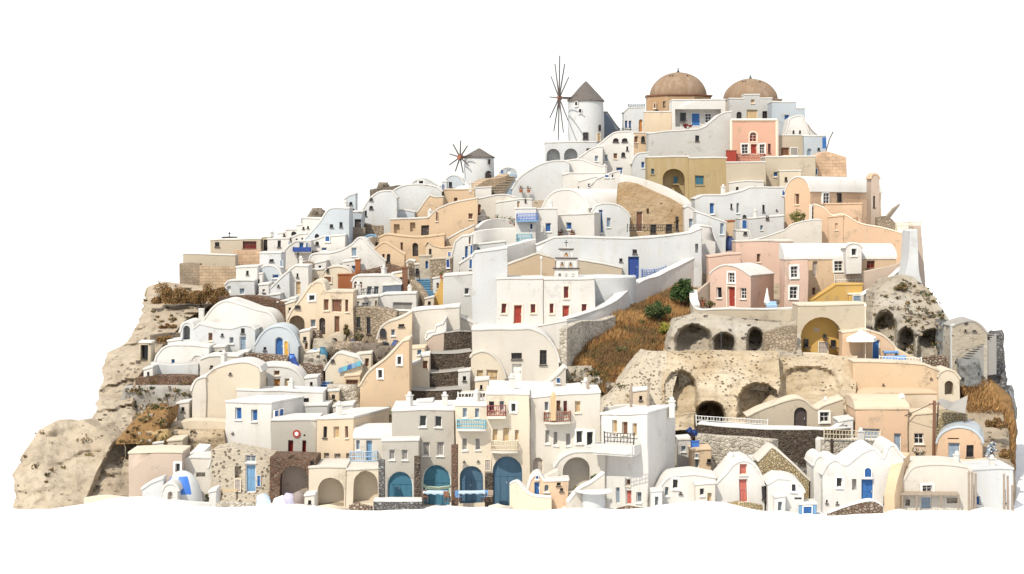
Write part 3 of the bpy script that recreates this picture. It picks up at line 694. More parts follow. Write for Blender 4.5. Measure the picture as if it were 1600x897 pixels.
# right hand rocks
rock('pitted rock bank full of small holes', 'pitted_rock', [(548,1010),(575,985),(610,960),(640,935)], [(548,1060),(575,1062),(610,1052),(640,1048)], 548, 648, lambda x, y: 178 + (640 - y) * .06, amp=.7, freq=.2, rl=14, rtop=10, seed=7, cat='rock')
rock('big tuff rock with two cave mouths low on its face', 'tuff', [(545,1045),(600,1035),(670,1030)], [(545,1215),(600,1220),(640,1210),(670,1200)], 548, 672, lambda x, y: 177.0 + (660 - y) * .06, caves=[(1064,612,26,34,3.0),(1109,650,24,24,7.0),(1186,626,34,28,3.6)], amp=.9, freq=.13, rough=.8, step=1.4, rtop=14, seed=8)
rock('rounded pale rock with three hollow caves under the pink house', 'pale_rock', [(487,1062),(510,1052),(560,1040)], [(487,1245),(510,1250),(560,1255)], 487, 566, lambda x, y: 188 + (560 - y) * .08, caves=[(1084,530,30,24,4.2),(1131,535,18,17,3.6),(1180,533,14,22,5)], rough=.5, amp=1.0, freq=.2, step=1.4, rtop=10, seed=9, top=[(1050,505),(1085,488),(1150,496),(1165,500),(1200,505),(1255,500)])
rock('hollow slope of yellow tuff above the cave house', 'tuff', [(555,1205),(600,1212),(660,1180)], [(555,1340),(600,1338),(660,1335)], 556, 668, lambda x, y: 178.5 + (660 - y) * .07, amp=1.0, freq=.14, rough=1.0, rtop=8, seed=10, caves=[(1265,600,50,30,1.2)])
rock('rugged rock face with a row of arched hollows', 'pale_rock', [(425,1400),(450,1368),(500,1362),(580,1362)], [(425,1450),(450,1462),(500,1486),(530,1495),(580,1497)], 428, 582, lambda x, y: 188.5 + (575 - y) * .09, caves=[(1383,518,19,34,3.6),(1416,535,15,27,4.0),(1455,537,22,24,3.6)], amp=1.1, freq=.2, step=1.4, rr=16, rtop=14, seed=11, top=[(1362,462),(1385,440),(1405,428),(1425,432),(1450,450),(1497,520)])
rock('dark mottled crag at the right edge', 'ash_stone', [(515,1540),(560,1532),(600,1520),(650,1545)], [(515,1567),(560,1571),(600,1573),(650,1586)], 517, 655, lambda x, y: 185.5 + (640 - y) * .05, amp=1.0, freq=.22, rr=9, rtop=8, rl=6, xn=3, seed=12, top=[(1530,540),(1545,524),(1566,515),(1590,600)])
rock('smooth pale grey rock fringe at the far right edge', 'grey_rock', [(600,1560),(640,1570),(745,1570)], [(600,1580),(640,1590),(745,1586)], 602, 748, lambda x, y: 180 + (745 - y) * .06, amp=.7, freq=.25, rr=12, rtop=10, xn=3, seed=22)
house('grey round topped wall house on the right edge cliff', 'pale_rock', [(1488,522)] + S([(1489,512),(1500,506),(1518,502),(1532,508),(1543,522)]), 600, L=4, d=187, w='n 1509 516 3 3;n 1523 516 6 2', roof='grey_plaster')
rock('pale blue grey weathered ruin wall below the round topped house', 'grey_rock', [(560,1496),(600,1500)], [(560,1530),(600,1536)], 560, 604, lambda x, y: 184.6, amp=.7, freq=.4, rl=5, rr=5, rtop=7, seed=27, name='ruin', cat='ruin')
rock('black and white speckled rock below the pale blue wall block', 'ash_stone', [(585,1500),(615,1512),(640,1530)], [(570,1535),(600,1545),(645,1552)], 578, 645, lambda x, y: 183.5 + (640 - y) * .05, amp=.8, freq=.4, rl=6, rr=6, rtop=6, seed=23)
rock('jagged grey rock spur above the round topped house', 'grey_rock', [(500,1478),(545,1480),(590,1486)], [(500,1492),(545,1496),(590,1502)], 500, 592, lambda x, y: 186.2 + (590 - y) * .05, amp=.8, freq=.4, rl=5, rr=5, rtop=6, seed=24)
stairs('dark slatted stair beside the mottled crag', 'grey_plaster', [(1508,562,185.3), (1552,520,187.5)], .8, riser='black_iron', n=12)
ribbon('narrow white pillar wall at the left of the grey round house', 'cool_white', [(1487,508,580,186.5),(1494,506,580,186.5)], th=.6, smooth=False)
rock('brown earth bank at the right edge', 'brown_earth', [(575,1490),(620,1500),(660,1525),(740,1555)], [(575,1530),(620,1580),(660,1588),(740,1587)], 577, 745, lambda x, y: 178 + (740 - y) * .06, amp=.9, freq=.25, rr=14, rtop=10, xn=3, kind='structure', name='earth_bank', seed=13)
rock('brown earth slope between the white walls and the caves', 'brown_earth', [(448,1052),(470,1005),(500,900),(540,884),(580,886),(600,930),(628,955)], [(448,1090),(470,1090),(500,1068),(540,1050),(575,1010),(600,990),(628,972)], 450, 630, lambda x, y: D(y) - .4, amp=.5, freq=.25, step=4, kind='structure', name='earth_slope', seed=14)
rock('stony foot of the dry slope beside the cream roof', 'pale_rock', [(575,886),(600,884),(622,884)], [(575,925),(600,945),(622,965)], 572, 622, lambda x, y: 185.5, amp=.5, freq=.4, seed=15)
rock('rubble spill of reddish stones beside the cream roof', 'boulder_rock', [(598,948),(622,945)], [(598,985),(622,990)], 598, 624, lambda x, y: 183.5, amp=.7, freq=.6, seed=16, rtop=6)
rock('brown boulder sitting on a roof ledge', 'boulder_rock', [(286,592),(298,588)], [(286,606),(298,610)], 285, 300, lambda x, y: 258, amp=.4, freq=.8, rl=6, rr=6, rtop=5, name='boulder', seed=17, cat='boulder', skirt=2)
rock('dark boulder on the left ridge beside the blue grey house', 'boulder_rock', [(326,488),(342,478)], [(326,503),(342,514)], 325, 343, lambda x, y: 246.5, amp=.4, freq=.8, rl=6, rr=6, rtop=6, name='boulder', seed=18, cat='boulder', skirt=2)

# ================================================================== top of the hill
h = house('white house with two dark arches at the foot of the big windmill', 'cool_white', [(852,223),(933,222)], 254, L=7, w='E 865 242 21 20 a;E 892 242 21 20 a;n 921 234 10 5')
def windmill(label, xl, xr, yt, yb, cap_y, d, hub, rv, rh, mat, wins, npole=12, capr=1.04):
    k = d / F; c = at((xl + xr) / 2, yb, d); rad = (xr - xl) / 2 * k; c.y += rad
    r = thing('windmill', label, 'windmill', c, None); H = (yb - yt) * k
    mb = MB(); mb.lathe(c, [(rad * 1.03, -2), (rad * 1.02, 0), (rad, H * .5), (rad * .97, H)], 40); mb.done('tower', mat, r, smooth=50)
    ch = (yt - cap_y) * k; mb = MB()
    mb.lathe(c, [(rad * capr, H - .12), (rad * capr, H + .05), (rad * .72, H + ch * .32), (rad * .38, H + ch * .66), (rad * .1, H + ch * .93), (.02, H + ch)], 32); mb.done('cap', 'thatch', r, smooth=40)
    for kd, px, py, w, hh, arch in parse(wins):
        q = at(px, py, d); a = math.asin(max(-.95, min(.95, (q.x - c.x) / rad))); hw, hz = w * k / 2 / max(.4, math.cos(a)), hh * k / 2
        def mp(s, z, v, a=a): return c + Vector(((rad * 1.01 - v) * math.sin(a) + s * math.cos(a), -(rad * 1.01 - v) * math.cos(a) + s * math.sin(a), z - c.z))
        pl = [(-hw, q.z - hz), (hw, q.z - hz), (hw, q.z + hz), (-hw, q.z + hz)]
        if arch: pl = pl[:2] + [(hw * math.cos(math.pi * i / 10), q.z + hz - hw + hw * math.sin(math.pi * i / 10)) for i in range(11)]
        open_parts(None, kd, pl, mp, -.03, r)
    hp = at(hub[0], hub[1], c.y - .0); hp.y = c.y - rad * .55
    fr = min(.9, rh / rv); ax = Vector((-math.sqrt(1 - fr * fr), -fr, 0)); mb = MB(); mb.tube([hp, hp - ax * (rad * .9)], .16, 8); mb.done('axle', 'pole_wood', r)
    mb = MB(); mb.tube([hp + ax * .5, hp - ax * .1], .32, 10); mb.done('hub', 'rust_iron', r, smooth=40)
    pr = Vector((-ax.y, ax.x, 0)); R_ = rv * k; ends = []
    for i in range(npole):
        a = 2 * math.pi * i / npole + .08; e = hp + ax * .25 + (pr * math.sin(a) + Vector((0, 0, math.cos(a)))) * R_ * (1 if i % 2 == 0 else .93)
        ends.append(e); mb = MB(); mb.tube([hp + ax * .25, e], .105, 5, r2=.075); mb.done('sail_pole', 'sail_pole', r)
    return r
windmill('big white windmill with grey thatched cap and tall bare sail poles', 888, 945, 156, 226, 125, D(226), (876, 154), 66, 15, 'cool_white', 'd 907 173 5 7;d 901 161 5 8 a;n 915 212 8 11;n 937 199 3 9 a;T 935 214 6 13')
windmill('small white windmill with low grey cap on the left ridge', 724, 772, 245, 284, 231, 268, (721, 246), 26, 19, 'cool_white', 'n 763 252 3 7;K 762 273 9 12 a', 9)
house('dark grey gabled hut behind the big windmill', 'slate_blue', [(944,176),(948,176),(968,203)], 208, L=4, d=294, roof='thatch', cat='hut', name='gabled_hut')
# left domed church
def dome_church(label, cx, rd, rdr, y_dome, y_top, y_base, d, drum, oct_, wins, fin):
    k = d / F; c = at(cx, y_base, d); Rr = rd * k; c.y += rdr * k
    r = thing('domed_church', label, 'church', c); z0 = (y_base - y_dome) * k; hh = (y_dome - y_top) * k
    mb = MB(); rq = rdr * k / (math.cos(math.pi / 8) if oct_ else 1)
    mb.lathe(c, [(rq, -3), (rq, z0 - .1)], 8 if oct_ else 40, a0=math.pi / 8); mb.done('drum', drum, r, smooth=30, bevel=.08)
    mb = MB(); mb.lathe(c, [(rq + .05, z0 - .28), (rq + .22, z0 - .18), (rq + .22, z0), (rq - .4, z0 + .02)], 8 if oct_ else 40, a0=math.pi / 8); mb.done('cornice', 'brown_wood' if oct_ else 'dome', r)
    mb = MB(); mb.lathe(c, [(Rr * 1.0, z0 - .05)] + [(Rr * math.cos(a), z0 + hh * math.sin(a)) for a in [math.pi / 2 * i / 16 for i in range(16)]] + [(.05, z0 + hh)], 48); mb.done('dome', 'dome', r, smooth=60)
    mb = MB(); mb.lathe(c, [(.25, z0 + hh - .1), (.18, z0 + hh + .2), (.07, z0 + hh + .3), (.05, z0 + hh + fin * k)], 8); mb.cbox((c.x, c.y, z0 + hh + fin * k * .75 + c.z), .34, .06, .07); mb.done('finial', 'black_iron', r)
    for vx in (-.5, -.36, .42):
        a = vx * 1.2; e = .95; p = c + Vector((Rr * math.sin(a) * math.cos(e), -Rr * math.cos(a) * math.cos(e), z0 + hh * math.sin(e)))
        mb = MB(); mb.tube([p, p + (p - c - Vector((0, 0, z0))).normalized() * .12], .12, 8); mb.done('vent', 'dark_wood', r)
    for kd, px, py, w, h_, arch in parse(wins):
        q = at(px, py, d); rr = rdr * k; a = math.asin(max(-.95, min(.95, (q.x - c.x) / rr)))
        def mp(s, z, v, a=a): return c + Vector(((rr * 1.02 - v) * math.sin(a) + s * math.cos(a), -(rr * 1.02 - v) * math.cos(a) + s * math.sin(a), z - c.z))
        hw, hz = w * k / 2, h_ * k / 2; open_parts(None, kd, [(-hw, q.z - hz), (hw, q.z - hz), (hw, q.z + hz), (-hw, q.z + hz)], mp, -.05, r)
    return r
dome_church('left brown domed church with an eight sided ochre drum', 1064, 45, 50, 147, 110, 190, 301, 'drum', True, 'n 1041 162 7 8;o 1026 164 6 9;n 1029 173 4 5', 7)
dome_church('right brown domed church with a round tan drum', 1178, 43, 48, 153, 120, 190, 302, 'tan', False, '', 6)
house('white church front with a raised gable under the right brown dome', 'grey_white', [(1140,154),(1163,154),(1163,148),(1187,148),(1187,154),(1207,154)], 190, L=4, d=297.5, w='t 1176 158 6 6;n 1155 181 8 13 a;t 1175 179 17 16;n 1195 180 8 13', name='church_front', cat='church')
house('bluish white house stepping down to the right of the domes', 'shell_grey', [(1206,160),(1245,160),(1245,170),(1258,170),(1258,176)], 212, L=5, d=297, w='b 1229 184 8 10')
house('tan cube house with a curved corner below the left dome', 'light_tan', [(1006,175),(1050,175)], 209, L=4, d=293, w='')
house('small white house with two narrow blue shutters left of the domes', 'cool_white', [(975,176),(982,169),(1008,168)], 210, L=5, d=292.5, w='D 979 194 4 12;D 985 194 4 12;O 1001 196 6 20 a', roof='white')
fence('thin black railing on the roof of the small white house', 'black_iron', [(982,168,294),(1007,168,294)], .4)
h = house('white house with a shaded blue door terrace between the domes', 'white', [(1050,157),(1134,156)], 206, L=5, d=291.5, w='E 1091 184 72 27')
def back_leaf(h, w, inset):                      # doors and windows on the rear wall of a recess
    for kd, cx, cy, ww, hh, arch in parse(w):
        pl = [h.loc(cx - ww / 2, cy + hh / 2), h.loc(cx + ww / 2, cy + hh / 2), h.loc(cx + ww / 2, cy - hh / 2), h.loc(cx - ww / 2, cy - hh / 2)]
        open_parts(h, kd, pl, h.mp, inset - .06, h.root)
back_leaf(h, 'B 1089 186 14 21;n 1069 182 9 13;d 1108 184 10 16', 1.6)
house('long grey white wall house sweeping up to the right dome', 'grey_white', [(1013,209),(1041,206),(1090,203)] + S([(1103,198),(1115,188),(1124,180),(1133,176)]) + [(1144,175)], 246, L=5, d=287, w='n 1090 216 6 9')
house('row of small brown arched rooms under the tan cube', 'tan', [(984,208),(1042,208)], 231, L=4, d=288.5, w='o 994 218 6 10;n 1005 218 6 10 a;n 1020 218 6 10;r 1036 217 7 9')
h = house('salmon pink house with white border and arched red window', 'salmon', [(1143,188),(1214,188)], 250, L=5, yaw=0, d=281, w='rt 1177 214 11 15 a;dt 1164 233 10 15;RT 1178 233 10 16;dt 1191 233 8 15;r 1202 232 4 14', border='trim_cream')
balcony(h, 1150, 1194, 253, 241, 'red_iron', 'trim_cream', 1.2)
house('plain tan block carrying the red balcony', 'beige', [(1135,254),(1197,254)], 306, L=5, d=277.5)
mbx = MB(); p = at(1143, 253, 278); mbx.cbox((p.x, p.y + .6, p.z + .75), 1.4, 1.0, 1.5); mbx.cbox((p.x, p.y + .6, p.z + 1.55), 1.5, 1.1, .12, 1)
o = mbx.done('booth', ['red_door', 'rust_iron'], None, p); tag(o, 'small dark red booth on the tan block', 'booth')
house('white tapered chimney shaped house near the right top', 'white', [(1228,213),(1234,186),(1240,183),(1250,181),(1255,183),(1266,212)], 216, L=4, d=286, w='n 1240 207 3 6;n 1250 207 3 6', roof='white')
house('cream block patched in brown, white and pink', 'beige', [(1215,212),(1262,212)], 247, L=4, d=284, w='o 1227 237 14 13;g 1241 237 12 13')
house('pale grey house right of the patched block', 'shell_grey', [(1256,213),(1291,213)], 250, L=4, d=283, w='gb 1264 238 7 12 a;n 1279 233 4 4')
house('wide plain beige wall house under the patched block', 'beige', [(1196,246),(1274,245)], 292, L=5, d=279.5, w='b 1216 272 14 8')
house('brown stone block with sloping top at the upper right edge', 'tan_brick', [(1272,243),(1291,236),(1323,246)], 286, L=6, d=281, roof=None, w='b 1275 268 5 10', name='stone_house')
mb = MB(); p = at(1290, 233, 279); mb.tube([p - Vector((0, 0, .5)), at(1296, 218, 279), at(1302, 206, 279)], .07, 5); o = mb.done('leaning_pole', 'pole_wood', None, p); tag(o, 'thin leaning wooden pole above the brown stone block', 'pole')
mb = MB(); p = at(1288, 232, 279.4); mb.box(at(1285, 232, 279.4), (.55, 0, 0), (0, .08, 0), (0, 0, 1.5)); mb.box(at(1285.5, 223, 279.35), (.45, 0, 0), (0, .04, 0), (0, 0, .06)); o = mb.done('blue_gate', 'blue', None, p); tag(o, 'blue gate panel beside the leaning pole', 'gate')
mb = MB()
for i in range(7):
    a, b = at(1256 + i * 2.2, 184 + i * 3.4, 285.5), at(1263 + i * 2.6, 212, 285.5)
    mb.tube([a, b], .05, 4)
o = mb.done('slatted_awning', 'weathered_wood', None, at(1265, 212, 285.5)); tag(o, 'slatted wooden awning beside the tapered white house', 'awning')
h = house('ochre house with a pointed arch and teal window', 'ochre', [(1012,246),(1076,245)], 306, L=5, d=273, w='E 1053 285 34 44 a;tl 1020 268 5 9', bevel=.05)
back_leaf(h, 'tl 1057 281 8 13', 1.6)
house('ochre house with teal shutters right of the pointed arch', 'ochre', [(1076,247),(1136,247)], 306, L=5, d=272.5, w='tl 1093 282 14 15')
h = house('white house with tiny arched windows below the brown rooms', 'white', [(934,228)] + S([(942,222),(955,211),(965,207),(985,206)]) + [(990,214)], 272, L=5, d=284, w='n 962 219 9 6 a;n 976 219 9 6 a;gb 947 247 5 10;o 962 244 6 9;n 974 241 6 7 a;b 968 267 10 11;n 980 232 3 6')
fence('black scrollwork railing above the arched white house', 'black_iron', [(957,210,284),(986,205,284)], .55)
house('white house with a small blue window on the slope below the big mill', 'white', S([(884,262),(905,247),(925,233),(936,229)]) + [(942,229)], 280, L=5, d=280, w='gb 932 247 5 9;b 903 258 4 6')
house('grey white house with a rounded corner beside the ochre arch', 'cool_white', Q(988,262,1000,240) + [(1014,239)], 278, L=4, d=276, w='b 1005 258 5 10')
mb = MB(); p = at(1000, 280, 274)
for x in (985, 990, 996): mb.lathe(at(x, 278, 274), [(.3, 0), (.45, .5), (.3, .95), (.36, 1.05)], 12)
o = mb.done('blue_cover', 'blue_cloth', None, p); tag(o, 'blue covered bundles beside the ochre arch', 'bundle')

# ================================================================== upper left ridge
house('small pale vault just right of the small windmill', 'shell_grey', A(781,806,270,262), 276, L=4, d=270, w='b 784 268 4 7;W 794 268 6 8')
house('grey white vaulted house climbing behind the steps', 'cool_white', S([(800,296),(812,278),(835,262),(858,254),(880,252),(890,255)]), 300, L=6, d=266, w='')
house('smooth white ramp roof house below the twin arches', 'white', S([(838,276),(856,262),(880,254),(905,250),(925,256)]) + [(945,262)], 296, L=5, d=268.5)
h = house('grey vaulted house with a low blue window and pots', 'cool_white', [(805,296)] + S([(806,282),(820,270),(842,262),(866,262),(884,270)]) + [(888,292)], 298, L=5, d=263.5, w='gb 840 287 8 14 a')
house('white cube house with a wide blue window slot', 'white', [(880,274),(892,271),(945,271)], 302, L=5, d=260.5, w='b 910 294 15 6')
house('white gable house stepping up beside the cracked tan house', 'white', [(922,292),(932,281),(955,271),(970,268)], 312, L=5, d=258.5, w='b 948 275 7 5;D 957 275 3 5')
stairs('blue grey steps beside the vaulted grey house', 'cool_white', [(795,306,262), (799,272,270)], 1.5, riser='shell_grey', rise2='grey_blue', n=12)
stairs('dark stone stairway rising right of the small windmill', 'beige', [(770,306,260.5), (792,276,268)], 2.2, riser='beige', rise2='lava', n=12)
ribbon('low brown stone wall right of the small windmill', 'fort_brick', [(738,296,302,263),(760,281,296,264.5),(785,277,290,266),(796,272,285,267)], name='stone_wall', cat='stone wall', th=1.6)
house('low white house under the brown stone wall', 'white', [(741,294),(768,293)], 312, L=4, d=259.5)
house('blue grey vault left of the small windmill', 'blue_white', A(696,724,288,275), 300, L=5, d=268.5, w='n 704 289 5 8')
house('long white vault with a gabled window on the left ridge', 'cool_white', [(638,296)] + S([(640,291),(650,283),(660,280),(668,281),(682,289)]) + [(690,296)], 306, L=5, d=262, w='dt 658 287 7 9')
house('wide grey white vaulted roof on the left ridge', 'cool_white', S([(596,330),(606,308),(618,296),(634,290),(660,289),(682,293)]) + [(690,300)], 334, L=6, d=256)
house('white sloping house with three dark holes on the left ridge', 'cool_white', S([(556,352),(566,330),(578,312),(592,301),(612,299)]) + [(620,310)], 356, L=5, d=253.5, w='n 580 311 5 4 a;n 580 324 6 5 a;n 571 333 4 8')
ribbon('dark stone roof edge under the ridge boulder', 'boulder_rock', [(584,296,300,257.5),(600,293,300,258),(628,289,296,258.5)], name='stone_wall', cat='stone wall', th=1.5)
house('brown brick wall house below the wide grey vault', 'dark_brick', [(624,311),(670,308)], 332, L=4, d=252.5, roof=None, name='stone_house')
house('rusty brown box room beside the brown brick wall', 'terracotta', [(604,316),(623,315)], 331, L=3, d=251.8, roof=None)
house('pale blue shed with a rounded roof under the rusty box', 'blue_white', [(607,333)] + S([(612,330),(625,329),(640,330)]) + [(648,332)], 350, L=3, d=249)
mb = MB(); p = at(722, 300, 262); mb.lathe(p, [(1.65, -1), (1.5, 0), (.75, .9), (.06, 1.55)], 24); o = mb.done('tent_roof', 'canvas', None, p, smooth=60); tag(o, 'small white conical tent roof below the small windmill', 'tent')
h = house('blue grey balcony house between the ridge vaults', 'blue_white', [(672,300),(690,289),(690,284),(698,284)], 318, L=4, d=258, w='D 692 293 3 12')
# tan houses left of centre
house('tan cube house with one brown window below the tent roof', 'tan', [(694,297),(742,297)], 330, L=4, d=252, w='o 712 313 6 8', roof='light_tan')
house('tan quarter round wall house rising to a tower', 'tan', S([(640,343),(652,332),(664,316),(672,306)]) + [(680,309),(693,308)], 348, L=4, d=249.5, roof='ivory')
house('big curved tan house with two small brown windows', 'tan', S([(670,341),(682,328),(700,320),(722,315),(746,310)]) , 370, L=5, d=244.5, w='o 682 338 4 15;o 735 338 7 9', roof='ivory')
house('cream curved house with a narrow brown arch', 'ivory', S([(745,312),(770,306),(790,305),(805,309)]), 352, L=5, d=246, w='BR 749 330 5 22 a;t 810 320 3 9')
house('tan box house with a dark door and a pale niche', 'tan', [(610,343),(640,342),(672,341)], 370, L=4, d=243.5, w='K 664 361 12 18;N 620 358 9 16;N 645 354 8 14')
house('tan house with a tall dark door and a slit window', 'tan', S([(592,372),(604,367),(625,369),(650,371),(672,370),(695,367)]), 402, L=5, d=233.5, w='o 628 387 4 18;K 649 390 9 22 a', roof='tan')
house('tan house with one narrow dark window and a round corner', 'light_tan', [(665,385)] + S([(668,378),(676,384),(690,388),(700,387)]) + [(716,387)], 412, L=4, d=230.5, w='n 672 395 4 12', roof='tan')
house('pale tan triangle roofed house behind the narrow window', 'light_tan', [(696,377),(720,362),(742,352),(742,362)], 396, L=4, d=236.5, w='n 712 383 5 4 a')
house('white cube house with small windows beside the cream curve', 'white', [(775,317),(812,312),(832,312)], 348, L=4, d=245, w='t 810 321 4 13;n 821 313 2 5')

# left ridge below
house('stepped white house with a round dark window on the left ridge', 'white', [(433,365),(446,364),(446,360),(463,359),(463,353),(472,352),(472,342),(503,342)], 392, L=5, d=241.5, w='n 459 366 8 9 a;n 444 367 3 3;n 474 356 3 3;n 481 355 3 3')
house('bluish sloping white house below the dark boulder', 'blue_white', S([(458,392),(478,372),(498,350),(512,330),(520,326)]) + [(546,326)], 396, L=5, d=239, w='n 518 353 5 5;n 533 351 5 8;n 495 371 7 10 a')
house('grey blue cube house with a dark grey door on the left ridge', 'shell_grey', [(532,332),(566,331)], 360, L=4, d=238, w='K 559 349 10 14;b 538 336 10 5')
ribbon('dark stone ledge under the dark boulder', 'boulder_rock', [(474,341,345,247),(492,338,345,247.5),(514,330,338,248)], name='stone_wall', cat='stone wall', th=1.5)
ribbon('brown stone terrace wall right of the dry bushes', 'dark_brick', [(527,356,371,236),(548,355,371,236),(570,356,371,236)], name='stone_wall', cat='stone wall', th=1)
h = house('white house with a broad deep blue balcony band', 'white', [(440,398),(452,385),(462,378),(486,377)], 410, L=4, d=233.5, w='gb 480 383 5 9;b 471 383 7 8')
balcony(h, 460, 485, 393, 386, 'deep_blue', 'white', .7, parapet=True)
house('white house with a blue curtain window right of the blue band', 'white', [(484,378),(507,370),(540,368)], 405, L=4, d=234.5, w='b 512 373 8 9;n 496 380 6 6 a;b 507 389 8 5')
house('small white house with a black window on the left ridge', 'white', [(418,374),(452,373)], 396, L=4, d=238, w='n 436 381 5 11;gb 452 380 3 6')
house('beige kiosk with a dark opening on the left ridge', 'beige', [(410,371),(423,370)], 394, L=2, d=237.5, w='n 417 383 9 18', roof='stone_cap')
house('beige wall house with a white vault set in front', 'beige', [(328,376),(345,375),(408,374)], 398, L=5, d=237, w='r 390 383 22 12;n 339 382 7 7', roof='stone_cap')
mb = MB(); p = at(356, 392, 234); pts = [(2.95, -.3), (2.9, 0), (2.6, .5), (1.9, .9), (.9, 1.08), (.03, 1.12)]; mb.lathe(p, pts, 32); o = mb.done('white_dome', 'white', None, p, smooth=60); tag(o, 'flat white dome in front of the beige wall house', 'dome')
mb = MB(); q = at(359, 375, 238); mb.tube([q, q + Vector((0, 0, .9))], .05, 5); mb.lathe(q + Vector((0, 0, .2)), [(.9, 0), (1.0, .1), (.9, .2)], 12); mb.cbox((q.x, q.y, q.z + .75), .25, .1, .2); o = mb.done('antenna', 'black_iron', None, q); tag(o, 'black antenna on the roof of the beige wall house', 'antenna')
ribbon('long plain beige fort wall at the left edge', 'beige', [(286,397,430),(315,398,430),(345,399,430),(368,400,430)], name='fort_wall', cat='wall', th=2, cap='stone_cap', smooth=False)
ribbon('dark brick buttress wall at the left edge', 'dark_brick', [(280,411,440),(297,411,440),(313,412,440)], name='fort_wall', cat='wall', th=1.2, smooth=False)
ribbon('coursed brown brick wall under the fort', 'fort_brick', [(312,415,444),(340,416,444),(369,416,444)], name='fort_wall', cat='wall', th=1.2, smooth=False)
ribbon('warm tan brick wall right of the fort', 'tan_brick', [(364,391,420),(385,391,420),(407,390,420)], name='fort_wall', cat='wall', th=1.2, smooth=False)
house('tall white house with a brown bench beside the fort', 'white', [(368,418),(402,417)], 460, L=4, d=216.5, w='n 386 426 4 6;n 390 445 3 8;b 374 452 6 12')
house('white house with a flat dark slot beside the fort', 'cool_white', [(405,396),(440,396)], 446, L=4, d=219.5, w='n 424 407 7 4;gb 440 412 5 10')
house('pale blue vault in the dip beside the olive bank', 'blue_white', A(402,438,432,416), 455, L=4, d=217.5, w='b 430 432 10 6')
house('low white house with a blue doorway under the fort', 'cool_white', [(352,446),(357,440),(398,439)], 466, L=4, d=214.5, w='gb 378 455 7 9;W 358 452 6 10')
house('white house with a tan door and small window slot', 'white', [(452,424)] + [(462,416),(482,416)], 466, L=4, d=214, w='n 465 430 3 6;T 466 450 7 21', yaw=0)
house('sloping pale house front left of the tan door', 'cool_white', S([(400,464),(420,452),(438,436),(453,424)]), 468, L=4, d=214.6, w='n 435 446 3 3')
house('long white swooping vault on the middle left slope', 'white', S([(482,418),(485,402),(494,397),(515,396),(535,391),(550,383),(563,372),(575,383),(590,398),(602,408)]), 424, L=5, d=225.5, w='gb 553 394 8 14;n 532 414 4 3')
house('white tent shaped house with a blue slit at the middle left', 'white', [(556,396),(566,374),(572,376),(590,404)], 420, L=3, d=224.8, w='b 560 392 3 12')

# ================================================================== centre
house('white barrel vaulted chapel with the biggest rounded roof', 'white', A(848,920,332,297,18), 372, L=14, yaw=-38, d=246, roof='pure_white', rt=.2)
house('second lower vault beside the biggest rounded roof', 'cool_white', [(926,332)] + S([(932,322),(945,319),(965,322),(980,332)]) + [(984,340)], 376, L=5, d=239.5, w='b 939 346 6 36;gb 951 348 6 15', roof='white')
house('white cube with one blue window left of the chapel', 'white', [(836,327),(871,326)], 400, L=5, d=239, w='b 856 355 9 14')
house('white cube with a smaller blue window under the chapel', 'white', [(871,337),(929,334)], 385, L=5, yaw=-18, d=237.5, w='b 889 353 9 11')
h = house('white house with two bright blue balconies', 'white', [(805,327),(838,326)], 402, L=4, d=237, w='D 831 353 4 9 a')
balcony(h, 807, 841, 344, 334, 'blue_iron', 'sky_blue', .9); balcony(h, 807, 831, 378, 366, 'teal_iron', 'teal', .8)
ribbon('white terrace wall in front of the flower pots', 'white', [(722,372,405,236),(745,361,405,236),(775,357,400,236.5),(808,356,400,237)], th=.5)
ribbon('thin white curved terrace wall above the flower pots', 'white', [(735,368,385,240),(755,348,380,241),(778,341,375,241),(806,345,372,241)], th=.5)
house('cracked tan house with an old plaster front', 'old_plaster', [(966,312),(968,286),(978,284),(995,287),(1015,295),(1048,310),(1076,326)], 366, L=4, d=240, w='BR 999 346 10 31;n 1020 357 9 14;n 1045 356 10 12;n 1058 351 4 15;n 1057 340 4 3;N 1012 330 4 8', roof=None, bevel=.05)
ribbon('white curved wall band over the cracked tan house', 'white', [(969,273,285,243),(990,276,290,242.5),(1015,283,297,242),(1042,294,308,241.5),(1062,306,322,241),(1069,320,330,240.5)], th=1.2, ext=.4)
house('big white wall house with a blue door and light pane', 'cool_white', [(838,384),(866,372),(900,371),(950,373),(990,373),(1040,370),(1080,364),(1097,356)], 436, L=4, d=222.5, w='n 992 393 7 7;n 970 407 5 5;DB 990 417 17 32;N 1089 388 5 14', roof='white')
fence('bright blue railing beside the blue door', 'blue_iron', [(1003,437,219.5),(1022,437,219.5),(1040,432,219.5)], 1.05)
house('white house with a blue door right of the cracked tan house', 'white', [(1083,366)] + Q(1083,362,1096,353) + [(1112,355),(1118,378)], 412, L=4, d=225.5, w='b 1093 364 6 16;t 1089 388 4 12')
house('small white house with a grey blue shutter by the cracked house', 'white', [(1070,325),(1075,322),(1088,330),(1098,338)], 376, L=4, d=238.5, w='gb 1080 349 6 16;b 1092 348 9 9')
house('sandy courtyard wall with a rising gable top', 'sand', S([(793,414),(812,407),(838,398),(850,400),(866,404)]) + [(868,408)], 440, L=2, d=218.3, roof='ivory', name='courtyard_wall', cat='wall', group=WG)
house('low beige courtyard wall right of the belfry', 'beige', [(904,407),(940,412),(972,420)], 440, L=2, d=217.8, roof='white', name='courtyard_wall', cat='wall', group=WG)
house('tall plain white house left of the red door chapel', 'cool_white', [(738,402),(742,395),(793,388),(793,386)], 506, L=6, d=209, roof='white')
ribbon('white parapet wall rising to the blue balconies', 'white', [(737,400,440,222),(765,392,440,223.5),(795,384,430,225),(838,373,420,227)], th=1)
h = house('left half of the red door chapel with plain white front', 'white', [(776,437),(849,436)], 512, L=7, d=203.3, w='rt 787 482 8 15;rt 833 482 8 15;RT 809 491 13 29', name='chapel', cat='chapel', roof='white')
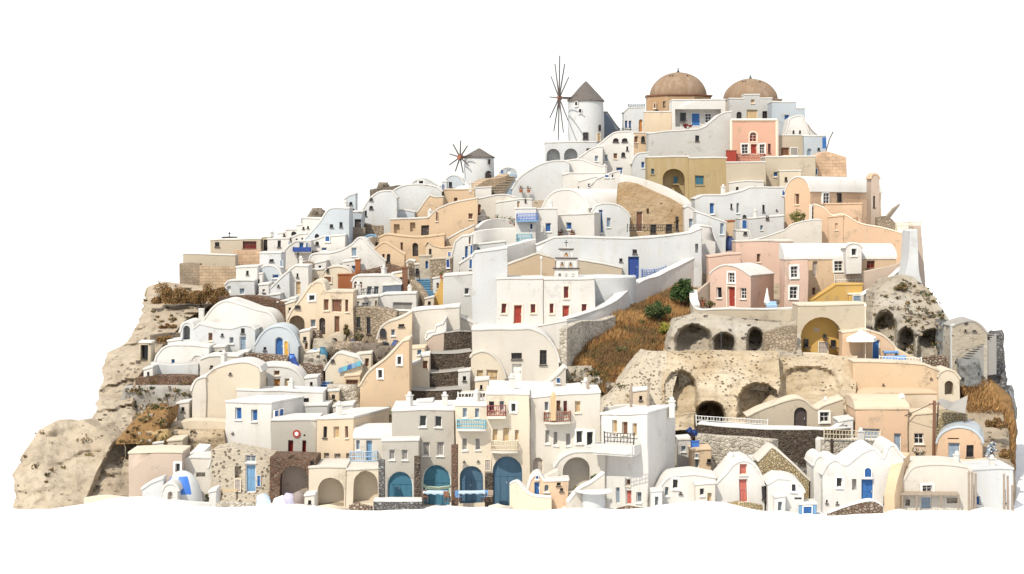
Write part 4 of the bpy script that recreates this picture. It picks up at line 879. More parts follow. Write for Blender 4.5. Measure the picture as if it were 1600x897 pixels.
h = house('right half of the red door chapel under the belfry', 'white', [(849.5,438),(930,437)], 512, L=7, d=202.6, w='rt 862 482 7 16;rt 912 482 8 15;RT 885 491 11 28;rt 885 457 8 19', name='chapel', cat='chapel')
# round corner of the chapel
mb = MB(); c = at(942, 500, 206); k = 206 / F; mb.lathe(c + Vector((0, 2.6, 0)), [(55 * k, -2), (55 * k, 66 * k), (53 * k, 68 * k)], 48); o = mb.done('round_tower', 'cool_white', None, c, smooth=40, bevel=.0); tag(o, 'smooth round white corner tower beside the red door chapel', 'tower', HG)
# belfry
def belfry(label, x0, x1, ys, d):
    c = at((x0 + x1) / 2, ys[0], d); k = d / F; r = thing('belfry', label, 'bell tower', c); mb = MB(); tb = MB(); W = (x1 - x0) * k
    z = 0
    for i, (y1, y0, f, op) in enumerate(((437, 420, 1.0, 3), (420, 404, .86, 2), (404, 390, .5, 1))):
        h_ = (y1 - y0) * k; w = W * f; n = op; pw = w * .16
        for q in range(n + 1):
            x = -w / 2 + (w - pw) * q / n; mb.box(c + Vector((x, -.35, z)), (pw, 0, 0), (0, .7, 0), (0, 0, h_ * .78))
            if q < n:
                gw = (w - pw) / n - pw; ca = c + Vector((x + pw + gw / 2, -.35, z + h_ * .45)); pts = [(gw / 2 * math.cos(a), gw / 2 * math.sin(a)) for a in [math.pi * t / 10 for t in range(11)]]
                top = h_ * .33
                for (ax, az), (bx, bz) in zip(pts, pts[1:]):
                    mb.add([ca + Vector((ax, v, az)) for v in (0, .7)] + [ca + Vector((bx, v, bz)) for v in (.7, 0)] + [ca + Vector((ax, v, max(top, az))) for v in (0, .7)] + [ca + Vector((bx, v, max(top, bz))) for v in (.7, 0)],
                           [(0, 1, 2, 3), (4, 7, 6, 5), (0, 3, 7, 4), (1, 5, 6, 2)])
                if i: 
                    bb = MB(); bb.lathe(c + Vector((x + pw + gw / 2, 0, z + h_ * .22)), [(gw * .3, 0), (gw * .24, .12), (gw * .16, .3), (.05, .42)], 12); bb.done('bell', 'bronze', r, smooth=50)
        mb.box(c + Vector((-w / 2, -.35, z + h_ * .76)), (w, 0, 0), (0, .7, 0), (0, 0, h_ * .24))
        tb.box(c + Vector((-w / 2 - .14, -.48, z + h_ * .97)), (w + .28, 0, 0), (0, .96, 0), (0, 0, .13)); z += h_
    mb.box(c + Vector((-.3, -.3, z)), (.6, 0, 0), (0, .6, 0), (0, 0, .3)); mb.done('arches', 'white', r, bevel=.04); tb.done('moulding', 'dark_wood', r)
    xb = MB(); xb.cbox(c + Vector((0, 0, z + .6)), .07, .07, .7); xb.cbox(c + Vector((0, 0, z + .7)), .4, .07, .07); xb.done('cross', 'black_iron', r)
belfry('white bell tower with stacked open arches and dark mouldings', 866, 903, (437, 390), 204.5)
ribbon('long white sweeping garden wall climbing right from the chapel', 'white', [(884,500,530,197),(920,489,512,199.5),(955,475,498,202),(989,450,473,208),(1010,438,460,212),(1030,432,448,215),(1060,416,442,219),(1098,398,432,224)], th=.9, cap='pure_white')
ribbon('low white wall running along the top of the grey vault', 'white', [(735,510,520,199.5),(790,511,520,199),(840,511,520,199),(886,502,530,197)], th=3, cap='pure_white', smooth=False)
h = house('large pale vaulted house with a black doorway and window', 'ivory', [(738,516),(826,515)] + S([(832,516),(850,524),(864,540),(872,560),(874,575)]), 596, L=6, d=188.6, w='n 807 556 17 10;n 849 558 11 23;W 807 581 15 26', roof='white', bevel=.12)
house('small cream vault with a slatted wooden fence', 'cream', [(736,560)] + S([(740,554),(752,550),(765,553),(778,564),(786,580),(789,592)]), 604, L=4, d=186.8, w='T 750 590 10 22;T 769 590 18 24', roof='ivory')
house('cream lean wall house with one blue window', 'ivory', S([(838,606),(856,600),(870,588),(882,575)]) + [(884,577)], 612, L=3, d=184.5, w='b 872 594 6 9')
ribbon('old stone ruin wall at the left of the dry slope', 'pale_rubble', [(886,514,592,189),(898,506,570,192),(915,501,545,194.5),(938,500,525,197.5),(962,494,506,200)], name='stone_wall', cat='stone wall', th=.7)

# pediment and dark terraces
house('cream pediment house with a blind arch above the dark terraces', 'ivory', [(697,503),(709,490),(722,498),(742,508),(744,516)], 524, L=5, d=199.5, w='N 707 507 9 11 a', roof='white', name='gate_house')
for lab, pts in (('topmost dark lava terrace wall', [(694,521,552,198),(716,519,552,198),(737,519,550,198)]), ('second dark lava terrace wall', [(672,554,581,193.5),(705,553,581,193.5),(738,549,580,193.5)]),
                 ('third dark lava terrace wall', [(655,582,607,189.5),(690,583,607,189.5),(728,578,606,189.5)]), ('lowest dark lava terrace wall', [(638,610,632,186),(680,611,632,186),(722,608,630,186)])):
    ribbon(lab + ' below the pediment', 'lava', pts, name='lava_wall', cat='stone wall', th=4.2, cap='grey_plaster', capt=.07)
ribbon('short dark lava wall above the teal balcony', 'lava', [(720,616,640,181.5),(761,614,640,181.5)], name='lava_wall', cat='stone wall', th=2, cap='ivory', smooth=False)
ribbon('pale curving side wall right of the dark terraces', 'white', [(738,512,560,196),(742,530,575,193.5),(744,552,590,190.5)], th=.8)
house('stepped white wall house left of the dark terraces', 'white', [(666,530),(668,521),(680,518),(681,510),(692,506),(697,496)], 548, L=4, d=196, roof='white')
house('plain beige wall house left of the dark terraces', 'rose_grey', [(666,533),(676,524),(694,520)], 552, L=3, d=194.9, w='', roof='white')
house('cream tower house with a rusty door left of the dark terraces', 'cream', [(636,578),(645,570),(657,566),(657,558),(671,556)], 606, L=4, d=190.5, w='BR 664 570 9 13', roof='white')
house('large plain white house on the middle slope', 'ivory', [(643,487),(718,480),(718,478)], 535, L=6, d=201.3, roof='white')
house('white house with one dark window left of the chapel', 'grey_white', [(693,432),(742,428)], 500, L=5, d=206.5, w='d 730 455 7 10', roof='white')
house('white house with a tall deep blue slit window', 'white', [(692,434),(717,432)], 484, L=4, d=207.5, w='D 701 459 4 20', roof='white')
house('rust orange curved wall beside the blue slit window', 'mustard', S([(675,466),(683,455),(689,438),(694,434)]), 476, L=2, d=208.2, roof=None, name='garden_wall', cat='wall', group=WG)
house('white lean house with a blue window above the dark window house', 'white', [(717,414),(738,400),(742,396)], 432, L=4, d=216, w='b 735 413 5 15;b 702 402 5 18', roof='white')
house('white house with two tall blue shutters on the slope', 'white', [(706,404),(712,378),(722,370),(738,368)], 420, L=4, d=222.5, w='b 729 395 5 20;b 737 394 4 20;o 734 376 3 12;b 724 405 4 8', roof='white')
house('low white house with grey blue shade by the blue shutters', 'cool_white', [(738,384),(770,380),(790,378)], 412, L=3, d=229, w='gb 748 392 6 10', roof='white')
house('weathered beige stone tower house beside the blue steps', 'field_stone', [(672,406),(706,404)], 460, L=4, d=215, roof='beige', name='stone_house', w='D 700 412 6 14')
stairs('bright blue steps between the stone houses', 'field_stone', [(664,468,209.5), (662,436,218)], 1.9, riser='sky_blue', rise2='teal', n=9)
house('beige wall house with a small arched blue door above the steps', 'beige', [(655,401),(673,401)], 442, L=3, d=219, w='B 667 414 5 13 a;n 676 418 3 12', roof='beige')
ribbon('beige stone wall stepping down left of the blue steps', 'field_stone', [(640,436,466,213.5),(650,446,470,211.5),(660,462,480,209)], name='stone_wall', cat='stone wall', th=.7)

# ================================================================== middle left cluster
house('tan vaulted house with brown shutters and orange annex behind', 'cream', [(505,430)] + A(506,548,428,417) + [(549,430)], 450, L=4, d=217.8, w='o 512 437 13 11;n 512 422 3 6', roof='ivory')
house('terracotta box room beside the tan vaulted house', 'terracotta', [(528,430),(556,429)], 450, L=3, d=216.8, roof='terracotta')
mb = MB(); p = at(559, 432, 216.5); mb.cbox(p + Vector((0, 0, .7)), .55, .55, 1.9); mb.cbox(p + Vector((0, 0, 1.72)), .7, .7, .14); o = mb.done('chimney', 'terracotta', None, p, bevel=.03); tag(o, 'terracotta chimney beside the terracotta box room', 'chimney')
ribbon('dark red stone wall rising behind the white vault', 'dark_red_stone', [(561,424,450,217.5),(590,418,450,217.8),(612,413,450,218),(630,420,450,217.5)], name='stone_wall', cat='stone wall', th=1.5)
house('white long vault with two brown arched windows', 'white', [(550,445)] + Q(550,441,560,432) + [(612,431),(628,444)], 464, L=4, d=213.8, w='o 555 445 5 10 a;o 563 445 5 10 a;gg 577 454 8 14;gg 588 454 8 14', lean=None)
house('slate grey room under the end of the white vault', 'slate_blue', [(598,446),(628,445)], 464, L=3, d=213, w='', roof='white')
mb = MB(); p = at(633, 456, 212); mb.cbox(p + Vector((0, 0, 1.2)), .55, .55, 2.6); mb.cbox(p + Vector((0, 0, 2.55)), .7, .7, .16); o = mb.done('brown_pillar', 'brown_wood', None, p); tag(o, 'dark brown pillar beside the slate grey room', 'pillar')
house('flat white house with a wide grey garage opening', 'white', [(589,466),(600,461),(650,459),(651,468)], 492, L=4, d=206.8, w='g 629 478 31 12;n 595 485 5 7;n 604 484 4 8', roof='pure_white')
house('white wall house with two grey windows beside the garage house', 'ivory', [(548,468),(590,464)], 496, L=4, d=207.4, w='gg 557 475 10 9;gg 571 477 11 9;t 587 475 3 10', roof='white')
house('tan house with a big arched niche and many brown windows', 'light_tan', [(450,500)] + S([(455,487),(468,470),(480,452),(487,443)]) + A(488,505,446,440,8) + [(508,456),(552,457)], 530, L=5, d=200.5, w='E 464 512 24 38 a;dt 487 465 9 9;o 509 477 8 18;BR 526 478 17 21;o 542 478 5 19;gg 489 505 8 12;K 503 510 9 26 a;BR 526 507 9 26;n 465 479 8 5', roof='cream')
house('brown stone house with two narrow dark windows', 'field_stone', [(531,486),(548,480),(590,481),(620,488)], 526, L=4, d=200, w='n 560 504 6 17;n 576 509 6 26', roof=None, name='stone_house')
house('round shouldered tan house with a dark arch among the ruins', 'light_tan', S([(590,532),(596,514),(608,504),(628,497),(644,488)]), 545, L=4, d=197.5, w='n 599 520 10 14 a;n 628 508 9 4;gg 615 519 6 10', roof='ivory')
house('big tan house whose side sweeps down to the ruins', 'tan', S([(562,604),(575,584),(598,566),(616,548),(630,534)]) + [(640,531)], 648, L=5, d=184, w='dt 594 585 6 13;dt 624 563 6 12', roof='cream')
house('tan cube annex in the big tan sweeping house', 'tan', [(604,568),(630,567)], 636, L=4, d=182.5, roof='cream')
house('tan box room beside the big sweeping house', 'cream', [(630,546),(664,545)], 576, L=4, d=189.5, w='lb 655 551 7 8', roof='light_tan')
house('white blue tiled bench house below the ruins', 'cream', [(508,580)] + S([(512,572),(522,560),(530,553),(545,556),(560,560)]) + [(566,570)], 592, L=3, d=189.5, w='n 520 564 5 4', roof='white')
house('small brown garage box below the blue tiles', 'tan', [(538,588),(563,586)], 604, L=3, d=186, w='o 550 597 20 10', roof='light_tan')
mb = MB(); p = at(545, 588, 187)
for i in range(5): q = at(529 + i * 7, 583 - i * 2.5, 187); mb.box(q, (.38, 0, .13), (0, .12, 0), (0, 0, .42), i % 3)
o = mb.done('tile_panel', ['sky_blue', 'teal_iron', 'blue'], None, p); tag(o, 'strip of bright blue tiled panels over the brown garage box', 'tile panel')
rock('rounded pale rubble mound beside the blue stair', 'pale_rubble', [(600,512),(640,508)], [(600,550),(615,560),(640,566)], 600, 642, lambda x, y: 181.8, amp=.3, freq=.3, rl=6, rr=10, rtop=8, seed=21, name='rubble_mound', cat='mound')
stairs('narrow blue stair beside the rubble mound', 'slate_blue', [(498,628,182), (512,596,187.5)], 1.0, riser='sky_blue', rise2='deep_blue', n=8)
stairs('dark stone stair curving below the tan sweeping house', 'beige', [(586,640,180.5), (562,606,185.5)], 1.7, riser='grey_plaster', rise2='lava', n=9)
ribbon('low yellowish rubble wall above the balcony house', 'yellow_rubble', [(574,645,668,177.5),(592,645,668,177.5),(612,650,668,177.5)], name='stone_wall', cat='stone wall', th=1.2)
for i, (x, y, s, lab) in enumerate([(478,528,1.5,'cobbled rubble heap under the big arched niche'), (508,540,1.3,'stone rubble heap left of the doorless arch'), (545,545,1.6,'stone rubble heap below the brown stone house'), (575,548,1.7,'long stone rubble heap right among the ruins'), (492,566,1.2,'stony ledge beside the blue bundles'), (600,552,1.2,'stone rubble heap beneath the round shouldered house')]):
    rock(lab, ['cobble', 'pale_rock', 'field_stone', 'boulder_rock', 'pale_rock', 'boulder_rock'][i], [(y-12,x-14*s),(y+12,x-17*s)], [(y-12,x+14*s),(y+12,x+17*s)], y-12, y+13, lambda x_, y_, y=y: D(y + 12) - .5, amp=.5, freq=.6, rl=8, rr=8, rtop=8, seed=30 + i, name='rubble_heap', cat='rubble')
house('stone hut with a doorless arch among the ruins', 'beige', [(508,530)] + S([(512,526),(522,523),(532,526)]) + [(536,530)], 552, L=3, d=195, w='K 522 540 10 24 a', roof=None, name='stone_hut', cat='hut', group=None)
mb = MB(); p = at(470, 545, 196); mb.tube([at(463,542,196), at(490,542,196)], 10 * 196 / F, 16); o = mb.done('water_tank', 'greige', None, p, smooth=50); tag(o, 'grey barrel shaped water tank under the big niche', 'tank')
# church cluster at the left
house('smooth white dome like vault roof behind the left church', 'white', S([(308,516),(320,498),(335,479),(352,471),(372,476),(400,485),(420,490),(430,502),(433,516)]), 530, L=6, d=201.5, roof='white', name='chapel', cat='chapel')
house('white church house with brown window and grey blue door', 'cool_white', [(282,520)] + A(283,302,514,504,8) + [(312,506),(340,512),(360,514)] + S([(366,513),(380,509),(392,511),(398,516)]), 552, L=5, d=196.6, w='E 291 520 11 22 a;o 329 526 7 13;n 348 523 4 4;gg 362 532 6 10;G 379 538 10 25;n 379 517 6 8', roof='white', name='chapel', cat='chapel')
mb = MB(); p = at(315, 505, 200); mb.cbox(p + Vector((0, 0, .6)), .5, .5, 1.5); mb.cbox(p + Vector((0, 0, 1.38)), .58, .58, .12); o = mb.done('chimney', 'white', None, p, bevel=.03); tag(o, 'square white chimney left of the church vault', 'chimney')
mb = MB(); p = at(334, 498, 199.5)
for s in (-1, 1): mb.tube([p + Vector((s * .55, 0, -.2)), p + Vector((0, 0, 1.0))], .1, 6)
mb.tube([p + Vector((-.35, 0, .3)), p + Vector((.35, 0, .3))], .08, 6); mb.lathe(p + Vector((0, 0, .35)), [(.14, 0), (.1, .14), (.04, .25)], 10, 1); o = mb.done('bell_frame', ['white', 'bronze'], None, p); tag(o, 'white triangular bell frame on the left church', 'bell frame')
house('half round grey blue house with blue and yellow doors', 'blue_white', S([(398,540),(408,524),(420,514),(436,511),(450,516),(460,528),(465,542)]), 558, L=5, d=194.6, w='B 436 541 13 29 a;Y 447 544 7 24 a;n 413 544 5 5', roof='blue_white')
house('low white vault with a tiny blue window at the left', 'white', [(242,570)] + S([(246,556),(256,545),(270,540),(300,541),(326,543)]), 580, L=5, d=193.5, w='B 270 564 5 7', roof='white')
ribbon('white curved terrace front below the tiny blue window', 'cool_white', [(235,566,588,190.5),(270,570,588,189.5),(310,567,588,189)], th=.8)
house('dark doorway ruin set in the left cliff', 'beige', [(217,536),(236,536)], 568, L=2, d=192, w='C 225 552 12 26', roof='stone_cap', name='stone_hut', cat='hut', group=None)
ribbon('dark and light cobbled wall below the church door', 'cobble', [(366,557,572,190.5),(380,553,574,190),(415,554,574,190),(450,558,576,190)], name='stone_wall', cat='stone wall', th=2.2)
ribbon('red stone roof strip below the left vault', 'dark_red_stone', [(211,590,606,186),(240,587,606,186.5),(280,587,605,187),(310,588,604,187)], name='stone_wall', cat='stone wall', th=1.5)
ribbon('long red stone wall sloping down behind the church vault', 'dark_red_stone', [(340,463,482,207),(380,462,485,207),(410,465,490,206),(452,474,496,205)], name='stone_wall', cat='stone wall', th=1.8)
house('cream white block with a blue grey corner wall', 'ivory', [(312,562),(325,557),(372,558)], 600, L=4, d=189, w='n 330 573 5 4', roof='white')
house('white vaulted house with three coloured doors', 'white', [(398,584)] + S([(402,576),(415,573),(440,574),(460,580),(472,592),(478,606)]), 616, L=5, d=186.6, w='TP 411 601 13 20;O 432 602 11 20;T 450 602 11 20;o 432 583 9 8', roof='white')
house('big cream house with a sloping tan face', 'cream', S([(320,590),(335,577),(360,569),(385,567),(404,574)]) + [(406,582)], 660, L=5, d=182, w='n 360 583 4 3 a', roof='white')
house('cream buttress house rounding down at the left', 'ivory', [(300,612)] + S([(302,602),(308,594),(318,590)]) + [(322,590)], 660, L=4, d=180.6, roof='white')
ribbon('low cream terrace wall under the big cream house', 'cream', [(262,664,676,177),(300,656,676,177),(340,657,676,176.5),(356,660,676,176)], th=2)

# ================================================================== front row left
h = house('white cube house with blue shutters at the front left', 'white', [(352,629),(424,630)], 712, L=5.5, yaw=-24, d=171, w='b 372 646 10 19;b 397 649 10 19;n 364 676 2 2', sw='b 430 651 7 20;b 438 646 7 15', roof='pure_white')
house('set back white upper storey above the front left cube', 'white', [(370,611),(440,612),(505,614)], 662, L=4, d=178.5, w='n 478 626 9 7', roof='pure_white')
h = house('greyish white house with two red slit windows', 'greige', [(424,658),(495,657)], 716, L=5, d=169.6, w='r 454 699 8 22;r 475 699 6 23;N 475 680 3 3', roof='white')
mb = MB(); p = h.mp(h.loc(463, 678)[0], h.loc(463, 678)[1], 0); n_ = -h.ni; mb.tube([p, p + n_ * .08], .32, 16); mb.tube([p + n_ * .07, p + n_ * .12], .16, 12, 1); mb.done('round_plaque', ['red_door', 'frame_white'], h.root)
h = house('dark framed terrace room with a red door', 'grey_white', [(440,636),(512,634)], 664, L=4, d=176.5, w='E 470 648 42 24', roof='white'); back_leaf(h, 'dt 462 647 15 16;r 482 648 14 19', 1.6)
house('pale stone house with glass block window and light blue door', 'pitted_rock', [(330,704),(352,700),(426,712)], 788, L=4, d=163.5, w='gg 392 717 17 11;LB 392 748 17 44;N 371 738 10 18;TP 371 758 10 20;B 405 752 6 18', roof=None, name='stone_house')
house('dark red stone house with a wide arched cellar', 'dark_red_stone', [(421,714),(494,716)], 788, L=4, d=163, w='EP 459 752 44 50 a;n 488 728 6 14', roof=None, name='stone_house')
h = house('small vaulted house with an arched pale blue door', 'ivory', [(288,730)] + Q(288,724,300,716) + [(330,717)] + A(327,349,733,716,8), 782, L=4, d=164.3, w='LB 340 752 15 40 a;N 313 742 14 7', roof='white')
ribbon('white sloping stair wall behind the small vaulted house', 'white', [(288,724,750,165.5),(310,712,740,166.5),(330,693,720,168)], th=1.2)
# white dome with blue panels
c = at(281, 790, 160.5); k = 160.5 / F; r = thing('domed_house', 'white dome with blue painted panels at the front left', 'house', c, HG)
mb = MB(); Rr = 31 * k; prof = [(Rr, -1)] + [(Rr * math.cos(a), Rr * 1.62 * math.sin(a)) for a in [math.pi / 2 * i / 14 for i in range(14)]] + [(.03, Rr * 1.62)]; mb.lathe(c + Vector((0, Rr, 0)), prof, 40)
pm = [1 if (len(f) == 4 and ((i % 40) in (29, 30, 31, 32, 33) or (i % 40) in (22, 23)) and 4 <= i // 40 <= 9) else 0 for i, f in enumerate(mb.f)]; mb.m = pm; mb.done('dome', ['cool_white', 'blue_iron'], r, smooth=60)
house('white arched porch in front of the blue panelled dome', 'white', A(255,278,768,757,10), 790, L=3, d=159.3, w='TP 266 776 8 16 a', roof='white', name='porch', cat='porch', group=None)
house('white triangular wall left of the blue panelled dome', 'cool_white', [(222,766),(236,756),(256,748)], 790, L=1.5, d=160.6, roof='white', name='garden_wall', cat='wall', group=WG)
house('long pinkish beige wall with one dark window at the left', 'rose_grey', [(200,709),(240,707),(285,708)], 775, L=4, d=166, w='dt 278 731 7 13', roof='cream', name='garden_wall', cat='wall', group=WG)

# front row middle
house('tan house with narrow windows at the front row', 'light_tan', [(494,655),(553,654)], 737, L=6, yaw=-16, d=168, w='n 508 675 6 18;T 526 675 9 18;o 542 675 5 18;TP 510 718 8 20;TP 527 719 10 21;TP 543 718 5 20', roof='white', back=638)
h = house('white house with a pale blue balcony and white lean roof', 'ivory', [(553,684),(613,683)], 742, L=5, d=166.7, w='gb 559 695 6 15;LB 577 705 10 34', lean=662, roof='pure_white')
balcony(h, 547, 591, 720, 704, 'pale_blue_iron', 'white', .9, curve=True)
house('cream base with a pointed arch and shop windows', 'cream', [(541,735),(601,733)], 794, L=4, d=162.6, w='E 571 761 38 50 a', roof='ivory')
house('cream base house with an arched cave and brick panel', 'cream', [(482,732),(541,731)], 796, L=5, d=163, w='E 517 770 42 46 a', roof='ivory')
mb = MB(); mb.box(at(499, 748, 162.6), (36 * 162.6 / F, 0, 0), (0, .3, 0), (0, 0, 17 * 162.6 / F)); mb.cbox(at(517, 731, 162.7), 1.95, .4, .1, 1); o = mb.done('brick_panel', ['dark_red_stone', 'ivory'], None, at(517, 748, 162.6)); tag(o, 'dark red stone panel over the arched cave', 'stone panel')
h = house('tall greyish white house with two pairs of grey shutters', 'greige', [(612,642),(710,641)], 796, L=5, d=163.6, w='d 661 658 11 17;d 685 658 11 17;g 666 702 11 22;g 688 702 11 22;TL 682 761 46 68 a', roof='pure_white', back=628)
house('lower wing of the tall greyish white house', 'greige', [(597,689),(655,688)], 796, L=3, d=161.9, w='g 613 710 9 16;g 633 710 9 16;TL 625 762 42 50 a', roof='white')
for lab, x0, x1, y0, m_ in (('left dark stone pilaster at the front row', 591, 601, 720, 'ash_stone'), ('dark stone pilaster between the two blue arches', 647, 657, 713, 'lava'), ('tall dark red stone pilaster beside the navy arch', 705, 715, 695, 'dark_red_stone'), ('dark stone pilaster between the navy and teal arches', 757, 770, 741, 'lava')):
    ribbon(lab, m_, [(x0, y0, 796, 159.6), (x1, y0, 796, 159.6)], name='stone_pilaster', cat='pilaster', th=.8, smooth=False, group='stone pilasters of the front row', ext=.6)
h = house('cream apartment house with teal, red and cream balconies', 'cream', [(711,634),(760,634),(760,616),(828,617)], 796, L=6, d=162.3, w='gb 726 645 7 15;gb 745 645 7 15;dt 802 637 7 13;n 768 634 8 15;gg 784 634 7 15;g 725 694 8 18;g 746 694 8 18;T 774 680 8 18;T 791 680 10 22;T 808 680 6 16;DTL 737 757 37 58 a;DTL 793 752 46 76 a;TP 762 727 10 18;n 725 720 2 2;n 747 720 2 2', roof='pure_white', bevel=.06)
balcony(h, 714, 759, 669, 655, 'teal_iron', 'white', 1.0, curve=True); balcony(h, 761, 790, 649, 632, 'red_iron', 'trim_cream', .8); balcony(h, 768, 809, 704, 688, 'cream_iron', 'ivory', 1.0, curve=True)
house('broad white lean roof above the cream apartment house', 'ivory', [(764,616),(868,618)], 640, L=6, d=166.5, roof='pure_white', back=597)
h = house('cream house with a rust red curved balcony', 'ivory', [(828,622),(866,618),(938,614)], 796, L=7, d=162.8, w='gg 853 634 6 14;BR 872 634 7 17;r 883 635 6 17;t 903 636 9 18;g 855 683 7 20;g 868 685 7 20;g 888 686 8 19;dt 906 682 10 19;dt 922 685 10 21;TP 840 731 17 32 a;N 822 716 6 20', roof='pure_white', bevel=.06, back=604)
balcony(h, 849, 891, 657, 642, 'rust_iron', 'ivory', 1.1, curve=True)
mb = MB(); p = at(864, 655, 161.6); mb.cbox(p + Vector((0, 0, .9)), .42, .42, 1.85); mb.lathe(p + Vector((0, 0, 1.8)), [(.22, 0), (.1, .25), (.02, .4)], 8); o = mb.done('wooden_post', 'tan_wood', None, p); tag(o, 'pale wooden post on the rust red balcony', 'post')
h = house('cream house with a huge white arched porch', 'ivory', [(868,732)] + S([(874,720),(884,712),(900,707),(930,708)]) + [(945,710)], 800, L=4, d=160.5, w='E 901 742 42 56 a', roof='white')
ribbon('white sloping arm wall left of the huge arch', 'ivory', [(836,748,775,158.6),(855,742,775,158.8),(873,732,775,159)], th=.8)
h = house('big white cube house with a box balcony and iron railing', 'white', [(938,648),(1012,647)], 796, L=6.5, yaw=-24, d=159, w='t 960 666 8 20;o 976 668 9 20;t 992 671 7 20;o 981 754 7 10;RS 982 777 9 22;G 965 774 6 24;gg 998 776 8 16', roof='pure_white', bevel=.12)
balcony(h, 938, 1000, 704, 690, 'white', 'white', 1.6, parapet=True); 
fence('curly white iron railing on the box balcony', 'black_iron', [(944,691,156.5),(990,693,156.2)], .75)
ribbon('dark rimmed roof terrace wall on the big cube house', 'stone_cap', [(945,637,652,166.5),(985,632,652,167),(1040,640,655,167)], name='roof_parapet', cat='parapet', th=.3)
for i, (x, y) in enumerate(((919, 630), (986, 634), (1013, 632))):
    mb = MB(); p = at(x, y + 10, 164.5); mb.tube([p, p + Vector((0, 0, 2.1)), p + Vector((.03, 0, 2.35))], .12, 8, r2=.07); mb.lathe(p + Vector((0,0,.9)), [(.13,0),(.15,.05),(.13,.1)], 8); o = mb.done('roof_post', 'weathered_wood', None, p); tag(o, ['grey wooden roof post left of the big cube house', 'middle grey wooden roof post on the big cube house', 'thin right roof post on the big cube house'][i], 'post', 'posts on the roof of the big cube house')
house('low curved white house right of the big cube house', 'white', [(1022,780)] + S([(1030,765),(1040,752),(1052,745),(1085,742)]) + [(1119,748)], 796, L=4, yaw=0, d=158.6, w='dt 1056 756 9 15;gg 1042 768 6 14;n 1064 770 4 3', roof='white')
house('small white hut with a grey blue window by the tan cottage', 'grey_white', [(1060,688),(1080,687)], 725, L=3, d=168.8, w='gb 1068 701 7 9', roof='white')

# ================================================================== right middle
house('white house with blue shutters left of the peach barrel house', 'cool_white', [(1086,312),(1098,306),(1130,305),(1160,299),(1172,294)] + [(1226,293)], 362, L=5, d=246.5, w='b 1113 326 7 17;n 1143 322 3 8;gg 1153 325 4 16;n 1193 326 4 11;b 1224 301 5 9;n 1214 328 2 2', roof='white')
house('white house front with a blue window and small arch', 'cool_white', [(1155,343),(1178,342),(1225,337)], 378, L=4, d=239, w='b 1163 351 9 15;n 1163 338 6 5 a;lb 1190 356 4 7;n 1199 340 4 6', roof='white')
house('white house with a grey blue door stepping down the lane', 'cool_white', S([(1088,332),(1100,336),(1115,341),(1130,346)]) + [(1135,348)], 400, L=4, d=235.5, w='gb 1128 357 6 18', roof='white')
house('brown stone gate in the lane below the blue shutters', 'tan', [(1134,347),(1148,346)], 386, L=2, d=236.2, roof='terracotta', w='n 1141 380 8 8')
h = house('peach barrel vaulted house with a white curved roof', 'peach', [(1227,318)] + A(1227,1266,306,277,16) + [(1266,316)], 358, L=14.5, yaw=-44, d=236, w='o 1245 311 7 17;', sw='dt 1271 333 9 24;dt 1289 310 10 18;n 1311 309 6 14', roof='white', bevel=.06)
house('peach cube annex in front of the barrel vaulted house', 'peach', [(1289,320),(1347,319)], 356, L=4, d=232.3, roof='peach')
house('narrow pinkish end house at the far right of the barrel vault', 'rose_grey', [(1361,300)] + A(1361,1374,285,272,8) + [(1375,300)], 352, L=3, d=240, w='n 1366 315 3 18', roof='peach')
mb = MB(); p = at(1385, 345, 238)
for i in range(4): mb.tube([at(1378 + i * 3, 348 - i * 1.5, 238 + i * .5), at(1396 + i * 3, 325 - i * 2, 238 + i * .5)], .13, 6)
o = mb.done('timber_stack', 'weathered_wood', None, p); tag(o, 'leaning timber beams at the right edge', 'timber')
ribbon('rough stone wall stub under the leaning timbers', 'field_stone', [(1370,340,360,237),(1388,338,362,237),(1402,352,364,237)], name='stone_wall', cat='stone wall', th=1)
ribbon('peach sweeping garden wall below the barrel vaulted house', 'peach', [(1272,320,392,229),(1288,325,392,229),(1300,337,392,229),(1318,336,392,229),(1345,350,392,229),(1385,358,392,229),(1425,370,395,229)], th=.6, cap='trim_cream')
ribbon('white curved garden wall in front of the barrel house flowers', 'ivory', [(1166,377,395,228.3),(1195,371,395,228),(1225,360,395,227.7),(1240,350,395,227.6),(1275,344,395,227.5),(1284,346,395,227.5)], th=.6, cap='pure_white')
house('slit window tower in the peach sweeping wall', 'peach', [(1295,340),(1318,338)], 392, L=2, d=228.6, w='o 1307 354 4 10', roof='peach')
house('large plain pink house with one brown slit', 'pink', [(1150,378),(1190,377),(1240,377)], 428, L=4, d=223.5, w='o 1185 403 6 13', roof='ivory')
house('white slim house with a sloping pale panel beside the pink wall', 'white', [(1150,360),(1170,362),(1172,377)], 400, L=3, d=229.8, w='n 1164 364 5 4', roof='white')
house('low pink garden house left of the plain pink house', 'pink', [(1107,402),(1135,398),(1158,397)], 440, L=3, d=220.5, roof='pink')
h = house('pink house with framed windows under the long white roof', 'pink', [(1226,404),(1263,404)], 484, L=4, d=210.2, w='dt 1241 425 11 18;dt 1240 457 12 19', lean=381, roof='pure_white')
h = house('tan house with iron balcony under the long white roof', 'tan', [(1263,405),(1400,404)], 450, L=4, d=212.7, w='dt 1310 416 13 17;BR 1337 418 20 24;r 1361 413 12 12;TP 1273 420 8 24;BR 1272 455 5 12', lean=381, roof='pure_white')
balcony(h, 1303, 1351, 444, 429, 'white_iron', 'white', 1.0)
house('gabled dormer on the long white roof', 'white', [(1322,392)] + A(1322,1347,389,381,8) + [(1347,392)], 404, L=2.5, d=211.2, w='dt 1335 394 8 11', roof='pure_white', name='dormer', cat='dormer', group=None)
ribbon('tan wall sweeping up at the right of the iron balcony', 'rose_grey', [(1350,424,462,209.5),(1375,419,462,209.5),(1400,413,462,209.5),(1422,402,462,210)], th=.6)
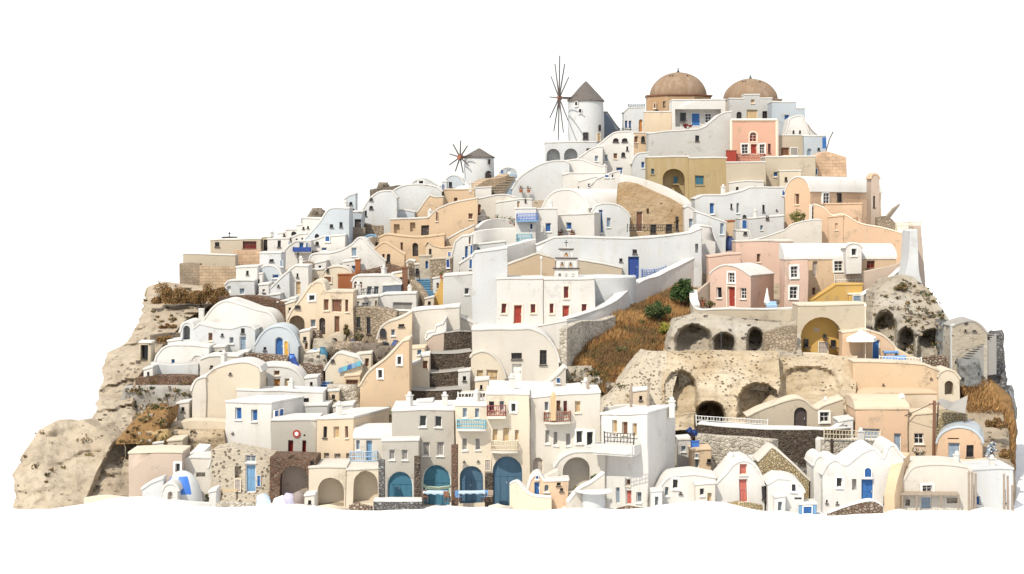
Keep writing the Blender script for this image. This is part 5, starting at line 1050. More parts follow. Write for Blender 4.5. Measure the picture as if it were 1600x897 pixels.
ribbon('white sweeping wall curving down at the right edge', 'ivory', [(1350,462,486,206.5),(1372,448,480,207.3),(1395,432,478,208),(1415,415,470,209),(1424,404,470,209.5)], th=.6, cap='pure_white')
house('pink gabled cottage with a red door', 'pink', [(1110,430)] + S([(1114,424),(1125,417),(1135,415),(1150,418),(1162,424)]) + [(1173,432)], 482, L=6, yaw=-30, d=208.7, w='dt 1143 434 10 16;RT 1143 464 11 32;d 1124 458 8 17;d 1161 458 9 17', roof='white')
h = house('ochre yellow terrace wall with a blue door', 'mustard', S([(1254,474),(1275,466),(1298,452),(1306,446)]) + [(1349,445)], 480, L=2, d=207.5, w='', roof='mustard', name='garden_wall', cat='wall', group=WG)
house('small ochre shed with a blue board beside the sweeping wall', 'mustard', [(1327,461),(1351,460)], 484, L=2, d=206.2, w='gb 1340 467 15 11', roof='trim_cream', name='shed', cat='shed', group=None)
house('tall slim grey white wall tower at the right edge', 'cool_white', S([(1396,470),(1412,440),(1420,400),(1422,360)]) + [(1434,358)] + S([(1435,392),(1438,430),(1452,470),(1468,498)]), 500, L=4, d=208.4, roof=None, name='buttress_wall', cat='wall', group=WG)
house('brown buttress behind the slim white tower', 'rose_grey', [(1428,352),(1440,352),(1443,400),(1447,452)], 480, L=3, d=214, roof=None, name='buttress_wall', cat='wall', group=WG)
fence('twisted rail on top of the right edge wall', 'cream_iron', [(1399,360,230),(1420,359,226),(1438,360,222)], .8)
ribbon('cream curved parapet under the pink cottage', 'beige', [(1078,455,478,208),(1080,472,505,206.3),(1090,484,512,205),(1120,484,515,204.5),(1160,483,515,204.3),(1200,484,515,204.3),(1245,482,515,204.3)], th=.7, cap='pure_white')
ribbon('beige plaster wall joint beside the ochre arch house', 'beige', [(1200,486,520,203.8),(1225,484,530,203.6),(1248,480,535,203.3)], th=.7)
ribbon('low slatted garden fence wall at the pink cottage corner', 'rose_grey', [(1082,468,478,207.5),(1095,452,475,208.5),(1110,440,470,209.5)], th=.3, name='garden_wall')
h = house('beige house with a huge ochre arched niche', 'beige', [(1247,478),(1352,476)], 558, L=4, d=192, w='EO 1284 526 64 62 a', roof='cream'); 
back_leaf(h, 'n 1263 537 7 12;n 1292 526 5 5;TP 1290 545 17 20;n 1306 538 8 11', 1.6)
house('ochre lined wall with a curved shoulder and blue door', 'peach', [(1316,520),(1352,516)] + S([(1362,519),(1376,524),(1388,532),(1400,545)]) + [(1404,556)], 566, L=2, d=190.5, w='B 1369 547 12 32', roof='cream', name='garden_wall', cat='wall', group=WG)
ribbon('tan curved parapet running down right of the blue door', 'light_tan', [(1398,544,572,189.7),(1415,552,574,189.3),(1435,562,578,189),(1466,575,590,188.7)], th=.6)
h = house('long flat tan retaining wall below the umbrella terrace', 'tan', [(1333,566),(1400,567),(1445,570),(1468,580)], 622, L=3, d=184.3, roof='cream', name='retaining_wall', cat='wall', group=WG, w='n 1455 590 2 2;n 1380 600 2 2')
ribbon('wavy cream parapet over the yellow tuff hollow', 'cream', [(1215,558,575,189.5),(1240,551,570,189.8),(1290,553,570,189.6),(1320,560,575,189),(1336,568,590,188)], th=.7)
house('cave house with a wavy roof line and dark arched door', 'beige', S([(1168,652),(1190,641),(1215,632),(1240,625),(1256,626),(1275,640),(1290,634),(1318,624)]), 674, L=3, d=178.6, w='K 1251 654 20 36 a;dt 1288 652 14 16', roof='cream')
ribbon('long white ledge above the dark lava retaining wall', 'lava', [(1090,664,700,175.6),(1140,668,705,175.4),(1200,671,715,175),(1250,672,720,174.8),(1300,671,740,174.6)], th=2.2, cap='pure_white', name='retaining_wall')
ribbon('beige stone wall in front of the dark lava wall', 'pale_rubble', [(1088,679,722,172),(1130,681,722,171.5),(1170,684,725,171.2),(1206,688,735,171)], th=1, name='stone_wall', cat='stone wall')
rock('slope of dark grey loose stones running down to the front', 'ash_stone', [(672,1215),(720,1208),(790,1225)], [(672,1300),(720,1288),(790,1284)], 674, 800, lambda x, y: 164 + (800 - y) * .082, amp=.4, freq=.5, seed=41, name='stone_slope', cat='slope')
# ================================================================== lower right
house('tan vaulted house with a tiled window and chimney', 'peach', [(1337,640),(1419,638)], 702, L=5, d=174, w='gb 1362 680 27 20;G 1403 693 11 34', lean=616, roof='light_tan')
house('tan annex with a white shuttered window', 'light_tan', [(1419,660),(1430,648),(1464,646)], 704, L=4, d=174.6, w='d 1436 685 15 17', roof='light_tan')
house('long tan vault roof behind the chimney', 'light_tan', [(1345,636)] + S([(1348,626),(1358,618),(1372,615)]) + [(1464,616),(1466,640)], 660, L=5, d=178.6, roof='tan')
mb = MB(); p = at(1410, 637, 174.2); mb.lathe(p, [(.42, -.3), (.4, .5), (.3, .62), (.3, 1.0), (.2, 1.2), (.05, 1.28)], 14); mb.tube([p + Vector((0, -.28, .8)), p + Vector((0, -.34, .8))], .1, 8, 1); o = mb.done('chimney', ['white', 'dark_wood'], None, p, smooth=40); tag(o, 'white bottle shaped chimney on the tan vaulted house', 'chimney')
mb = MB(); p = at(1459, 712, 170.5); mb.tube([p, p + Vector((0, 0, 4.6))], .16, 8, r2=.12); mb.cbox(p + Vector((0, 0, 4.3)), .9, .1, .1); r = mb.done('utility_pole', 'brown_wood', None, p); tag(r, 'dark brown wooden pole carrying a cable', 'pole')
mb = MB(); a, b_ = p + Vector((0, 0, 4.45)), at(1310, 652, 176); mb.tube([a.lerp(b_, t / 12) - Vector((0, 0, .9 * math.sin(math.pi * t / 12))) for t in range(13)], .03, 4); mb.done('cable', 'black_iron', r)
mb = MB(); q0 = [at(1462, 628, 171), at(1482, 640, 171), at(1508, 645, 171)]; q1 = [at(1470, 622, 173), at(1490, 628, 173), at(1512, 618, 173)]
mb.add(q0 + q1 + [v - Vector((0, 0, .06)) for v in q0 + q1], [(0, 1, 4, 3), (1, 2, 5, 4), (6, 9, 10, 7), (7, 10, 11, 8), (0, 6, 7, 1), (1, 7, 8, 2), (3, 4, 10, 9), (4, 5, 11, 10), (0, 3, 9, 6), (2, 8, 11, 5)])
for x, y in ((1465, 628), (1507, 645)): mb.tube([at(x, y, 171.1), at(x, 668, 171.1)], .06, 5, 1)
o = mb.done('cloth_canopy', ['grey_plaster', 'pole_wood'], None, at(1485, 668, 171)); tag(o, 'sagging white cloth canopy beside the brown pole', 'canopy')
house('tan rubble wall house behind the small tan vault', 'yellow_rubble', [(1463,646),(1512,648)], 700, L=3, d=173.2, roof=None, name='stone_house')
h = house('small tan vault house with a glazed grey roof', 'peach', [(1464,706)] + A(1465,1533,694,668,16) + [(1534,706)], 722, L=6, yaw=-14, d=168.7, w='G 1490 704 18 25;n 1515 705 11 20;N 1489 685 18 2', roof='skylight', bevel=.06)
ribbon('ochre garden parapet around the small tan vault', 'light_tan', [(1455,716,732,166.6),(1490,718,732,166),(1530,718,732,166),(1558,716,732,167)], th=.8)
ribbon('beige stone terrace wall with a white top', 'pale_rubble', [(1284,687,735,168),(1330,688,735,168),(1380,691,735,168)], name='stone_wall', cat='stone wall', th=1.4, cap='pure_white', smooth=False)
ribbon('white slanted wall rising behind the stone terrace', 'white', [(1284,686,700,168.6),(1305,668,690,171),(1336,652,680,174)], th=.6)
h = house('wavy white house with a bright blue arched door', 'white', S([(1286,742),(1292,728),(1305,720),(1322,727),(1338,716),(1352,706),(1366,702),(1380,716),(1388,700),(1396,696),(1404,708),(1412,716)]), 806, L=5, d=158.7, w='B 1356 768 20 40;b 1356 737 13 17 a;dt 1312 754 9 15;N 1335 757 7 18;n 1293 783 3 5 a;n 1309 785 3 4 a;n 1384 781 6 13', roof='pure_white', bevel=.15)
house('white rounded flank house left of the bright blue door', 'white', S([(1272,728),(1276,718),(1284,714),(1290,726)]), 780, L=4, d=160, roof='white')
ribbon('ochre curved buttress beside the bright blue door house', 'tan', [(1398,775,800,157.2),(1404,745,800,157.8),(1412,722,790,159),(1422,706,780,161)], th=.9, name='buttress_wall')
house('cream vaulted house with a small framed window', 'ivory', [(1405,773)] + S([(1412,752),(1424,734),(1440,728),(1480,727),(1510,730)]) + [(1518,740)], 802, L=5, d=159.3, w='dt 1449 763 16 11;G 1447 786 17 20;N 1418 785 7 10;N 1488 782 17 9', roof='ivory')
mb = MB(); p = at(1448, 774, 157.6)
mb.box(at(1405, 774, 157.8), (95 * 157.8 / F, 0, 0), (0, 1.0, .12), (0, 0, .1))
for x in (1410, 1432, 1470, 1498): mb.tube([at(x, 774, 157.9), at(x, 800, 157.9)], .07, 6)
o = mb.done('pergola', 'weathered_wood', None, p); tag(o, 'low wooden pergola in front of the cream vaulted house', 'pergola')
house('white house with dark roof lines at the far lower right', 'cool_white', [(1514,735),(1560,733),(1584,734)], 802, L=5, d=161.3, w='b 1527 783 10 14;n 1570 775 4 20', roof='cool_white')
for i, (x, y) in enumerate(((1514, 738), (1519, 738), (1524, 740), (1569, 742), (1575, 745), (1582, 760))):
    mb = MB(); p = at(x, 792, 157 + .1 * i); mb.tube([p - Vector((0, 0, .8)), at(x, y, 157 + .1 * i)], .11, 6, r2=.08); mb.lathe(at(x, y, 157 + .1 * i), [(.12, 0), (.06, .1), (.01, .13)], 6)
    o = mb.done('wooden_stake', 'weathered_wood', None, p); tag(o, ['leftmost', 'second', 'third', 'fourth', 'fifth', 'rightmost'][i] + ' of six grey wooden stakes at the lower right', 'stake', 'grey wooden stakes at the lower right')
h = house('white vaulted house with a rose door and shutter', 'white', [(1118,760)] + [(1128,748),(1138,738)] + S([(1145,728),(1155,722),(1166,721),(1178,727),(1188,742),(1194,760)]), 802, L=5, d=158.2, w='RS 1162 767 14 38;rs 1162 733 12 17;n 1193 770 5 20', roof='white', bevel=.12)
house('low white wall house with a vine terrace left of the rose door', 'white', [(1040,748),(1080,744),(1118,746)], 796, L=3, d=159.6, roof='white')
mb = MB(); p = at(1141, 745, 160.5); mb.lathe(p, [(.34, -1), (.32, 1.6), (.26, 1.8), (.1, 1.95), (.02, 1.98)], 14); mb.cbox(p + Vector((0, -.3, 1.2)), .3, .1, .12, 1); mb.cbox(p + Vector((0, -.3, .7)), .3, .1, .1, 1); o = mb.done('chimney', ['white', 'dark_wood'], None, p, smooth=40); tag(o, 'tall round white chimney beside the rose door house', 'chimney')
house('white cube house with a small window below the stone gable', 'white', [(1200,758)] + S([(1215,748),(1235,750),(1250,757),(1256,770)]), 806, L=4, d=157.6, w='dt 1240 761 8 13;G 1224 782 6 18;N 1247 779 12 4', roof='white')
house('stone gable house with a sloping cream roof edge', 'yellow_rubble', [(1185,722),(1207,700),(1212,702),(1265,752)], 790, L=3, d=161.8, w='', roof='ivory', name='stone_house')
house('white vault end with a glazed panel behind the rose door', 'cool_white', [(1176,720),(1205,722),(1216,722)], 770, L=3, d=163.8, w='gg 1206 731 14 16', roof='white')
house('small tan cottage with a white window and vine', 'tan', [(1080,705),(1111,703)], 748, L=3, d=167, w='gg 1089 725 6 13;gg 1088 712 5 7;n 1107 720 6 6', roof='tan')
house('blue kiosk at the foot of the stone slope', 'sky_blue', [(1249,789),(1277,788)], 806, L=2, d=156.6, w='b 1262 797 16 14', roof='white', name='kiosk', cat='kiosk', group=None)
ribbon('curved cobbled kerb wall in front of the blue door', 'cobble', [(1294,804,812,155.5),(1330,789,806,155.4),(1362,783,804,155.4),(1380,792,806,155.5)], name='stone_wall', cat='stone wall', th=.6, cap='pure_white', ext=.4)
ribbon('low stone kerb with white top below the blue arches', 'ash_stone', [(583,783,794,158.3),(620,784,794,158.3),(660,784,794,158.3)], name='stone_wall', cat='stone wall', th=1.4, cap='pure_white', smooth=False, ext=.5)
house('small courtyard house with a bright blue door and arched window', 'peach', [(826,770)] + S([(830,750),(836,743),(843,742),(850,752)]) + [(862,752),(888,752)], 800, L=2.5, d=157.2, w='B 840 764 9 22;b 840 745 5 6 a;gg 855 763 7 11 a;n 873 757 6 5;n 878 766 5 5', roof='white')
ribbon('cream curved garden front with low parapet at the bottom', 'cream', [(797,756,795,156.6),(808,753,795,156.4),(830,774,796,156),(862,778,797,155.8)], th=.5, cap='pure_white')
ribbon('white pointed stair wall beside the bottom garden', 'ivory', [(888,786,800,156),(905,766,800,156.3),(925,755,798,156.7),(944,740,795,157)], th=.5, cap='pure_white')

# ================================================================== small houses, walls and clutter between the big ones
house('small tan house with three dark doors above the terracotta room', 'tan', [(584,394)] + S([(588,388),(600,380),(612,386),(632,398)]), 420, L=3, d=226, w='n 590 405 6 9;BR 599 405 4 16;n 607 403 6 13 a', roof='tan')
house('tiny white hut beside the tall dark door house', 'white', [(636,411),(640,407),(648,409)], 424, L=2, d=222.5, w='n 642 416 3 5', roof='white', name='hut', cat='hut')
house('tiny grey shed at the foot of the tall dark door house', 'greige', [(648,414),(657,413)], 432, L=2, d=220.8, w='n 652 424 5 9', roof='stone_cap', name='shed', cat='shed')
house('small blue barrel roofed shed by the tan dark door house', 'blue_white', A(568,590,378,368), 392, L=3, d=236.2, w='b 579 382 10 9', roof='sky_blue', name='shed', cat='shed')
house('small white cube house with a blue door under the long ridge', 'white', [(506,346),(530,345)], 368, L=3, d=240.8, w='gb 514 357 4 7;n 524 353 3 4', roof='white')
house('low cream wall house left of the arched brown windows', 'cream', [(478,424),(505,421)], 452, L=3, d=217.4, w='T 492 440 5 12;n 483 433 3 4', roof='white')
house('cream lower room left of the big arched niche', 'cream', [(446,476),(462,470)], 500, L=3, d=204.8, w='n 453 484 4 6', roof='white')
house('small white block on top of the red stone wall', 'white', [(433,474),(452,470),(452,468),(462,467)], 492, L=3, d=206, w='n 446 480 4 5', roof='white')
house('narrow white house between the fort and the olive bank', 'white', [(398,430),(410,428)], 458, L=3, d=216.4, w='n 404 440 3 6;b 404 451 4 7', roof='white')
house('small stone room with a wooden lintel under the garage house', 'field_stone', [(600,492),(640,489)], 520, L=3, d=201, w='n 612 503 5 8;K 627 508 6 16', roof=None, name='stone_house')
house('tiny cream room beside the rust orange curved wall', 'cream', [(664,468),(678,464)], 484, L=2, d=207.2, w='n 671 474 4 6', roof='white')
house('white box house with a balcony door above the rust orange wall', 'white', [(676,436),(693,433)], 456, L=3, d=212.8, w='o 684 446 4 9', roof='white')

house('small plain white house at the foot of the blue grey steps', 'white', [(776,312),(800,310)], 330, L=3, d=253.5, w='n 786 319 4 5;b 795 321 3 8', roof='white')
house('low white house below the big mill arches', 'white', [(862,256),(882,252),(904,250)], 280, L=3, d=270, w='n 874 264 4 4;gb 892 264 4 7', roof='white')
house('white stepped gable house in the middle of the slope', 'white', [(905,284),(918,280),(932,276),(942,280)], 304, L=3, d=259, w='b 921 290 5 6', roof='white')
house('small white chapel with a round top beside the peach barrel house', 'white', A(1207,1224,322,312), 345, L=3, d=245, w='gb 1216 332 5 10', roof='white', name='chapel', cat='chapel')
house('plain cream house under the patched block', 'cream', [(1218,268),(1252,267)], 298, L=3, d=262, w='n 1228 280 4 6;n 1242 280 4 6', roof='white')
house('low white house at the foot of the plain tan block', 'white', [(1140,286),(1165,283),(1194,284)], 308, L=3, d=258.8, w='n 1152 295 4 6;b 1180 295 4 9', roof='white')
house('cream barrel house below the tan retaining wall', 'cream', [(1466,590)] + S([(1470,582),(1480,578),(1492,582)]) + [(1500,594)], 622, L=3, d=183.4, w='E 1483 606 14 22 a', roof='cream')
house('small white cube on the terrace left of the tan vault', 'white', [(1310,660),(1334,656)], 688, L=3, d=172.6, w='n 1322 668 5 7', roof='white')
house('low white washroom between the two lower right vaults', 'white', [(1385,716),(1402,712),(1416,714)], 740, L=2, d=165.4, w='n 1396 724 4 5', roof='white')
house('small white house with a grey door at the foot of the stone gable', 'white', [(1210,778),(1228,775)], 806, L=2, d=156.4, w='gg 1219 792 7 16', roof='white')
house('small cream house wing left of the rose door vault', 'ivory', [(1086,757),(1118,755)], 806, L=3, d=157.4, w='d 1096 768 7 11;T 1108 779 7 18', roof='white')
house('tiny white gate house at the foot of the big cube house', 'white', [(1018,770),(1036,768)], 806, L=2, d=157, w='gg 1027 784 6 14', roof='white', name='gate_house', cat='gate house')
house('small white terrace room in front of the arched cave', 'ivory', [(476,776),(492,774)], 806, L=2, d=158, w='n 484 786 5 7', roof='white')
house('low white lean shed by the arched pale blue door', 'white', [(326,770),(338,766)], 800, L=2, d=158.2, w='', roof='white', name='shed', cat='shed')
house('small beige stable room under the ochre hump', 'beige', [(262,690),(286,688)], 712, L=3, d=170, w='C 274 701 10 14 a', roof='cream', name='shed', cat='shed')
WL = 'low walls along the front edge'
for lab, m_, x0, x1, yt in [('low cream wall before the long pinkish wall', 'cream', 130, 222, 776), ('low white wall before the blue panelled dome', 'white', 236, 330, 783), ('low cobbled wall before the pale stone house', 'pale_rubble', 338, 398, 784),
        ('low white wall before the arched cellar', 'white', 402, 478, 787), ('low cream wall before the arched cave', 'cream', 496, 545, 790), ('low grey stone wall before the pointed arch', 'cobble', 545, 584, 787), ('low white wall before the navy arch', 'white', 664, 760, 792),
        ('low cream wall before the teal arch', 'ivory', 762, 800, 789), ('low white wall below the round garden table', 'white', 868, 960, 791), ('low cobbled wall before the big cube house', 'cobble', 962, 1018, 792), ('low white wall before the low curved house', 'white', 1040, 1120, 790),
        ('low rubble wall below the rose door', 'yellow_rubble', 1132, 1192, 785), ('low white wall before the blue kiosk', 'pure_white', 1205, 1250, 799), ('low white wall beside the cobbled kerb', 'white', 1384, 1440, 797), ('low stone wall before the wooden pergola', 'pale_rubble', 1442, 1512, 796), ('low white wall before the wooden stakes', 'white', 1514, 1584, 795)]:
    dd = 156.2 + .2 * (x0 % 5); ribbon(lab, m_, [(x0, yt + 2, 812, dd), ((x0 * 2 + x1) / 3, yt - 1, 812, dd - .3), ((x0 + x1 * 2) / 3, yt + 1, 812, dd - .2), (x1, yt + 3, 812, dd + .3)], th=.5, name='low_wall', group=WL, ext=.8)
# chimneys: one built, the others copies
def chim():
    r = thing('roof_chimney', 'x x x y', 'chimney', (0, 0, 0), 'small roof chimneys'); mb = MB(); mb.cbox((0, 0, .25), .5, .45, 1.3); mb.done('shaft', 'white', r, bevel=.04)
    mb = MB(); mb.cbox((0, 0, .93), .62, .56, .1); mb.lathe((0, 0, .98), [(.2, 0), (.17, .22), (.06, .3)], 8); mb.done('cowl', 'white', r); return r
cp = chim(); LABELS.pop('x x x y', None)
for i, (x, y, d, s, lb) in enumerate([(880, 262, 277, .8, 'below the twin arches of the mill'), (945, 270, 262, .9, 'on the wide blue slot house'), (860, 327, 234, .9, 'on the left blue window cube'), (1130, 303, 244, .9, 'on the house left of the barrel vault'), (1180, 340, 237, .8, 'above the small blue arch front'),
        (425, 373, 238, .8, 'on the black window house of the ridge'), (540, 326, 240, .8, 'on the sloping ridge house'), (470, 415, 213, .8, 'on the tan door house'), (600, 431, 214, .9, 'on the white long vault'), (640, 460, 206, .8, 'on the garage house'), (672, 341, 243, .9, 'on the tan niche house'),
        (735, 296, 252, .8, 'on the tan cube under the tent roof'), (560, 456, 202, .8, 'on the tan arched niche house'), (455, 611, 179, .9, 'on the set back upper storey'), (530, 648, 170, .9, 'on the tan front row house'), (640, 634, 165.5, .9, 'on the left of the grey shutter house'), (695, 634, 165.5, .9, 'on the right of the grey shutter house'),
        (745, 630, 164, .9, 'on the teal balcony roof'), (800, 608, 165, 1.0, 'on the broad white lean roof'), (915, 612, 165.5, .9, 'on the rust balcony house'), (1050, 645, 163, 1.0, 'on the big cube house'), (1235, 398, 212, .8, 'on the long white roof'), (1290, 640, 178, .9, 'on the wavy cave house'),
        (1345, 690, 167, .9, 'on the stone terrace edge'), (1495, 727, 160.5, .9, 'on the cream vaulted house'), (1550, 733, 162, .9, 'on the far lower right house'), (350, 567, 184, .9, 'on the big cream sloping house'), (300, 540, 195, .8, 'on the tiny blue window vault')]):
    if i == 0: r = cp
    else:
        r = cp.copy(); COL.objects.link(r)
        for ch in list(cp.children): c = ch.copy(); COL.objects.link(c); c.parent = r
    r.location = at(x, y, d); r.scale = (s, s, s); r.rotation_euler = (0, 0, i * .7); r['label'] = 'small white chimney ' + lb
for pts, m_, lb in [([(552,464,210),(590,463,210)], 'black_iron', 'black railing on the terrace under the brown arched windows'), ([(640,430,217),(655,436,216)], 'black_iron', 'black railing by the tiny grey shed'), ([(845,410,224),(862,408,224)], 'white_iron', 'white railing above the sandy courtyard'),
        ([(980,362,237),(1060,362,237)], 'black_iron', 'thin black railing before the cracked tan house'), ([(1290,353,231),(1340,352,231)], 'rust_iron', 'rusty railing on the peach cube annex'), ([(330,554,194),(372,553,194)], 'black_iron', 'black railing before the church windows'), ([(1375,570,186.5),(1440,574,186)], 'white_iron', 'white railing along the umbrella terrace'),
        ([(1088,664,175.2),(1200,671,174.8)], 'white_iron', 'white railing on the ledge before the caves'), ([(1288,686,167.6),(1376,690,167.6)], 'cream_iron', 'cream railing on the stone terrace'), ([(716,630,164.5),(758,630,164.5)], 'white_iron', 'white railing on the roof above the teal balcony')]:
    fence(lb, m_, pts, .8)
for i, (x, y0, y1, d, lb) in enumerate([(466, 420, 398, 222, 'thin black lamp post beside the swooping vault'), (1127, 560, 523, 188, 'thin dark post beside the dark arched cave'), (1352, 560, 480, 188.6, 'tall pale post beside the parasol'), (845, 470, 405, 214, 'thin pale pole beside the belfry')]):
    mb = MB(); p = at(x, y0, d); mb.tube([p - Vector((0, 0, .3)), at(x, y1, d)], .05, 6); mb.lathe(at(x, y1, d), [(.09, -.05), (.13, .05), (.1, .2), (.02, .26)], 8)
    o = mb.done('post', ['black_iron', 'black_iron', 'trim_cream', 'white_iron'][i], None, p); tag(o, lb, 'post')

house('tiny white house under the tan brick fort wall', 'white', [(404,446),(420,444)], 470, L=3, d=213.6, w='n 412 454 4 5', roof='white')
house('low blue shadowed white house above the red stone slope', 'cool_white', [(418,462),(438,460)], 478, L=3, d=210.5, w='b 424 470 4 6;n 433 468 3 3', roof='white')
house('small white flat house above the low cliff vault', 'white', [(262,534),(284,531)], 552, L=3, d=197.5, w='n 270 541 4 5;b 279 543 4 8', roof='white')
house('small cream house between the low vault and the church', 'ivory', [(326,544),(352,542)], 566, L=3, d=191.6, w='gg 334 552 5 6;G 345 555 6 14', roof='white')
house('tiny white oven dome house under the church terrace', 'white', A(300,318,566,556), 584, L=3, d=188.8, w='n 309 573 5 7 a', roof='white')
house('small white house beside the three door house', 'white', [(476,592),(496,590)], 618, L=3, d=184.5, w='n 486 600 4 6;b 481 608 4 9', roof='white')
house('little tan house at the foot of the blue stair', 'light_tan', [(512,612),(530,610)], 640, L=3, d=180.9, w='n 521 620 5 7', roof='white')
house('small white house above the tan front row house', 'white', [(520,636),(552,633)], 660, L=3, d=177.2, w='gb 530 643 5 7;n 543 642 4 5', roof='white')
house('low cream shed in the middle of the ruins', 'cream', [(556,556),(580,553)], 580, L=3, d=190, w='n 564 565 5 8;BR 573 567 6 13', roof='ivory', name='shed', cat='shed')
house('tiny stone hut right of the ruins', 'field_stone', [(618,536),(640,534)], 556, L=3, d=192.8, w='K 630 546 6 14', roof=None, name='stone_hut', cat='hut')
house('small cream house with a blue door left of the ruins', 'cream', [(480,552),(500,549)], 572, L=3, d=190.6, w='B 490 562 6 14', roof='white')
house('little white house beside the cream vaulted fence house', 'white', [(716,582),(735,580)], 610, L=3, d=185.6, w='n 726 592 5 7', roof='white')
house('narrow cream house between the lava walls and red balcony', 'cream', [(742,596),(764,594)], 626, L=3, d=182.6, w='n 752 605 4 7', roof='white')
house('small white storeroom on the roof of the cream house', 'white', [(886,606),(908,604)], 630, L=2.5, d=168.4, w='n 897 613 5 6', roof='white')
house('small white roof room on the tall grey shutter house', 'white', [(650,630),(676,628)], 650, L=2.5, d=168.6, w='n 663 635 4 4', roof='white')
house('low tan house on the right of the dry slope foot', 'light_tan', [(990,612),(1014,610)], 640, L=3, d=176, w='n 1002 622 5 7', roof='white')
for lab, m_, pts in [('low dark stone wall across the ruins', 'lava', [(500,548,560,191.5),(530,552,564,191),(556,550,562,191.2)]), ('curved rubble wall under the small cream blue door house', 'cobble', [(470,568,582,188.7),(485,572,586,188),(505,570,584,188.2)]),
        ('dark stone terrace wall over the low cliff vault', 'boulder_rock', [(236,524,536,199),(262,520,534,199.5),(288,522,534,199.5)]), ('rubble masonry wall over the two low cave mouths', 'pale_rubble', [(1060,566,582,183.4),(1100,560,578,183.6),(1150,562,580,183.4),(1200,566,584,183)]),
        ('rubble masonry wall beside the three hollow caves', 'field_stone', [(1195,520,556,189),(1220,512,556,189.2),(1246,508,556,189.4)]), ('dark rubble wall under the right rock hollows', 'cobble', [(1440,560,584,188),(1470,556,584,188),(1494,562,590,187.6)])]:
    ribbon(lab, m_, pts, name='stone_wall', cat='stone wall', th=.9)
stairs('narrow white steps beside the tan box with pale niche', 'white', [(602,392,239), (590,362,246)], 1.2, riser='white', rise2='grey_white', n=9)
stairs('white steps climbing beside the sandy courtyard', 'white', [(792,452,214), (782,420,222)], 1.3, riser='white', rise2='grey_white', n=9)
stairs('white steps on the slope below the mill arches', 'white', [(846,292,264), (862,262,276)], 1.4, riser='white', rise2='grey_white', n=10)
stairs('pale steps beside the pink wall lane', 'ivory', [(1130,420,222), (1140,392,231)], 1.3, riser='ivory', rise2='grey_plaster', n=9)
stairs('cream steps beside the big cream sloping house', 'cream', [(292,672,176), (304,640,182)], 1.2, riser='cream', rise2='beige', n=8)
stairs('cream steps up to the tan vaulted house', 'cream', [(1392,724,167.5), (1400,706,171)], 1.2, riser='cream', rise2='beige', n=6)

for lab, m_, top, yb, w_ in [
    ('small white house with two dark slits above the blue balcony band', 'white', [(455,372),(468,366),(480,365)], 392, 'n 463 376 3 7;n 472 375 3 7'),
    ('tiny bluish house with a round hole on the left ridge', 'blue_white', [(538,312)] + [(546,306),(556,303)], 340, 'n 548 318 5 5 a;n 552 329 3 5'),
    ('small stepped white house beside the rusty box room', 'white', [(588,322),(596,318),(596,313),(604,312)], 345, 'n 596 330 4 6;b 601 336 3 6'),
    ('small white house under the dry shrub above the swooping vault', 'white', [(492,412),(510,408)], 430, 'n 500 417 4 5'),
    ('little white house with a blue door below the tent shaped house', 'white', [(536,410),(560,406)], 432, 'B 552 420 5 11;n 543 416 4 5'),
    ('little tan house with two doors right of the terracotta room', 'light_tan', [(612,428),(634,425)], 452, 'BR 619 440 5 12;n 627 436 4 6'),
    ('tiny white house on the terrace above the brown stone house', 'white', [(556,484),(574,482)], 500, 'n 565 490 5 6'),
    ('small cream house beside the yellow door vault', 'cream', [(468,520),(484,516)], 548, 'n 476 530 5 6;BR 478 541 5 10'),
    ('small white house above the cobbled church wall', 'white', [(372,552),(388,550)], 566, 'n 380 558 4 4'),
    ('tiny white hut under the low cliff vault', 'white', [(224,578),(240,574)], 596, 'n 232 584 4 6'),
    ('small cream house at the foot of the grey ledge', 'ivory', [(276,632),(296,629)], 656, 'n 286 640 5 7'),
    ('small white house on the slope above the long pinkish wall', 'white', [(236,694),(256,691)], 716, 'n 246 701 5 6'),
    ('low tan stone house beside the pale niche box', 'field_stone', [(576,372),(596,368)], 396, 'n 588 381 4 6'),
    ('tiny white house left of the cream curved house', 'white', [(742,340),(758,337)], 362, 'b 749 348 4 8'),
    ('small white house with a brown door under the flower terrace', 'white', [(750,384),(772,380)], 410, 'BR 764 396 5 14;n 756 391 4 5'),
    ('small cream gabled house beside the sandy courtyard', 'ivory', [(716,440),(726,433),(738,440)], 466, 'n 727 450 4 6')]:
    house(lab, m_, top, yb, L=2.6, d=D(yb) - .9, w=w_, roof=None if m_ == 'field_stone' else 'white')
for lab, m_, pts in [('brown stone terrace wall above the swooping vault', 'dark_brick', [(470,410,424,226.5),(480,408,424,227),(490,410,424,227)]), ('dark stone wall beside the little tan house', 'dark_red_stone', [(632,436,458,214),(642,440,462,213),(650,448,468,211.5)]),
        ('brown rubble wall under the tan narrow window house', 'field_stone', [(640,410,430,223),(660,408,428,223.5),(680,406,426,224)]), ('brown stone retaining wall under the ridge brick wall', 'field_stone', [(560,348,362,246),(580,352,366,244.5),(600,352,366,244)])]:
    ribbon(lab, m_, pts, name='stone_wall', cat='stone wall', th=.8)
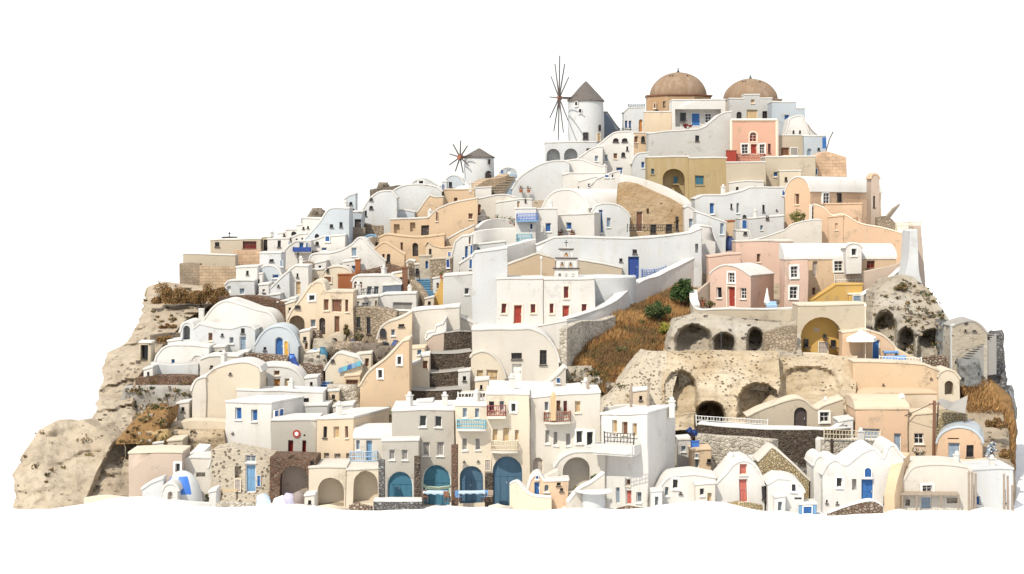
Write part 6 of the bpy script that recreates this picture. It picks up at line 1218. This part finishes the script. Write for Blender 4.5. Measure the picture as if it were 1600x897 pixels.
# ================================================================== plants
leafy('dark green bushy tree beside the white garden wall', 'tree', 'tree', 1066, 482, 206.5, 17, 34, 3400, .30, ['leaf_green', 'leaf_dark', 'leaf_green'], lumps=20, seed=2)
leafy('low green bush in the dry grass slope', 'bush', 'bush', 1030, 498, 201, 26, 17, 2400, .26, ['leaf_green', 'leaf_dark', 'leaf_olive'], lumps=16, seed=3)
leafy('yellow green bush at the edge of the caves', 'bush', 'bush', 1046, 527, 196.5, 22, 16, 2200, .24, ['leaf_yellow', 'leaf_yellow', 'leaf_olive'], lumps=16, seed=4, up=.6)
leafy('flowering shrub on the peach barrel house front', 'bush', 'bush', 1246, 349, 230.5, 16, 13, 1000, .2, ['leaf_green', 'leaf_olive', 'leaf_yellow'], lumps=8, seed=5)
leafy('small olive shrub beside the red door cottage', 'bush', 'bush', 1108, 481, 205.6, 11, 9, 600, .17, ['leaf_olive', 'dry_olive'], lumps=6, seed=6)
leafy('pale green cactus clump above the balcony house', 'bush', 'cactus', 608, 648, 177, 10, 10, 420, .28, ['leaf_olive', 'pale_green'], lumps=5, seed=7)
leafy('climbing vine on the terrace by the tan cottage', 'vine', 'vine', 1124, 742, 163, 10, 10, 800, .16, ['leaf_olive', 'leaf_green', 'leaf_yellow'], lumps=6, seed=8)
leafy('small green shrub in the bottom garden', 'bush', 'bush', 932, 752, 158.4, 9, 8, 700, .15, ['leaf_green', 'leaf_olive'], lumps=6, seed=9)
leafy('yellow green low plants along the bottom garden wall', 'bush', 'bush', 903, 768, 157.6, 9, 6, 500, .13, ['leaf_yellow', 'leaf_green'], lumps=6, seed=10)
leafy('red flowering plant on the blue door terrace', 'plant', 'plant', 1074, 201, 288.5, 7, 6, 500, .2, ['flower_red', 'leaf_dark', 'flower_red'], lumps=6, seed=11)
leafy('bright blue flowering bush beside the big cube house', 'bush', 'bush', 1081, 682, 168.6, 9, 11, 1100, .15, ['blue_iron', 'deep_blue', 'navy_cloth'], lumps=7, seed=12)
leafy('dry thistle clump in front of the tan annex', 'plant', 'plant', 1432, 712, 167.5, 16, 9, 700, .2, ['dry_olive', 'canvas', 'dry_gold'], lumps=7, seed=13)
leafy('blue white thistle bush right of the glazed vault', 'plant', 'plant', 1548, 722, 166.3, 9, 24, 700, .22, ['canvas', 'pale_blue_iron', 'ash_stone'], lumps=9, seed=14)
leafy('brown and green bush among the ruins', 'bush', 'bush', 540, 528, 196.3, 8, 13, 600, .2, ['dry_olive', 'leaf_dark', 'dry_dark'], lumps=7, seed=15)
leafy('dark bush beside the round shouldered house', 'bush', 'bush', 600, 547, 193.5, 10, 10, 700, .2, ['leaf_dark', 'dry_dark', 'navy_cloth'], lumps=7, seed=16)
leafy('grey green bush below the brown stone house', 'bush', 'bush', 562, 536, 195.2, 9, 12, 600, .2, ['leaf_olive', 'dry_olive', 'weathered_wood'], lumps=7, seed=17)
leafy('dark scrub clinging to the right rock face', 'bush', 'bush', 1412, 458, 199.5, 14, 12, 600, .22, ['dry_dark', 'leaf_dark', 'dry_olive'], lumps=9, seed=18)
leafy('small dark scrub lower on the right rock face', 'bush', 'bush', 1432, 478, 197.5, 12, 8, 450, .2, ['dry_dark', 'leaf_dark'], lumps=7, seed=19)
leafy('scrub on the cliff edge beside the doorway ruin', 'bush', 'bush', 240, 602, 184.5, 8, 5, 300, .2, ['dry_dark', 'dry_olive'], lumps=5, seed=20)
leafy('dark plant pot bush at the foot of the dome porch', 'bush', 'bush', 322, 786, 158.4, 5, 9, 400, .14, ['leaf_dark', 'leaf_olive'], lumps=5, seed=21)
for i, (x, y, rx, ry, m_) in enumerate([(950,520,12,7,'dry_olive'),(975,548,14,8,'leaf_olive'),(925,560,13,8,'dry_olive'),(1000,505,10,8,'leaf_green'),(960,590,10,7,'dry_dark'),(905,545,9,6,'dry_dark'),(1015,530,12,7,'dry_brown'),(990,478,11,6,'dry_dark')]):
    leafy(['olive tuft high in the middle of the dry slope','olive green tuft in the heart of the dry slope','olive tuft low on the left of the dry slope','small green tuft beside the low green bush','dark tuft near the foot of the dry slope','dark tuft by the stone ruin wall','rusty tuft below the yellow green bush','dark tuft under the sweeping white wall'][i], 'tuft', 'grass_tuft', x, y, D(y) - 1.5, rx, ry, 520, .24, [m_, 'dry_dark', m_], lumps=8, low=True, trunk=False, up=.9, group='tufts on the dry slope', seed=80 + i)
# dry shrubs as rounded brown mounds with blades, left end
for i, (x, y, rx, ry, lab) in enumerate([(256,474,21,44,'leftmost brown dry shrub on the cliff top'), (280,474,20,46,'second brown dry shrub along the cliff top'), (302,474,18,40,'third brown dry shrub along the cliff top'), (325,474,19,42,'fourth brown dry shrub below the brick wall'), (345,468,13,30,'rightmost brown dry shrub below the brick wall')]):
    leafy(lab, 'shrub', 'dry_shrub', x, y, D(y) - 3.0 + .2 * i, rx, ry, 3800, .26, ['dry_brown', 'dry_dark', 'dry_olive'], lumps=16, low=True, trunk=False, group='dry shrubs on the left cliff top', up=.8, seed=40 + i)
for i, (x, y, rx, ry, lab) in enumerate([(414,456,9,15,'olive dry shrub lowest on the bank beside the fort'), (428,446,12,15,'olive dry shrub in the middle of the bank'), (444,434,9,12,'olive dry shrub highest on the bank'), (492,399,9,10,'dry shrub left above the white swooping vault'), (512,394,13,11,'dry shrub in the middle above the white swooping vault'), (536,386,12,9,'dry shrub right above the white swooping vault'), (515,368,9,7,'small dry shrub left of the brown terrace wall'), (262,512,17,7,'brown dry shrub hanging on the pale cliff'), (258,535,14,15,'brown dry shrub beside the doorway ruin'),(246,662,17,20,'brown dry shrub on the ochre slope below the grey ledge'),(218,686,18,16,'brown dry shrub at the foot of the ochre slope'),(1555,668,18,22,'brown dry shrub on the bank at the right edge'),(1572,716,12,24,'brown dry shrub low on the bank at the right edge')]):
    leafy(lab, 'shrub', 'dry_shrub', x, y, D(y) - 2.4, rx, ry, 1600, .24, ['dry_olive', 'dry_dark', 'dry_brown'], lumps=12, low=True, trunk=False, group='dry shrubs on the slope', up=.6, seed=60 + i)
rock('ochre brown earth slope below the grey ledge', 'brown_earth', [(636,232),(660,205),(690,180)], [(636,265),(660,262),(690,240)], 636, 694, lambda x, y: 169.5 + (694 - y) * .06, amp=.6, freq=.3, rtop=10, rl=8, rr=6, kind='structure', name='earth_slope', seed=51)
grass('dry ochre grass on the slope below the grey ledge', 'dry_grass', [[(236,634),(262,634),(266,655),(245,690),(180,694),(205,662)]], 5000, .34, ['dry_dark', 'dry_brown', 'dry_gold'], lambda x, y: D(y) - 3.6, seed=5, wid=.03)
grass('dry golden brown grass on the slope between walls and caves', 'dry_grass', [[(1056,446),(1088,450),(1088,486),(1060,502),(1040,545),(1005,575),(985,605),(968,628),(950,618),(925,598),(886,582),(884,545),(905,515),(960,493),(1010,470)]], 24000, .5, ['dry_dark', 'dry_olive', 'dry_brown', 'dry_brown', 'dry_gold'], lambda x, y: D(y) - .9, seed=6, wid=.03)
grass('dry brown grass on the bank at the right edge', 'dry_grass', [[(1495,578),(1525,580),(1560,625),(1582,650),(1584,735),(1562,738),(1540,680),(1510,640)]], 7000, .42, ['dry_dark', 'dry_brown', 'dry_gold'], lambda x, y: 177.2 + (740 - y) * .06, seed=7, wid=.035)
# loose stones and low scrub lying on the cliffs and slopes, placed by dropping them onto the ground below
def scatter(label, name, mats, polys, n, size, seed, scrub):
    rnd = random.Random(seed); bpy.context.view_layer.update(); dg = bpy.context.evaluated_depsgraph_get(); mb = MB(); o0 = Vector((0, 0, ZC)); c = 0; tr = 0
    while c < n and tr < n * 12:
        tr += 1; poly = rnd.choice(polys); xs = [p[0] for p in poly]; ys = [p[1] for p in poly]
        x, y = rnd.uniform(min(xs), max(xs)), rnd.uniform(min(ys), max(ys))
        if not inside((x, y), poly): continue
        if noise.noise(Vector((x * .05, y * .07, seed))) < -.05: continue
        ok, loc, nor, _, ob, _ = SC.ray_cast(dg, o0, Vector(((x - CX) / F, 1, -(y - HY) / F)).normalized())
        for e in (-18, -8, 8, 18):
            ok = ok and SC.ray_cast(dg, o0, Vector(((x + e - CX) / F, 1, -(y - 4 - HY) / F)).normalized())[0]
        if not ok or ob.name.split('.')[0] not in ('cliff', 'hillside', 'rock_outcrop', 'earth_slope', 'stone_slope', 'earth_bank', 'rock_ledge'): continue
        c += 1; s = size * (.35 + rnd.random() ** 3 * 1.8)
        if scrub:
            for i in range(14):
                p = loc + Vector((rnd.gauss(0, s), rnd.gauss(-.1, s * .6), abs(rnd.gauss(0, s * .6)))); a_ = Vector((rnd.gauss(0, 1), rnd.gauss(0, 1), rnd.gauss(.5, .8))).normalized() * .2; b_ = a_.cross(Vector((rnd.gauss(0, 1), 1, rnd.gauss(0, 1)))).normalized() * .07
                mb.add([p - a_, p + b_, p + a_, p - b_], [(0, 1, 2, 3)], rnd.randrange(len(mats)))
        else:
            k = [loc + Vector((sx * s * rnd.uniform(.5, 1), sy * s * rnd.uniform(.5, 1), sz * s * rnd.uniform(.4, .8))) for sx in (-1, 1) for sy in (-1, 1) for sz in (-1, 1)]
            mb.add(k, [(0, 1, 3, 2), (4, 6, 7, 5), (0, 4, 5, 1), (2, 3, 7, 6), (0, 2, 6, 4), (1, 5, 7, 3)], rnd.randrange(len(mats)))
    o = mb.done(name, mats, None, None, recalc=False); tag(o, label, None, None, 'stuff')
LEFT = [[(62,672),(150,660),(230,450),(360,450),(345,500),(290,530),(240,600),(205,690),(215,760),(110,780),(30,780),(25,740)], [(190,600),(310,600),(300,700),(350,710),(215,712)]]
RIGHT = [[(985,560),(1060,490),(1240,490),(1340,560),(1335,660),(1090,660),(960,640)], [(1362,470),(1420,430),(1470,470),(1495,530),(1495,580),(1365,560)], [(1205,675),(1300,675),(1285,790),(1225,790)], [(1470,570),(1560,640),(1585,740),(1520,660)]]
MID = [[(470,515),(620,515),(640,560),(560,600),(470,600)], [(240,470),(360,470),(300,640),(220,640)], [(880,500),(935,560),(985,620),(890,620)], [(560,640),(620,640),(620,670),(560,670)]]
scatter('loose dark and pale stones lying on the cliffs', 'loose_stones', ['boulder_rock', 'pale_rock', 'cliff_rock', 'boulder_rock'], LEFT + RIGHT[1:] + MID, 420, .12, 91, False)
scatter('low dry scrub dotting the cliffs', 'low_scrub', ['dry_dark', 'dry_olive', 'leaf_dark'], LEFT[1:] + MID + RIGHT[1:2] + LEFT[:1], 150, .2, 92, True)
# flower pots on the terrace left of the blue balconies: one built, the rest copied
def pot_proto():
    r = thing('potted_plant', 'x x x x', 'potted plant', (0, 0, 0), 'potted plants on the flower terrace'); mb = MB()
    mb.lathe((0, 0, 0), [(.2, 0), (.28, .38), (.31, .4), (.31, .46), (.25, .46)], 12); mb.done('pot', 'clay', r, smooth=40)
    rnd = random.Random(5); fb = MB()
    for i in range(90):
        p = Vector((rnd.gauss(0, .2), rnd.gauss(0, .2), .55 + abs(rnd.gauss(0, .2)))); a = Vector((rnd.gauss(0, 1), rnd.gauss(0, 1), rnd.gauss(0, 1))).normalized() * .11; b = a.cross(Vector((0, .3, 1))).normalized() * .05
        fb.add([p - a, p + b, p + a, p - b], [(0, 1, 2, 3)], 0 if rnd.random() < .7 else 1)
    fb.done('leaves', ['leaf_green', 'flower_red'], r, recalc=False); return r
LABELS.pop('x x x x', None)
proto = pot_proto()
spots = [(762,354,238.5,1.1),(770,354,238.6,.9),(779,354,238.7,1.3),(788,354,238.8,1.0),(796,355,238.9,1.2),(803,356,239,1.0),(814,301,260.2,.9),(826,301,260.2,.8),(460,556,193,.9),(392,553,194,1.0),(353,550,194.5,1.1),(1155,392,231.5,.9),(1098,479,205.9,.9),(690,436,206.8,.8),(876,372,235,1.0),(894,371,235,.9)]
plabs = ['first clay pot plant from the left on the flower terrace', 'second clay pot plant on the flower terrace', 'tallest clay pot plant on the flower terrace', 'fourth clay pot plant on the flower terrace', 'fifth clay pot plant on the flower terrace', 'clay pot plant nearest the blue balcony', 'clay pot plant left before the low vault window', 'clay pot plant right before the low vault window', 'clay pot plant beside the yellow door', 'clay pot plant beside the grey blue church door', 'clay pot plant left of the church window', 'clay pot plant in the white lane', 'clay pot plant beside the pink cottage', 'clay pot plant on the wall above the blue slit', 'clay pot plant left on the big white wall', 'clay pot plant right on the big white wall']
for i, ((x, y, d, s), lb) in enumerate(zip(spots, plabs)):
    if i == 0: r = proto
    else:
        r = proto.copy(); COL.objects.link(r)
        for ch in list(proto.children):
            c = ch.copy(); COL.objects.link(c); c.parent = r
    r.location = at(x, y, d); r.scale = (s, s, s); r['label'] = lb; r.rotation_euler = (0, 0, i * 1.3)
# ================================================================== furniture
def table(label, x, y, d, w, cloth, lab2):
    p = at(x, y, d); r = thing('table', label, 'table', p); mb = MB(); mb.cbox(p + Vector((0, 0, .74)), w, .8, .05); mb.done('tabletop', 'tan_wood', r)
    for sx in (-1, 1):
        for sy in (-1, 1): mb = MB(); mb.cbox(p + Vector((sx * (w / 2 - .08), sy * .32, .36)), .06, .06, .73); mb.done('leg', 'pole_wood', r)
    if cloth:
        V = []; n = 14
        for i in range(n + 1):
            for j in range(5):
                xx = -w / 2 - .06 + (w + .12) * i / n; yy = [-.47, -.46, 0, .46, .47][j]; zz = .79 if 0 < j < 4 else .6 + .05 * math.sin(i * 1.7)
                V.append(p + Vector((xx, yy, zz)))
        o = mk('tablecloth', V, [(i * 5 + j, i * 5 + j + 1, (i + 1) * 5 + j + 1, (i + 1) * 5 + j) for i in range(n) for j in range(4)], cloth, None, p + Vector((0, 0, .79)), smooth=25); o.modifiers.new('thick', 'SOLIDIFY').thickness = .015; tag(o, lab2, 'tablecloth')
table('long table in front of the second blue arch', 681, 783, 158.4, 1.8, 'pale_cloth', 'light blue cloth on the table by the second blue arch')
table('long table in front of the navy arch', 737, 783, 158.4, 2.0, 'pale_cloth', 'pale blue cloth on the table by the navy arch')
table('small table under the blue umbrella terrace', 1392, 562, 188.9, 1.2, 'blue_cloth', 'blue cloth on the table under the white umbrella')
table('narrow wooden table by the arched pale blue door', 358, 781, 159.8, 1.4, None, '')
def chair(label, x, y, d, mat, rz):
    p = at(x, y, d); r = thing('chair', label, 'chair', p, 'chairs on the front terrace'); r.rotation_euler = (0, 0, rz)
    mb = MB(); mb.cbox(p + Vector((0, 0, .45)), .42, .42, .05); mb.done('seat', mat, r)
    mb = MB(); mb.cbox(p + Vector((0, .2, .72)), .42, .04, .42); mb.done('backrest', mat, r)
    for sx in (-1, 1):
        for sy in (-1, 1): mb = MB(); mb.cbox(p + Vector((sx * .18, sy * .18, .22)), .045, .045, .44); mb.done('leg', 'pole_wood', r)
chair('blue chair left of the table by the navy arch', 716, 785, 158.3, 'blue_cloth', .6); chair('blue chair right of the table by the navy arch', 757, 785, 158.3, 'blue_cloth', -.7); chair('orange chair before the table by the second blue arch', 664, 785, 158, 'brown_wood', .3); chair('tan chair right of the table by the navy arch', 765, 785, 158, 'weathered_wood', -.3); chair('orange chair right of the second blue arch table', 699, 785, 158, 'brown_wood', 2.8)
mb = MB(); p = at(684, 765, 160.6); prof = [(-1.25, .32), (-.9, .05), (0, -.05), (.9, .05), (1.25, .32)]
V = []; 
for s_, z_ in prof: V += [p + Vector((s_, -.28 * (1 - abs(s_) / 1.6), z_ + .22)), p + Vector((s_, 0, z_)), p + Vector((s_, .28 * (1 - abs(s_) / 1.6), z_ + .22))]
mb.add(V, [(i * 3 + j, i * 3 + j + 1, i * 3 + j + 4, i * 3 + j + 3) for i in range(4) for j in range(2)] + [(i * 3, i * 3 + 3, i * 3 + 5, i * 3 + 2) for i in range(4)])
mb.tube([p + Vector((-.9, 0, -.3)), p + Vector((-.9, 0, .1))], .06, 5); mb.tube([p + Vector((.9, 0, -.3)), p + Vector((.9, 0, .1))], .06, 5)
o = mb.done('boat', 'pale_green', None, p); tag(o, 'small pale green boat hung in the second blue arch', 'boat')
# round white garden table at the bottom
p = at(927, 768, 156.2); mb = MB(); mb.lathe(p, [(1.45, 0), (1.5, .05), (1.45, .1), (.02, .12)], 32); r = thing('garden_table', 'round white stone table in the bottom garden', 'table', p - Vector((0, 0, .9))); mb.done('tabletop', 'pure_white', r, smooth=40); mb = MB(); mb.lathe(p, [(.9, -1.6), (.85, -.1), (1.0, 0)], 24); mb.done('pedestal', 'cool_white', r, smooth=40)
def umbrella(label, x, ytop, yb, d, w, closed=False, mat='canvas'):
    p = at(x, yb, d); k = d / F; H = (yb - ytop) * k; r = thing('parasol', label, 'parasol', p); mb = MB(); mb.tube([p, p + Vector((0, 0, H))], .045, 8); mb.done('pole', 'weathered_wood', r)
    mb = MB()
    if closed: mb.lathe(p, [(.22, H * .18), (.34, H * .3), (.16, H * .7), (.04, H), (.02, H * 1.02)], 10)
    else: mb.lathe(p, [(w / 2 * k, H * .72), (w / 2 * k, H * .74), (w / 4 * k, H * .87), (.05, H)], 8); mb.lathe(p, [(w / 2 * k - .03, H * .60), (w / 2 * k, H * .60), (w / 2 * k, H * .735), (w / 2 * k - .03, H * .735)], 8)
    mb.done('canopy', mat, r, smooth=20)
umbrella('open white parasol on the umbrella terrace', 1346, 516, 560, 189, 47); umbrella('closed white parasol beside the pink cottage', 1199, 450, 482, 206.5, 10, True)
mb = MB(); p = at(1399, 568, 187.6); mb.box(at(1383, 569, 187.6), (36 * 187.6 / F, 0, 0), (0, .9, 0), (0, 0, .35)); mb.box(at(1383, 569, 187.5) + Vector((0, .75, .35)), (36 * 187.5 / F, 0, 0), (0, .2, 0), (0, 0, .35)); o = mb.done('bench', 'blue_cloth', None, p, bevel=.08); tag(o, 'cushioned bright blue bench on the umbrella terrace', 'bench')
mb = MB(); p = at(1206, 481, 206); mb.cbox(p + Vector((0, 0, .2)), 1.1, .7, .35); mb.cbox(p + Vector((0, .3, .45)), 1.1, .12, .4); o = mb.done('bench', 'pale_blue_iron', None, p, bevel=.06); tag(o, 'small pale blue bench by the closed parasol', 'bench')
# blue bundles in the middle of the ruins
for i, (x, y, d, s, lab) in enumerate([(456,573,190,.8,'round blue painted shield against the cobbled wall'), (505,562,190.5,.8,'big bright blue jar among the ruins'), (493,560,191,.6,'small bright blue jar left of the big one'), (552,548,193,.7,'navy and white jar beside the rubble heap'), (618,552,192.5,.8,'dark navy covered heap below the round shouldered house'), (990,446,214.5,.9,'deep blue jar below the blue door'), (1140,392,231,1.1,'dark blue jar in the white lane')]):
    p = at(x, y, d); mb = MB(); mb.lathe(p, [(.3 * s, 0), (.55 * s, .35 * s), (.6 * s, .8 * s), (.38 * s, 1.25 * s), (.26 * s, 1.4 * s), (.34 * s, 1.5 * s), (.25 * s, 1.5 * s)], 16)
    o = mb.done('jar', ['blue_iron', 'teal', 'blue_cloth', 'navy_cloth', 'navy_cloth', 'deep_blue', 'navy_cloth'][i], None, p, smooth=40); tag(o, lab, 'jar', 'large painted jars in the village')
mb = MB(); p = at(468, 590, 187); pts = [at(456, 560, 188), at(462, 572, 188), at(466, 585, 187.5), at(474, 598, 187), at(476, 606, 186.6)]; mb.tube(pts, .28, 8); o = mb.done('blue_rail', 'deep_blue', None, p, smooth=50); tag(o, 'deep blue curving handrail right of the three door house', 'handrail')
for i, (x, y, c, lab) in enumerate([(452,776,'lavender_cloth','lavender cloth bundle in the arched cellar'),(466,774,'purple_grey','dark purple cloth bundle in the arched cellar'),(412,778,'pale_cloth','pale blue cloth bundle before the light blue door'),(440,780,'canvas','white cloth bundle before the arched cellar')]):
    p = at(x, y + 8, 159.4); mb = MB(); mb.lathe(p, [(.55, -.2), (.6, .1), (.5, .4), (.25, .62), (.02, .7)], 12)
    for v_ in range(len(mb.v)): mb.v[v_] += Vector((noise.noise(mb.v[v_] * 2.2), noise.noise(mb.v[v_] * 2.2 + Vector((9, 0, 0))), noise.noise(mb.v[v_] * 2.5))) * .22
    o = mb.done('cloth_bundle', c, None, p, smooth=60); tag(o, lab, 'bundle', 'cloth bundles on the front terrace')
mb = MB(); p = at(1086, 707, 167.5); mb.cbox(p + Vector((0, 0, .6)), .7, .1, .62); mb.cbox(p + Vector((0, -.05, .95)), .8, .15, .08); o = mb.done('blue_board', 'blue_iron', None, p); tag(o, 'bright blue board beside the small white hut', 'board')

# ================================================================== camera, sky, sun
cam = bpy.data.cameras.new('camera'); co = bpy.data.objects.new('camera', cam); COL.objects.link(co); SC.camera = co
co.location = (0, 0, ZC); co.rotation_euler = (R(90), 0, 0); cam.sensor_width = 36; cam.lens = F / 1600 * 36; cam.shift_y = -(448.5 - HY) / 1600; cam.clip_end = 9000; cam.clip_start = 1
EL, AZ = 48, -30
sd = Vector((math.sin(R(AZ)) * math.cos(R(EL)), -math.cos(R(AZ)) * math.cos(R(EL)), math.sin(R(EL))))
sun = bpy.data.lights.new('sun', 'SUN'); so_ = bpy.data.objects.new('sun', sun); COL.objects.link(so_); so_.rotation_euler = sd.to_track_quat('Z', 'Y').to_euler()
sun.energy = 3.9; sun.angle = R(.6); sun.color = (1, .93, .80)
W = bpy.data.worlds.new('World'); SC.world = W; W.use_nodes = True; t = W.node_tree; t.nodes.clear()
out = t.nodes.new('ShaderNodeOutputWorld'); sky = t.nodes.new('ShaderNodeTexSky'); sky.sky_type = 'NISHITA'; sky.sun_disc = False
sky.sun_elevation = R(EL); sky.sun_rotation = math.atan2(sd.x, sd.y)
b1 = t.nodes.new('ShaderNodeBackground'); b1.inputs['Strength'].default_value = .05; t.links.new(sky.outputs[0], b1.inputs[0])
b2 = t.nodes.new('ShaderNodeBackground'); b2.inputs['Color'].default_value = (1, 1, 1, 1); b2.inputs['Strength'].default_value = .82
ad = t.nodes.new('ShaderNodeAddShader'); t.links.new(b1.outputs[0], ad.inputs[0]); t.links.new(b2.outputs[0], ad.inputs[1]); t.links.new(ad.outputs[0], out.inputs[0])
vs = SC.view_settings; vs.view_transform = 'Standard'; vs.look = 'None'; vs.exposure = .12; vs.gamma = 1; vs.use_curve_mapping = False
SC.cycles.max_bounces = 5; SC.cycles.diffuse_bounces = 4
